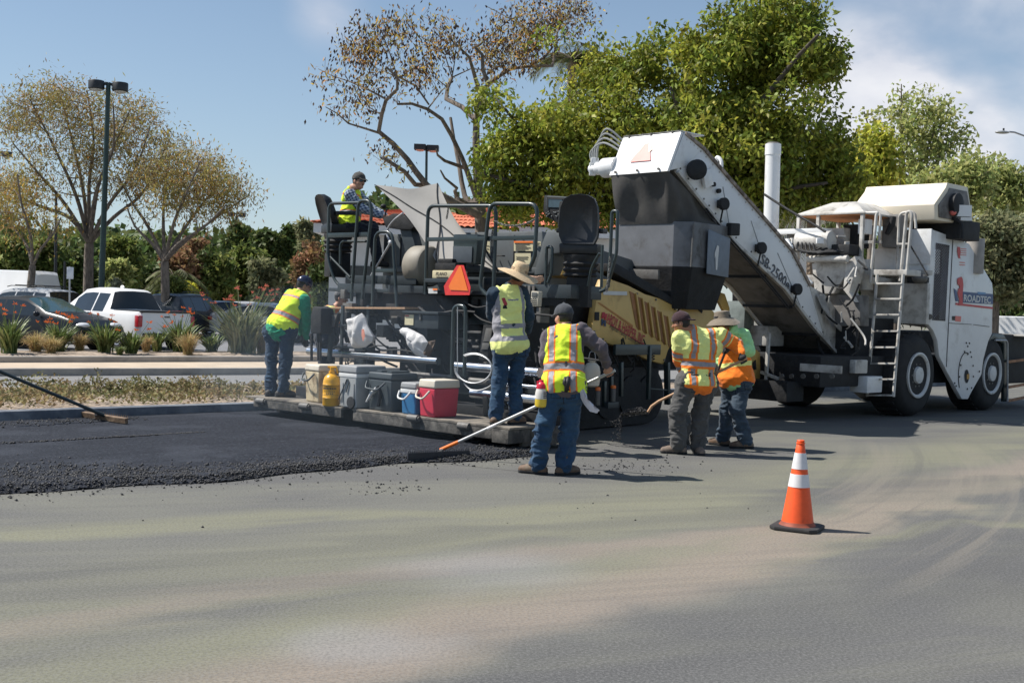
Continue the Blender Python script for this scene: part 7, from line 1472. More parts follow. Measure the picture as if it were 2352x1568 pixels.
    # --- boots
    for q in 'LR':
        an = A_['an' + q]; td = nrm_(np.array(st['toe' + q] + (0,), float)); zz = an[2] - .095
        S = SDF(an - .3, an + .3, .007); hl = an - td * .06; hl = np.array([hl[0], hl[1], zz + .045]); toe = an + td * .165; toe = np.array([toe[0], toe[1], zz + .036]); sd_ = np.array([-td[1], td[0], 0])
        S.cap(hl, toe, .046, .043, .02); S.cap(hl + td * .05 + (0, 0, .03), toe - td * .05 + (0, 0, .012), .043, .045, .02); S.cap(an + (0, 0, -.03), an + (0, 0, .07), .052, .055, .03); S.plane((0, 0, zz + .004), (0, 0, -1.)); V, Fq = S.mesh(); b_ = mesh_obj('boot', V, Fq, st['boots'], root, smooth=180)
        S = SDF(an - .3, an + .3, .008); S.cap(hl - (0, 0, .02), toe - (0, 0, .014), .050, .047, .01); S.plane((0, 0, zz + .001), (0, 0, -1.)); S.plane((0, 0, zz + .03), (0, 0, 1.)); V, Fq = S.mesh(); mesh_obj('sole', V, Fq, M_BLKC, b_, smooth=60)
    # --- shirt
    def torso(S, g, hem, k=.05):
        b0 = P0 + t_ * hem; S.cap(b0 - s_ * .08, b0 + s_ * .08, (.128 + g * 1.5) * bulk, (.128 + g * 1.5) * bulk, k, (f_, .98)); S.ell(b0 - f_ * (st.get('seat', .035) + .01), (s_, f_, t_), (.16 * bulk + g, .125 * bulk + g, .12), k); mid = P0 + t_ * Lt * .42 - f_ * st.get('slouch', .0); S.cap(b0, mid, (.132 + g) * bulk, (.135 + g) * bulk, k, (f_, .86)); ch = P0 + t_ * Lt * .78
        S.cap(mid, ch, (.135 + g) * bulk, (.14 + g) * bulk, k, (f_, .84)); w = sw / 2 - .10; S.cap(ch - s_ * w * .9, ch + s_ * w * .9, (.118 + g) * bulk, (.118 + g) * bulk, k, (f_, .95)); S.cap(mid - s_ * .06, mid + s_ * .06, (.115 + g) * bulk, (.115 + g) * bulk, k)
        q = .30; S.cap(A_['shL'] * (1 - q) + P1 * q + t_ * .005, A_['shR'] * (1 - q) + P1 * q + t_ * .005, .070 + g, .070 + g, k); S.cap(P1, nk * .8 + P1 * .2 , .088 + g, .066 + g, .03)
    S = SDF(lo, hi, VX); torso(S, 0., st.get('shirt_hem', .02))
    for q in 'LR':
        e, w = A_['el' + q], A_['wr' + q]; wr_ = w * .93 + e * .07; S.cap(A_['sh' + q], e, .078 * st.get('sleeve', 1.), .062 * st.get('sleeve', 1.), .03); S.cap(e, wr_, .060 * st.get('sleeve', 1.), .043, .02)
    if st.get('hood'): S.ell(nk - fv * .055 - hu * .005, ax, (.10, .07, .085), .03)
    S.folds(.011, (8, 8, 12), st['seed'] + 3, None); S.folds(.005, (18, 18, 30), st['seed'] + 6)
    V, Fq = S.mesh(); fc = V[Fq].mean(1); mi = np.zeros(len(Fq), int); mats = [st['shirt']]
    if 'shirt_pat' in st: mats, fn = st['shirt_pat']; mi = fn(fc, dict(A_, P0=P0, t=t_, s=s_, f=f_, L=Lt))
    mesh_obj('shirt', V, Fq, mats, root, mi, smooth=180)
    # --- vest over it
    if 'vest' in st:
        S = SDF(lo, hi, VX); torso(S, .020, st.get('vest_hem', .06)); b0 = P0 + t_ * (st.get('vest_hem', .06) - .10) ; S.plane(b0, -t_)
        w = sw / 2 + st.get('armhole', -.005)
        S.plane(P1 + s_ * w, nrm_(s_ + t_ * .10)); S.plane(P1 - s_ * w, nrm_(-s_ + t_ * .10)); S.plane(nk * .75 + P1 * .25 + t_ * .03, nrm_(t_ - f_ * .0))
        S.folds(.010, (6, 6, 9), st['seed'] + 5); S.folds(.004, (15, 15, 22), st['seed'] + 8)
        V, Fq = S.mesh(); fc = V[Fq].mean(1); mats, fn = st['vest']; q = fc - P0; mi = fn(q @ s_, q @ f_, (q @ t_) / Lt, len(Fq)); mesh_obj('vest', V, Fq, mats, root, mi, smooth=180)
    # --- eyes, hair
    for sg in (-1, 1):
        mb = MB(); mb.ball(hd + hs * sg * .031 + fv * .080 + hu * .014, .0125, 10, 8); mb.build('eye', M_HAIR, root)
    S = SDF(hd - .2, hd + .2, .008); S.ell(hd + hu * .024 - fv * .008, ax, (.079, .096, .106), .0); S.plane(hd + fv * .035 + hu * .02, nrm_(fv + hu * -.35)); S.plane(hd - hu * .055, -hu); V, Fq = S.mesh(); mesh_obj('hair', V, Fq, M_HAIR, root, smooth=180)
    # --- headgear
    kind, m = st['hat']; hc = hd + hu * .045
    if kind in ('cap', 'backcap', 'hard'):
        fb = -fv if kind == 'backcap' else fv
        S = SDF(hd - .3, hd + .3, .007); S.ell(hc + hu * .006, ax, (.092, .112, .100), .0); S.plane(hc - hu * .012, nrm_(-hu + fb * .0))
        if kind != 'hard' or True:
            a = hc + fb * .085 - hu * .004; L_b = .085 if kind != 'hard' else .035
            for x in (-.055, -.0275, 0, .0275, .055): S.cap(a + hs * x, a + fb * (L_b - abs(x) * .5) + hs * x * .9 - hu * .016, .009, .007, .012)
        S.cap(hc + hu * .104, hc + hu * .108, .011, .011, .0); S.folds(.002, (20, 20, 20), st['seed'])
        V, Fq = S.mesh(); mesh_obj('cap', V, Fq, m, root, smooth=180)
    else:
        hx = nrm_(hu + np.array(st.get('hat_tilt', (0, 0, 0)))); c0 = hc + hu * .0
        if kind == 'straw': prof = [(.245, -.035), (.25, -.03), (.18, .005), (.105, .02), (.10, .03), (.098, .085), (.088, .125), (.06, .142), (0, .138)]; band = [(.104, .026), (.1045, .062), (.10, .062)]
        else: prof = [(.205, -.062), (.21, -.056), (.15, .0), (.106, .022), (.102, .03), (.100, .075), (.092, .105), (.05, .115), (0, .112)]; band = [(.106, .028), (.106, .055), (.102, .055)]
        mb = MB(); n = 40; q = Vector((0, 0, 1)).rotation_difference(Vector(hx)); vs = []; fs = []
        for r, h in prof:
            for j in range(n):
                a = 2 * math.pi * j / n; wob = (.018 * math.sin(2 * a + 1) + .01 * math.sin(3 * a + .5)) * max(0, (r - .11) / .13); vs.append(np.array(Vector(c0) + q @ Vector((r * math.cos(a), r * math.sin(a) * 1.08, h + wob))))
        for i in range(len(prof) - 1):
            for j in range(n): fs.append((i * n + j, i * n + (j + 1) % n, (i + 1) * n + (j + 1) % n, (i + 1) * n + j))
        mb.add(vs, fs); ht = mb.build('hat', m, root, smooth=60); mb = MB(); mb.lathe(band, c0, hx, 40); mb.build('hat_band', M_BLKC if kind != 'straw' else pm('straw_band', (.16, .11, .075), .8, var=.4, vs=60, c2=(.5, .36, .22), amt=.5, c2s=40), ht, smooth=60)
    if st.get('glasses'):
        mb = MB()
        for sg in (-1, 1):
            mb.ball(hd + hs * sg * .034 + fv * .092 + hu * .012, (.03, .022, .02), 12, 8); mb.tube([hd + hs * sg * .062 + fv * .085 + hu * .016, hd + hs * sg * .078 + hu * .014], .004, 6)
        mb.build('sunglasses', M_SCREEN, root)
    if st.get('moustache'):
        mb = MB(); mb.ball(hd + fv * .092 - hu * .042, (.026, .018, .008), 10, 6); mb.build('moustache', M_HAIR, root)
    return root, A_, dict(P0=P0, P1=P1, t=t_, s=s_, f=f_, L=Lt)
def pose(cv, Y, **k):
    out = {}
    for n, q in k.items():
        x, y = q[:2]; dy = q[2] if len(q) > 2 else 0.; out[n] = D(*cv(x, y), Y + dy)
    return out
h2 = lambda x, y: (1119.6 + .12 * x, 611.5 + .12 * y); h3 = lambda x, y: (602.1 + .192 * x, 620.9 + .192 * y); h4 = lambda x, y: (1204.2 + .264 * x, 696.2 + .264 * y); h5 = lambda x, y: (1514.7 + .228 * x, 696.2 + .228 * y)
def band(mi, x, c, w, edge, m_mid=1, m_edge=2):
    mi[np.abs(x - c) < w + edge] = m_edge; mi[np.abs(x - c) < w] = m_mid
# ---- raker in the foreground
def vest_raker(s, f, tau, n):
    mi = np.zeros(n, int)
    for c in (-.115, .105): band(mi, s, c, .026, .014)
    mi[tau < -.12] = 0; band(mi, tau, .36, .055, .035); return mi
RK = pose(h4, 11.75, head=(345, 130, .22), neck=(365, 205, .18), shL=(205, 300, .17), shR=(492, 240, .14), elL=(185, 470, .12), wrL=(300, 575, .36), elR=(668, 395, .10), wrR=(706, 545, .26), hipL=(270, 745, .02), hipR=(425, 745, 0), knL=(165, 1090, -.02), knR=(385, 1110, .06), anL=(118, 1430, .0), anR=(345, 1440, .0))
TOOL = {}
rk_a = D(*h4(738, 607), 12.02); rk_b = G(1012, 1033, .08); ax_ = nrm_(rk_a - rk_b); rk_top = rk_a + ax_ * .07
TOOL['lute'] = (rk_b, rk_top, ax_)
lh = rk_b + ax_ * (np.linalg.norm(rk_a - rk_b) - .62)
RK['wrL'] = lh + np.array([-.06, -.05, .05]); RK['wrR'] = rk_a + np.array([-.03, -.02, .085])
build_person('worker in lime vest with orange edged stripes raking asphalt with a long lute', RK, 0., dict(seed=1.3, face=(-.55, .8, -.25), hup=(-.05, .1, 1), skin=M_SKIN2, trousers=M_JEAN, boots=M_BOOT, shirt=M_MAUVE, vest=([M_LIME, M_GREYR, M_ORNG], vest_raker), vest_hem=.045, armhole=-.01, hat=('cap', M_CAPG), toeL=(-.9, .35), toeR=(.75, .6), gripL=(lh, ax_), gripR=(rk_a, ax_), baggy=1.12, shirt_hem=.03, bulk=1.04))
# ---- straw hat worker on the screed
def vest_straw(s, f, tau, n):
    mi = np.zeros(n, int); mi[(np.abs(s - .135) < .026) & (tau > .2)] = 1; mi[(np.abs(s + .185) < .03) & (tau > .2)] = 1
    mi[(np.abs(s + .105 + .10 * (tau - .85)) < .022) & (np.abs(tau - .86) < .07) & (f < 0)] = 3; mi[(np.abs(s + .11) < .024) & (np.abs(tau - .76) < .03) & (f < 0)] = 2; mi[(np.abs(s + .0) < .065) & (np.abs(tau - .885) < .014) & (f < 0)] = 1
    mi[np.abs(tau - .40) < .045] = 1; mi[np.abs(tau - .17) < .045] = 1; mi[tau < -.135] = 2; return mi
YS = 13.62
SH = pose(h2, YS, head=(575, 215, .08), neck=(455, 370, .02), shL=(130, 540, -.06), shR=(640, 530, .10), elL=(210, 760, .30), wrL=(300, 1150, .42), elR=(775, 960, .18), wrR=(760, 1250, .42))
SH.update(pose(c6, YS, hipL=(738, 480, -.02), hipR=(868, 485, .04), knL=(718, 740, -.0), knR=(850, 735, .08), anL=(688, 1000, -.05), anR=(838, 1000, .05)))
SH['elL'] = SH['shL'] + np.array([-.01, .16, -.24]); SH['wrL'] = SH['elL'] + np.array([.13, .17, .02])
build_person('worker in wide straw hat and lime vest standing on the screed footboard', SH, .302, dict(seed=4.1, face=(.55, .8, -.3), hup=(.22, .1, 1), trousers=M_JEAN, boots=M_BOOT, shirt=M_BLUES, vest=([M_LIMEP, M_GREYR, M_BLKC, M_REDINK], vest_straw), vest_hem=.03, armhole=.0, hat=('straw', M_STRAW), hat_tilt=(.10, -.18, 0), toeL=(.35, .9), toeR=(.6, .8), gloves='R', baggy=1.0, sleeve=1.12, bulk=.98))
# ---- bending worker at the left end
def vest_left(s, f, tau, n):
    mi = np.zeros(n, int); band(mi, tau, .38, .05, .03); band(mi, tau, .93, .022, .02); return mi
YL = 16.45
LM_ = pose(h3, YL, head=(492, 185, .10), neck=(448, 262, .06), shL=(330, 300, .30), shR=(505, 345, -.02), elL=(400, 540, .42), wrL=(480, 760, .40), elR=(530, 560, .02), wrR=(524, 810, .12), hipL=(130, 720, .08), hipR=(310, 720, -.06), knL=(112, 1090, .05), knR=(278, 1090, -.03), anL=(108, 1430, .02), anR=(240, 1440, -.04))
build_person('worker in lime vest and teal sleeves bending over the left end of the screed', LM_, .302, dict(seed=7.7, face=(.75, .45, -.55), hup=(.35, .1, .9), trousers=M_JEAN2, boots=M_BOOTD, shirt=M_TEAL, vest=([M_LIME, M_GREYR, M_ORNG], vest_left), vest_hem=.075, armhole=.0, hat=('hard', M_CAPN), toeL=(.5, .85), toeR=(.75, .6), gloves='LR', seat=.05, shirt_hem=.0, bulk=1.06, slouch=.02))
# ---- striped shirt with shovel
def sleeve_t(fc, A_, q):
    def par(a, b): ab = b - a; t_ = np.clip(((fc - a) @ ab) / (ab @ ab), 0, 1); return t_, np.linalg.norm(fc - a - t_[:, None] * ab, axis=1)
    t1, d1_ = par(A_['sh' + q], A_['el' + q]); t2, d2_ = par(A_['el' + q], A_['wr' + q]); return np.where(d1_ < d2_, t1, 1 + t2), np.minimum(d1_, d2_)
def shirt_striped(fc, A_):
    q = fc - A_['P0']; s, tau = q @ A_['s'], (q @ A_['t']) / A_['L']; mi = np.zeros(len(fc), int)
    for c in (-.12, .115): band(mi, s, c, .024, .024)
    band(mi, tau, .40, .05, .055); mi[tau < -.06] = 2
    for k in 'LR':
        t_, d = sleeve_t(fc, A_, k); arm = (d < .12) & (np.abs(s) > .17) & (t_ > (.22 if k == 'L' else .06)); mi[arm] = 0; c0_ = .72 if k == 'L' else .30; mi[arm & (t_ > (.95 if k == 'L' else .54))] = 2; mi[arm & (np.abs(t_ - c0_) < .18)] = 2; mi[arm & (np.abs(t_ - c0_) < .09)] = 1; mi[arm & (np.abs(t_ - (1.35 if k == 'L' else .98)) < .12)] = 1
    return mi
YB_ = 13.9
BS = pose(h5, YB_, head=(222, 205, -.02), neck=(318, 262, .0), shL=(205, 350, -.05), shR=(610, 320, .10), elL=(160, 590, .05), wrL=(195, 790, .20), elR=(775, 420, .16), wrR=(828, 530, .02), hipL=(285, 790, -.02), hipR=(470, 800, .04), knL=(182, 1085, -.05), knR=(415, 1110, .06), anL=(190, 1420, -.04), anR=(385, 1440, .04))
sv_a = D(*h5(842, 572), YB_ - .02); sv_l = D(*h5(150, 890), YB_ + .30); ax2 = nrm_(sv_a - sv_l); sv_b = D(*c8(690, 990), YB_ + .46); TOOL['shovel'] = (sv_b, sv_a + nrm_(sv_a - sv_b) * .05, nrm_(sv_a - sv_b)); ax2 = TOOL['shovel'][2]
lh2 = sv_b + ax2 * (np.linalg.norm(sv_a - sv_b) * .36); BS['wrL'] = lh2 + np.array([.0, -.05, .085]); BS['elL'] = (BS['shL'] * .45 + BS['wrL'] * .55) + np.array([-.06, -.02, .04]); BS['wrR'] = sv_a + np.array([-.02, .02, .08])
build_person('worker in lime and orange striped shirt and backwards cap lifting a loaded shovel', BS, 0., dict(seed=11.2, face=(-.85, .25, -.3), hup=(-.15, .05, 1), trousers=M_GPANT, boots=M_BOOTT, shirt=M_LIMEP, shirt_pat=([M_LIMEP, M_GREYR, M_ORNG], shirt_striped), shirt_hem=.0, hat=('backcap', M_CAPR), toeL=(-.97, .2), toeR=(.15, -.95), gloves='LR', gripL=(lh2, ax2), gripR=(sv_a, ax2), baggy=1.22, bulk=1.16, sleeve=1.15))
# ---- bucket hat
def vest_bucket(s, f, tau, n):
    mi = np.zeros(n, int); mi[np.abs(tau - .38) < .05] = 1; mi[(np.abs(np.abs(s) - .10) < .022) & (f > 0)] = 1; return mi
YK = 14.75
BK = pose(h5, YK, head=(640, 205, .0), neck=(690, 275, .0), shL=(610, 335, .14), shR=(840, 330, .02), elL=(600, 520, .16), wrL=(620, 620, .10), elR=(905, 480, -.05), wrR=(760, 470, -.20), hipL=(715, 800, .08), hipR=(850, 790, -.02), knL=(690, 1070, .12), knR=(780, 1080, -.10), anL=(640, 1360, .16), anR=(868, 1400, -.06))
st_a = D(*h5(672, 462), YK - .30); st_b = D(*h5(556, 770), YK - .18); TOOL['spare'] = (st_b, st_a, nrm_(st_a - st_b)); BK['wrR'] = st_a + np.array([.085, .02, .015])
build_person('worker in khaki bucket hat with orange vest over a neon green hoodie', BK, 0., dict(seed=15.8, face=(-.75, .1, -.6), hup=(-.15, .0, 1), trousers=M_JEAN3, boots=M_BOOT, shirt=M_NEON, vest=([M_ORNG, M_LIMEP], vest_bucket), vest_hem=.05, armhole=.02, hat=('bucket', M_KHAKI), toeL=(-.7, .6), toeR=(-.95, -.1), gloves='LR', gripR=(st_a, TOOL['spare'][2]), hood=True, baggy=1.1, sleeve=1.15))
# ---- operator on the left seat
def vest_op(s, f, tau, n):
    mi = np.zeros(n, int); band(mi, tau, .36, .045, .025); mi[(tau > .86)] = 2; mi[(tau > .92)] = 0; return mi
YO = float(LS[1]) + .02
OP = pose(e3, YO, head=(598, 275, -.05), neck=(515, 365, .0), shL=(548, 440, .34), shR=(468, 470, -.08), elL=(760, 650, .38), wrL=(1010, 790, .30), elR=(650, 690, -.10), wrR=(945, 795, .02), hipL=(470, 950, .16), hipR=(440, 975, -.06), knL=(800, 960, .26), knR=(800, 1000, .0), anL=(900, 1440, .26), anR=(880, 1480, .02))
build_person('operator in lime vest, plaid shirt and sunglasses seated at the paver controls', OP, None, dict(seed=19.4, face=(.72, -.55, -.12), hup=(.05, 0, 1), skin=M_SKIN2, trousers=M_NAVY, boots=M_BOOTD, shirt=M_PLAID, vest=([M_LIME, M_GREYR, M_ORNG], vest_op), vest_hem=.06, armhole=-.03, hat=('cap', M_CAPO), toeL=(.8, .5), toeR=(.8, .5), glasses=True, moustache=True, seat=.0))
# ---- man half hidden behind the screed end
YH = 18.4
def Z(x, y, z, dy=0.): p = D(*e6(x, y), YH + dy); p[2] = z; return p
hz0 = D(*e6(580, 490), YH)[2]; k_ = hz0 - 1.60
HM = dict(head=Z(580, 480, 1.60 + k_), neck=Z(505, 560, 1.46 + k_), shL=Z(470, 640, 1.38 + k_, .22), shR=Z(345, 650, 1.36 + k_, -.14), elL=Z(560, 800, 1.12 + k_, .25), wrL=Z(640, 900, 1.02 + k_, .2), elR=Z(300, 780, 1.08 + k_, -.16), wrR=Z(430, 860, .98 + k_, -.1), hipL=Z(400, 1000, .92 + k_, .1), hipR=Z(330, 1000, .92 + k_, -.1), knL=Z(410, 1200, .5, .1), knR=Z(330, 1200, .5, -.1), anL=Z(400, 1400, .1, .1), anR=Z(320, 1400, .1, -.1))
def vest_hid(s, f, tau, n): mi = np.zeros(n, int); mi[:] = 3; mi[np.abs(s) < .13] = 0; mi[np.abs(s) < .10] = 2; mi[np.abs(s) < .06] = 1; mi[tau < .55] = 3; return mi
build_person('worker in grey cap half hidden beyond the far end of the screed', HM, .055, dict(seed=23.9, face=(.95, -.1, -.2), hup=(.1, 0, 1), skin=M_SKIN2, trousers=M_NAVY, boots=M_BOOTD, shirt=M_NAVY, vest=([M_LIMEP, M_GREYR, M_ORNG, M_NAVY], vest_hid), vest_hem=.05, hat=('cap', M_CAPL), toeL=(.9, .2), toeR=(.9, .2), gloves='LR'))

# tan glove lying on the edge of the side platform beside the straw hat
g0 = D(1222, 640, YS + .95); r_ = thing('work_glove', 'tan work glove lying on the platform edge beside the straw hat', 'glove', g0)
S = SDF(g0 - .2, g0 + .25, .007); hand_prims(S, g0, g0 - np.array([.1, 0, 0]), None, r=.012); S.cap(g0 - np.array([.06, 0, -.0]), g0, .04, .035, .02); V, Fq = S.mesh(); mesh_obj('leather', V, Fq, pm('tan_leather', (.52, .32, .22), .7, var=.15), r_, smooth=180)

# ================================================================== TOOLS AND STREET THINGS
M_ALU = pm('aluminium_pole', (.50, .50, .49), .4, .5, var=.1, c2=(.3, .3, .3), amt=.3)
# lute rake in use
b0, b1, ax_ = TOOL['lute']; r_ = thing('lute_rake', 'long aluminium lute rake with toothed black blade, worked by the nearest worker', 'rake', (b0[0], b0[1], 0))
mb = MB(); mb.tube([b0 + ax_ * .22, b1], .0165, 12); mb.build('pole', M_ALU, r_); mb = MB(); mb.tube([b0, b0 + ax_ * .24], [.022, .02], 12); mb.build('socket', M_ORANGE, r_); mb = MB(); mb.tube([b0 + ax_ * .62, b0 + ax_ * .74], .0175, 12); mb.build('pole_sleeve', pm('white_tape', (.8, .76, .75), .5), r_); mb = MB(); mb.tube([b1 - ax_ * .5, b1 - ax_ * .32], .019, 12); mb.build('grip', M_RUBBER, r_)
hl, hr = G(936, 1046, .075), G(1078, 1040, .075); hl[2] = hr[2] = .09; xd = nrm_(hr - hl); zd = np.array([0, 0, 1.]); yd = np.cross(zd, xd)
mb = MB(); mb.hexa([hl - yd * .012 - zd * .065, hr - yd * .012 - zd * .065, hr + yd * .01 - zd * .065, hl + yd * .01 - zd * .065, hl - yd * .012 + zd * .012, hr - yd * .012 + zd * .012, hr + yd * .012 + zd * .012, hl + yd * .012 + zd * .012]); n = 34
for i in range(n): p = hl + (hr - hl) * (i + .5) / n + zd * .013; mb.add([p - xd * .007 - yd * .006, p + xd * .007 - yd * .006, p + xd * .007 + yd * .006, p - xd * .007 + yd * .006, p + zd * .028], [(0, 1, 4), (1, 2, 4), (2, 3, 4), (3, 0, 4), (3, 2, 1, 0)])
mb.build('blade', pm('navy_rubber', (.022, .024, .032), .6, var=.2), r_); mb = MB(); mb.bar(b0 + ax_ * .02, (hl + hr) / 2, .03, .02); mb.build('bracket', M_STEEL, r_)
# second lute reaching in from the left edge
a0, a1 = D(-60, 828, 13.9), G(238, 955, .12); a1[2] = .13; r_ = thing('lute_rake', 'black handled lute rake with rusty blade reaching in from the left edge', 'rake', (a1[0], a1[1], 0)); d = nrm_(a0 - a1)
mb = MB(); mb.tube([a1, a1 + d * .35, a0], [.024, .021, .021], 12); mb.build('pole', M_RAIL, r_)
hl, hr = G(158, 945, .10), G(291, 966, .10); hl[2] = hr[2] = .115; xd = nrm_(hr - hl); yd = np.cross(zd, xd); M_RUST = pm('rusty_blade', (.19, .13, .085), .6, .5, var=.3, vs=12, c2=(.42, .30, .2), amt=.4, c2s=9)
mb = MB(); mb.hexa([hl - yd * .02 - zd * .05, hr - yd * .02 - zd * .05, hr + yd * .02 - zd * .05, hl + yd * .02 - zd * .05, hl - yd * .03 + zd * .01, hr - yd * .03 + zd * .01, hr + yd * .015 + zd * .02, hl + yd * .015 + zd * .02])
for i in range(30): p = hl + (hr - hl) * (i + .5) / 30 + yd * .02 + zd * .02; mb.add([p - xd * .006, p + xd * .006, p + yd * .01, p + zd * .035 + yd * .01], [(0, 1, 3), (1, 2, 3), (2, 0, 3), (2, 1, 0)])
mb.build('blade', M_RUST, r_); mb = MB(); mb.bar(a1 + d * .05, (hl + hr) / 2, .06, .03); mb.build('bracket', M_BLACK, r_)
# loaded shovel
b0, b1, ax_ = TOOL['shovel']; M_HNDL = pm('ash_handle', (.46, .28, .16), .6, var=.15, vs=9); c0 = b0 - ax_ * .09 - zd * .07
r_ = thing('shovel', 'wood handled shovel heaped with black asphalt', 'shovel', b0); mb = MB(); mb.tube([c0, b0 - ax_ * .04 - zd * .02, b0 + ax_ * .06, b1], [.018, .018, .017, .017], 10); mb.build('handle', M_HNDL, r_)
ax3 = nrm_(np.array([-.82, .18, -.22])); sx = nrm_(np.cross(ax3, [0, 0, 1])); up = np.cross(sx, ax3); vs = []
for i in range(9):
    s = i / 8; w = .135 * (1 if s < .6 else math.sqrt(max(0, 1 - ((s - .6) / .42) ** 2)))
    for j in range(7): x = (j / 6 - .5) * 2; vs.append(c0 + ax3 * .34 * s + sx * x * w + up * (.045 * x * x + .03 * s - .02))
f = [(i * 7 + j, i * 7 + j + 1, (i + 1) * 7 + j + 1, (i + 1) * 7 + j) for i in range(8) for j in range(6)]; mb = MB(); mb.add(vs, f); mb.add([q - up * .004 for q in vs], [q[::-1] for q in f]); mb.build('blade', M_STEEL, r_, smooth=60)
R_ = np.random.RandomState(9); P = []
for i in range(1500): s = R_.beta(2, 2); w = R_.normal(0, .055); P.append(c0 + ax3 * .36 * s + sx * w + up * (R_.uniform(.0, .085) * math.exp(-(w / .09) ** 2) * (1 - (2 * s - 1) ** 4)))
for i in range(170): P.append(c0 + ax3 * (.33 + R_.exponential(.05)) + sx * R_.normal(0, .04) - zd * (R_.exponential(.13)))
V, f = stones(0, np.array(P), .006, .014, 5); tag(mesh_obj('shovelled_asphalt', V, f, M_LOOSE, smooth=0), 'black asphalt heaped on and spilling from the shovel', 'asphalt', kind='stuff')
b0, b1, ax_ = TOOL['spare']; r_ = thing('shovel', 'dark worn shovel held upright by the worker in the bucket hat', 'shovel', b0); mb = MB(); e = b0 - ax_ * .62; mb.tube([e, b1 + ax_ * .06], .016, 10); mb.build('handle', pm('dark_handle', (.06, .042, .035), .6, var=.2), r_)
vs = []
for i in range(8):
    s = i / 7; w = .12 * (1 if s < .6 else math.sqrt(max(0, 1 - ((s - .6) / .42) ** 2)))
    for j in range(5): x = (j / 4 - .5) * 2; vs.append(e - ax_ * .30 * s + np.array([1, 0, 0]) * x * w + np.array([0, 1, 0]) * (.03 * x * x))
f = [(i * 5 + j, i * 5 + j + 1, (i + 1) * 5 + j + 1, (i + 1) * 5 + j) for i in range(7) for j in range(4)]; mb = MB(); mb.add(vs, f); mb.add([q + np.array([0, -.004, 0]) for q in vs], [q[::-1] for q in f]); mb.build('blade', M_STEEL, r_, smooth=60)
# sprayer bottle, rag and gloves on the raker's belt
c = D(*h4(148, 905), 11.70); r_ = thing('spray_bottle', 'red topped spray bottle half full of yellow fluid hung at the nearest worker hip', 'spray bottle', c); h_ = .0
mb = MB(); mb.lathe([(.045, 0), (.062, .01), (.066, .03), (.066, .085)], c, n=24); mb.build('fluid', pm('yellow_fluid', (.72, .52, .05), .35, var=.05), r_); mb = MB(); mb.lathe([(.067, .0855), (.066, .14), (.058, .175), (.052, .19)], c, n=24); mb.build('body', pm('cloudy_plastic', (.66, .63, .58), .35, var=.05), r_)
mb = MB(); mb.lathe([(.056, .188), (.056, .225), (.045, .245), (.03, .255), (.03, .275), (0, .278)], c, n=24); mb.tube([c + (0, 0, .255), c + (-.05, -.02, .25)], .012, 8); mb.tube([c + (0, 0, .25), c + (.085, 0, .255)], .014, 8); mb.build('pump_head', pm('red_plastic_head', (.62, .02, .05), .35), r_); mb = MB(); mb.tube([c + (0, 0, .27), c + (.02, .03, .30)], .006, 6); mb.build('hook', M_BLACK, r_); mb = MB(); [mb.box(c + np.array([.03, -.066 + k * .0, .10 + k * .018]), (.03, .006, .008)) for k in range(4)]; mb.build('print', M_INK, r_)
P = [h4(*q) for q in [(448, 680), (495, 700), (545, 800), (560, 860), (655, 930), (632, 958), (570, 940), (520, 880), (480, 800)]]
pts = [D(*q, 11.66 - .02 * math.sin(i)) for i, q in enumerate(P)]; cen = D(*h4(515, 800), 11.62); r_ = thing('rag', 'white rag hanging from the back pocket of the nearest worker', 'rag', pts[0]); vs = []; fs = []; n = len(pts); K = 6
for sg in (1, -1):
    o = len(vs); vs.append(cen + np.array([0, .012 * sg, 0]))
    for k in range(1, K + 1):
        for i in range(n): p = cen + (pts[i] - cen) * k / K; vs.append(p + np.array([0, .012 * sg * (1 - k / K) + .012 * math.sin(k * 1.7 + i * 2.1), 0]))
    for i in range(n): fs.append((o, o + 1 + i, o + 1 + (i + 1) % n))
    for k in range(K - 1):
        for i in range(n): fs.append((o + 1 + k * n + i, o + 1 + k * n + (i + 1) % n, o + 1 + (k + 1) * n + (i + 1) % n, o + 1 + (k + 1) * n + i))
mb = MB(); mb.add(vs, fs); mb.build('cloth', pm('white_cloth', (.68, .67, .74), .9, var=.05, trans=.1), r_, smooth=180)
r_ = thing('work_gloves', 'pair of dark gloves tucked at the back of the nearest worker belt', 'gloves', D(*h4(375, 690), 11.56)); mb = MB(); mb.tube([D(*h4(385, 640), 11.57), D(*h4(375, 700), 11.54), D(*h4(362, 770), 11.56)], [.022, .03, .018], 8); mb.tube([D(*h4(360, 645), 11.57), D(*h4(350, 690), 11.54), D(*h4(385, 760), 11.55)], [.018, .024, .014], 8); mb.build('gloves_body', M_GLOVE, r_, smooth=180)
# traffic cone
c = G(1831, 1214); r_ = thing('traffic_cone', 'orange traffic cone with two scuffed white collars on a black base', 'traffic cone', c); bz = .032; Hc = .70
def cr(z): return .128 - (.128 - .026) * ((z - bz) / (Hc - bz))
def ring(z0, z1, off=0., n=3): return [(cr(z0 + (z1 - z0) * i / n) + off, z0 + (z1 - z0) * i / n) for i in range(n + 1)]
M_CONE = pm('cone_orange', (.90, .105, .018), .5, var=.08, vs=9, c2=(.42, .06, .03), amt=.34, c2s=9); M_COLL = pm('cone_collar', (.72, .70, .70), .45, var=.05, vs=14, c2=(.45, .43, .43), amt=.2, c2s=22)
mb = MB(); mb.lathe(ring(bz, Hc - .04, 0, 10) + [(.028, Hc - .035), (.034, Hc - .03), (.034, Hc - .02), (.026, Hc - .016), (.031, Hc - .006), (.026, Hc), (0, Hc)], c, n=48); mb.build('body', M_CONE, r_, smooth=50)
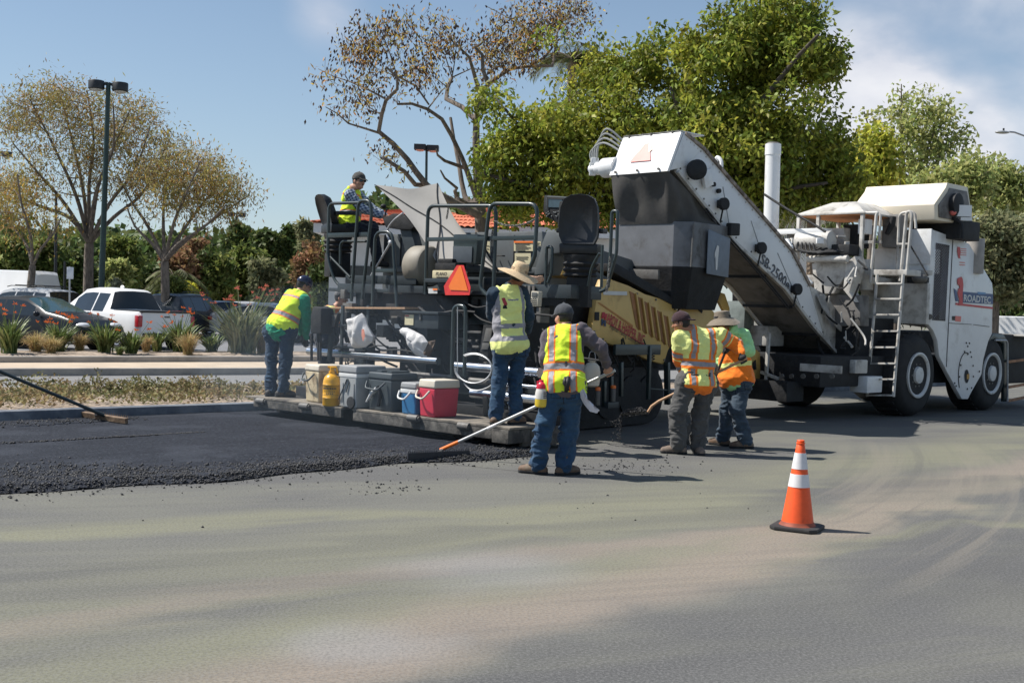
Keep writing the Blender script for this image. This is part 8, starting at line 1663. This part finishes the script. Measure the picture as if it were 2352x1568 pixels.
mb = MB(); mb.lathe(ring(.475, .60, .003), c, n=48); mb.build('collar', M_COLL, r_); mb = MB(); mb.lathe(ring(.335, .435, .003), c, n=48); mb.build('collar', M_COLL, r_)
mb = MB(); mb.lathe([(.150, bz - .004), (.138, bz + .006), (cr(bz) + .002, bz + .02), (cr(bz + .02), bz + .03)], c, n=48); mb.build('skirt', pm('dirty_cone', (.30, .07, .035), .7, var=.3), r_)
mb = MB(); q = rad(-27); X = np.array([math.cos(q), math.sin(q), 0]); Y_ = np.array([-math.sin(q), math.cos(q), 0]); w = .185; ch = .05; oc = [(w, w - ch), (w - ch, w), (-w + ch, w), (-w, w - ch), (-w, -w + ch), (-w + ch, -w), (w - ch, -w), (w, -w + ch)]
mb.prism([c + X * x + Y_ * y + (0, 0, .002) for x, y in oc], (0, 0, bz)); mb.build('base', pm('cone_base_rubber', (.035, .034, .034), .7, var=.2, c2=(.10, .09, .08), amt=.3, c2s=5), r_, bevel=.012)

# ================================================================== CARS
M_GLASS = pm('car_glass', (.012, .018, .020), .06, var=.1, coat=.5); M_GLASST = pm('windscreen_glass', (.03, .075, .075), .05, var=.1, coat=.6); M_CHR = pm('chrome_trim', (.7, .7, .7), .15, 1., var=.05); M_PLAST = pm('black_trim', (.02, .021, .022), .6); M_TAIL = pm('tail_lamp_red', (.38, .01, .018), .2, coat=.5); M_HEAD = pm('headlamp', (.75, .76, .78), .12, coat=.6); M_ALLOY = pm('alloy_rim', (.45, .45, .46), .3, .8)
def paint(n, c): return pm(n, c, .3, var=.03, vs=1, coat=.10, spec=.25)
PT = dict(white=paint('car_white', (.78, .78, .77)), black=paint('car_black', (.016, .019, .024)), blue=paint('car_slate', (.035, .045, .055)), silver=paint('car_silver', (.42, .43, .44)), navy=paint('car_navy', (.02, .028, .05)))
def lerp_tab(T, x):
    for (x0, y0), (x1, y1) in zip(T[:-1], T[1:]):
        if x0 <= x <= x1: k = (x - x0) / max(1e-6, x1 - x0); return y0 + (y1 - y0) * k
    return T[0][1] if x < T[0][0] else T[-1][1]
def car(name, label, loc, head, col, spec, kind, cat='car', sc=1.):
    """lofted body: spec = (half width, top line [(x, z)], belt [(x, z)], side windows [(x0, x1)], windscreen (x base, x top), rear window (x base, x top), wheel x pair)"""
    r_ = thing(name, label, cat, (0, 0, 0), 'vehicles in the car park'); P = PT[col]; h, top, belt, wins, ws, rw, wx = spec
    x0, x1 = top[0][0], top[-1][0]; X = sorted(set([round(x0 + (x1 - x0) * i / 46, 3) for i in range(47)] + [x for w in wins for x in w] + list(ws) + list(rw) + [x for x, _ in top])); rows = []
    for x in X:
        e = min(1, (x - x0) / .45, (x1 - x) / .55); e = max(0, e); w = h * (.84 + .16 * math.sqrt(1 - (1 - e) ** 2)); zt = lerp_tab(top, x); zb = min(lerp_tab(belt, x), zt - .015); k = (zt - zb) / .6; lo = .24 + .10 * (1 - e)
        wr = w * .955 - min(.30, .27 * k)
        rows.append([(w * .80, lo), (w * .965, lo + .05), (w, lo + .26), (w * .985, lo + (zb - lo) * .72), (w * .972, zb - .05), (w * .955, zb), (wr + .03 * min(1, k), zt - .13 * k), (wr - .02, zt - .035 * min(1, k)), (wr * .72, zt - .004), (0, zt + .012)])
    m = len(rows[0]); ring = 2 * m - 1; vs = []
    for x, r in zip(X, rows): vs += [(x, -y, z) for y, z in r] + [(x, y, z) for y, z in r[-2::-1]]
    body = []; gl = {'side_window': [], 'windscreen': [], 'rear_window': []}
    for i in range(len(X) - 1):
        xm = (X[i] + X[i + 1]) / 2
        for j in range(ring - 1):
            q = (i * ring + j, i * ring + j + 1, (i + 1) * ring + j + 1, (i + 1) * ring + j); jj = min(j, ring - 2 - j); dst = body
            if jj == 5 and any(a <= xm <= b for a, b in wins): dst = gl['side_window']
            elif jj in (7, 8) and min(ws) < xm < max(ws): dst = gl['windscreen']
            elif jj in (7, 8) and min(rw) < xm < max(rw): dst = gl['rear_window']
            dst.append(q)
    body += [tuple(range(ring))[::-1], tuple(range((len(X) - 1) * ring, len(X) * ring))]
    mesh_obj('body', vs, body, P, r_, None, 0, 32, 2, False)
    def part(nm, fs, mt, off):
        us = sorted(set(i for f in fs for i in f)); mp = {u: n for n, u in enumerate(us)}
        if fs: mesh_obj(nm, [vs[u] for u in us], [tuple(mp[i] for i in f) for f in fs], mt, r_, None, 0, 40, 2, False)
    for sg in (0, 1): part('side_window', [f for f in gl['side_window'] if (f[0] % ring < m) == (sg == 0)], M_GLASS, 0)
    part('windscreen', gl['windscreen'], M_GLASST, 0); part('rear_window', gl['rear_window'], M_GLASS, 0)
    for sx in wx:
        for sg in (-1, 1):
            c = (sx, sg * (h - .125), .345); mb = MB(); mb.lathe([(.0, .05), (.41, .05), (.41, .128), (.39, .132)], c, (0, sg, 0), 26); mb.build('wheel_arch', M_PLAST, r_, org=False)
            mb = MB(); mb.lathe([(.22, .0), (.32, .0), (.345, .03), (.345, .12), (.32, .15), (.23, .145), (.22, .13)], c, (0, sg, 0), 26); wh = mb.build('wheel', M_TYRE, r_, org=False); mb = MB(); mb.lathe([(.235, .12), (.235, .146), (.21, .138), (.17, .11), (.07, .12), (.05, .142), (0, .142)], c, (0, sg, 0), 20); mb.build('rim', M_ALLOY, wh, org=False)
    zl = lerp_tab(belt, x0 + .1); zn = lerp_tab(top, x1 - .25)
    for sg in (-1, 1):
        mb = MB(); mb.ball((x1 - .16, sg * (h - .30), zn - .12), (.20, .24, .075), 14, 8); mb.build('headlight', M_HEAD, r_, org=False)
        mb = MB(); mb.box((x0 + .10, sg * (h - (.10 if kind == 'truck' else .22)), zl - (.22 if kind == 'truck' else .10)), (.20, .17 if kind == 'truck' else .40, .34 if kind == 'truck' else .15)); mb.build('tail_light', M_TAIL, r_, bevel=.03, org=False)
        xm_ = max(ws) - .15; mb = MB(); mb.ball((xm_, sg * (h + .08), lerp_tab(belt, xm_) + .06), (.07, .11, .075), 12, 8); mb.build('mirror', P if col != 'white' else M_PLAST, r_, org=False)
        for a, b in wins[:2]: mb = MB(); mb.box((a + .16, sg * (h * .985 + .004), lerp_tab(belt, a) - .16), (.17, .02, .03)); mb.build('door_handle', P, r_, bevel=.006, org=False)
    mb = MB(); mb.box((x1 - .05, 0, .40), (.12, h * 1.5, .16)); mb.build('grille', M_PLAST, r_, bevel=.03, org=False); mb = MB(); mb.box((x0 + .04, 0, .42), (.14, h * 1.66, .17)); mb.build('rear_bumper', M_PLAST, r_, bevel=.04, org=False); mb = MB(); mb.box((x0 - .006, 0, .78 if kind != 'truck' else .60), (.02, .32, .15)); mb.build('number_plate', M_LABELW, r_, bevel=.004, org=False)
    if kind == 'truck':
        mb = MB(); mb.box((x0 + .85, 0, 1.14), (1.45, h * 1.62, .02)); mb.build('bed_cover', M_PLAST, r_, org=False); mb = MB(); mb.box((x0 + .03, 0, 1.12), (.10, h * 1.8, .05)); mb.build('bed_rail', M_PLAST, r_, bevel=.012, org=False); mb = MB(); mb.box((x0 - .008, 0, .98), (.02, .18, .04)); mb.build('tailgate_handle', M_STEEL, r_, bevel=.004, org=False)
        mb = MB(); mb.ball((-.25, 0, max(z for _, z in top) + .03), (.11, .03, .06), 10, 6); mb.build('roof_fin', P, r_, org=False)
    if kind in ('wagon', 'suv'):
        zr_ = max(z for _, z in top); mb = MB()
        for sg in (-1, 1): mb.tube([(-1.7, sg * (h - .36), zr_ + .03), (-1.5, sg * (h - .36), zr_ + .06), (.1, sg * (h - .36), zr_ + .06), (.3, sg * (h - .36), zr_ + .02)], .018, 6)
        if kind == 'wagon': [mb.bar((x, -h + .3, zr_ + .09), (x, h - .3, zr_ + .09), .05, .025) for x in (-1.2, -.2)]
        mb.build('roof_rack', M_PLAST, r_, org=False)
    r_.location = Vector([float(q) for q in loc]); r_.rotation_euler.z = rad(90) - rad(head); r_.scale = (sc, sc, sc)
    return r_
SEDAN = (.92, [(-2.40, .78), (-2.36, .98), (-2.15, 1.06), (-1.72, 1.09), (-1.0, 1.40), (-.6, 1.46), (.0, 1.47), (.35, 1.43), (1.15, 1.06), (1.7, .97), (2.15, .86), (2.38, .70), (2.42, .55)], [(-2.4, .9), (-1.5, .97), (1.1, .93), (2.4, .75)], [(-1.25, -.42), (-.36, .75)], (1.15, .35), (-1.70, -1.0), (-1.42, 1.45))
SUV = (.94, [(-2.32, .85), (-2.30, 1.08), (-2.22, 1.22), (-1.95, 1.62), (-1.75, 1.69), (-.6, 1.73), (.1, 1.71), (.45, 1.64), (1.1, 1.16), (1.75, 1.06), (2.15, .95), (2.34, .72), (2.36, .6)], [(-2.3, 1.08), (-1.5, 1.08), (1.1, 1.02), (2.35, .85)], [(-1.85, -1.25), (-1.18, -.30), (-.24, .70)], (1.1, .45), (-2.22, -1.95), (-1.38, 1.42))
TRUCK = (.98, [(-2.68, 1.0), (-2.67, 1.12), (-1.10, 1.13), (-1.04, 1.16), (-.86, 1.70), (-.70, 1.77), (.3, 1.80), (.72, 1.76), (1.45, 1.20), (2.1, 1.12), (2.5, 1.0), (2.68, .75), (2.70, .6)], [(-2.68, 1.06), (-1.2, 1.07), (1.4, 1.08), (2.7, .9)], [(-.72, -.12), (-.06, 1.0)], (1.45, .72), (-1.04, -.86), (-1.62, 1.62))
VAN = (1.0, [(-2.85, 1.2), (-2.84, 2.30), (-2.7, 2.42), (.9, 2.45), (1.3, 2.36), (2.05, 1.42), (2.5, 1.22), (2.75, .95), (2.78, .7)], [(-2.85, 1.35), (1.9, 1.3), (2.78, .9)], [(.95, 1.55)], (2.05, 1.3), (-2.849, -2.845), (-1.7, 1.75))
def gp(x, Y): p = D(x, 700, Y); p[2] = .055; return p
car('pickup_truck', 'white crew cab pickup truck with dark rear glass facing away left', gp(270, 36.5), -50, 'white', TRUCK, 'truck', 'pickup', 1.0)
car('parked_car', 'black sedan with greenish windscreen facing right behind the flowering planter', gp(82, 33.5), 112, 'black', SEDAN, 'sedan')
car('parked_car', 'silver estate car with roof rack behind the black sedan', gp(60, 43), -62, 'silver', SUV, 'wagon')
car('parked_van', 'tall white van at the left edge behind the silver estate', gp(-5, 49), -64, 'white', VAN, 'van', 'van')
car('parked_car', 'dark slate off-roader with red lamps parked right of the pickup', gp(438, 47), 14, 'blue', SUV, 'suv')
car('parked_car', 'dark teal saloon far back above the silver estate', gp(142, 62), 120, 'navy', SEDAN, 'sedan', 'car', 1.08)
car('parked_car', 'dark saloon between the silver estate and the pickup', gp(160, 50), 120, 'black', SEDAN, 'sedan')
car('parked_car', 'small dark car partly hidden right of the slate off-roader', gp(515, 52), 40, 'navy', SEDAN, 'sedan')
car('parked_car', 'low grey car with bright roof behind the tall orange flowers', gp(575, 58), 100, 'silver', SEDAN, 'sedan')
car('parked_car', 'pale saloon half hidden behind the bending worker', gp(628, 46), 110, 'silver', SEDAN, 'sedan')
p = D(2315, 700, 45); p[2] = 0.; car('parked_van', 'white van beyond the loader at the right edge', p, 100, 'white', VAN, 'van', 'van', .82)

# ================================================================== PLANTER: bird of paradise clumps and feather grass
M_STRAP = pm('strap_leaf', (.15, .20, .06), .5, var=.25, vs=3, c2=(.26, .26, .11), amt=.4, c2s=4, island=.4, trans=.25); M_STRAP2 = pm('grey_strap_leaf', (.19, .21, .115), .55, var=.25, vs=3, island=.4, trans=.2); M_FLOW = pm('orange_flower', (.85, .20, .05), .5, var=.2, vs=20, trans=.3); M_FLOWP = pm('coral_flower', (.70, .20, .13), .5, var=.2, vs=20, trans=.3); M_FEATH = pm('feather_grass', (.50, .38, .18), .8, var=.2, vs=4, c2=(.26, .25, .10), amt=.4, c2s=5, island=.3, trans=.3)
def blades(R, c, n, h, sp, w, droop, seg=5, z0=.0):
    vs = []; fs = []
    for i in range(n):
        an = R.uniform(0, 6.283); l = h * R.uniform(.6, 1.12); out = sp * R.uniform(.15, 1.) ; d = np.array([math.cos(an), math.sin(an), 0]); s_ = np.array([-d[1], d[0], 0]); b = c + np.array([R.normal() * .05 * sp / .5, R.normal() * .05 * sp / .5, z0]); dr = droop * R.uniform(.4, 1.3); o = len(vs); ww = w * R.uniform(.7, 1.3); tw = R.uniform(-.6, .6)
        for k in range(seg + 1):
            s = k / seg; p = b + d * out * s ** 1.4 + np.array([0, 0, l * s - dr * l * s * s * s]); wd = ww * (math.sin(math.pi * min(1, .12 + s * .9)) ** .7) * (1 if k < seg else .1); ss = s_ * math.cos(tw) + d * math.sin(tw); vs += [p - ss * wd, p + ss * wd]
            if k: fs.append((o + 2 * k - 2, o + 2 * k - 1, o + 2 * k + 1, o + 2 * k))
    return vs, fs
FL = None
def flower_mesh(c, sz, R, m, par):
    vs = []; fs = []
    for k in range(6):
        an = R.uniform(-.5, 3.6); d = np.array([math.cos(an), R.uniform(-.5, .5), math.sin(an) * .8 + .3]); d = nrm_(d) * sz * R.uniform(.7, 1.2); s_ = nrm_(np.cross(d, [0, 1, .3])) * sz * .16; o = len(vs); vs += [c, c + d * .5 + s_, c + d, c + d * .5 - s_]; fs.append((o, o + 1, o + 2, o + 3))
    return mesh_obj('flower', vs, fs, m, par, smooth=0)
def clump(label, x, y, hpx, wpx, fl, nb, seed, mat=M_STRAP, fm=M_FLOW, group='bird of paradise clumps in the planter'):
    R = np.random.RandomState(seed); c = G(x, y, .24); k = (c[1]) / F; h = hpx * k; w = wpx * k * .72; nb = int(nb * 1.9); r_ = thing('flowering_clump' if fl else 'strap_leaf_clump', label, 'plant', c, group)
    vs, fs = blades(R, c, nb, h, w, .026, .30); mesh_obj('leaves', vs, fs, mat, r_, smooth=0)
    mb = MB(); tips = []
    for i in range(fl):
        an = R.uniform(0, 6.283); o = w * R.uniform(.2, 1.0); p = c + np.array([math.cos(an) * o, math.sin(an) * o, h * R.uniform(.85, 1.22)]); mb.tube([c, (c + p) / 2 + np.array([0, 0, h * .12]), p], [.008, .007, .005], 4, cap=False); tips.append(p)
    if fl: mb.build('stems', M_STRAP, r_)
    for p in tips: flower_mesh(p, .075 * R.uniform(.8, 1.2), R, fm, r_)
    return r_
CL = [('clump with tall orange flower spikes at the left edge', 22, 812, 95, 85, 7, 80), ('low clump crowded with orange flowers before the black sedan', 135, 806, 72, 90, 16, 75), ('dense green clump with few flowers below the sedan nose', 238, 810, 78, 90, 6, 95), ('open green clump beside the pickup rear wheel', 303, 812, 62, 66, 3, 60), ('small clump below the pickup tail lamp', 360, 806, 56, 50, 3, 55), ('flowering clump before the pickup tailgate', 412, 806, 82, 90, 9, 85), ('short strap leaved clump with no flowers', 487, 808, 52, 66, 0, 60), ('tall grey-green clump massed with coral flowers beside the bending worker', 555, 812, 128, 150, 30, 190)]
for i, (lb, x, y, h, w, fl, nb) in enumerate(CL): clump(lb, x, y, h, w, fl, nb, 300 + i, M_STRAP2 if i == 7 else M_STRAP, M_FLOWP if i == 7 else M_FLOW)
for i, (lb, x, y, h, w) in enumerate([('pair of golden feather grass tufts joined at the left', 82, 808, 55, 80), ('golden feather grass tuft right of the orange flowers', 118, 812, 48, 60), ('small golden tuft under the sedan nose', 183, 806, 50, 46), ('wind bent golden tuft by the pickup wheel', 335, 808, 46, 40), ('plump golden tuft before the pickup tailgate', 432, 814, 62, 62), ('dry golden tuft at the foot of the coral flowers', 600, 812, 64, 60), ('tiny green tuft between two clumps', 275, 815, 24, 30)]):
    R = np.random.RandomState(400 + i); c = G(x, y, .24); k = c[1] / F; r_ = thing('feather_grass', lb, 'grass tuft', c, 'feather grass tufts in the planter'); vs, fs = blades(R, c, 620, h * k * 1.15, w * k * .72, .0045, .55, 5); mesh_obj('blades', vs, fs, M_FEATH if i < 6 else M_STRAP, r_, smooth=0)
# twiggy weeds standing above the median cover
for i, (x, y, h) in enumerate([(195, 905, 40), (225, 900, 55), (255, 905, 30), (330, 905, 34), (430, 905, 36), (455, 902, 38), (500, 905, 36), (540, 905, 34), (580, 905, 30)]):
    R = np.random.RandomState(500 + i); c = G(x, y, .16); k = c[1] / F; r_ = thing('dry_weed', 'dry twiggy weed standing above the median ground cover', 'weed', c, 'dry weeds on the median'); mb = MB(); P = []; A = []
    for j in range(9):
        d = np.array([R.normal() * .35, R.normal() * .35, 1.]); p = c + nrm_(d) * h * k * R.uniform(.6, 1.1); mb.tube([c, (c + p) / 2 + R.normal(size=3) * .02, p], [.004, .003, .002], 4, cap=False)
        for m in range(10): P.append(c + (p - c) * R.uniform(.35, 1) + R.normal(size=3) * .012); A.append(R.normal(size=3))
    mb.build('twigs', M_TWIG, r_); V, f = leaves(np.array(P), np.array(A), rdir(R, len(P)), np.full(len(P), .05), np.full(len(P), .014)); mesh_obj('leaves', V, f, M_COVER, r_, smooth=0)

# thin blue fume hanging over the hot screed
m = bpy.data.materials.new('asphalt_fume'); m.use_nodes = True; t = NT(m.node_tree); t.n.remove(t.n['Principled BSDF']); v = t.new('ShaderNodeTexCoord').outputs['Object']
vol = t.new('ShaderNodeVolumePrincipled'); vol.inputs['Color'].default_value = (.62, .78, .95, 1); vol.inputs['Anisotropy'].default_value = .2
vol.inputs['Density'].default_value = .032
t.l.new(vol.outputs[0], t.n['Material Output'].inputs['Volume'])
frame(FR_P); mb = MB(); mb.lathe([(.0, 0), (2.2, .0), (2.6, .5), (2.3, 1.2), (1.5, 1.8), (0, 2.0)], (0, 0, 0), n=28); c = W(.1, -3.0, .075); mb.v = [tuple(c + MR * q[0] * 1.15 + MU * q[1] * .42 + np.array([0, 0, q[2] * .95])) for q in mb.v]
tag(mb.build('smoke', m, smooth=180), 'thin bluish fume hanging over the hot screed', 'smoke', kind='stuff'); frame(FR_M)
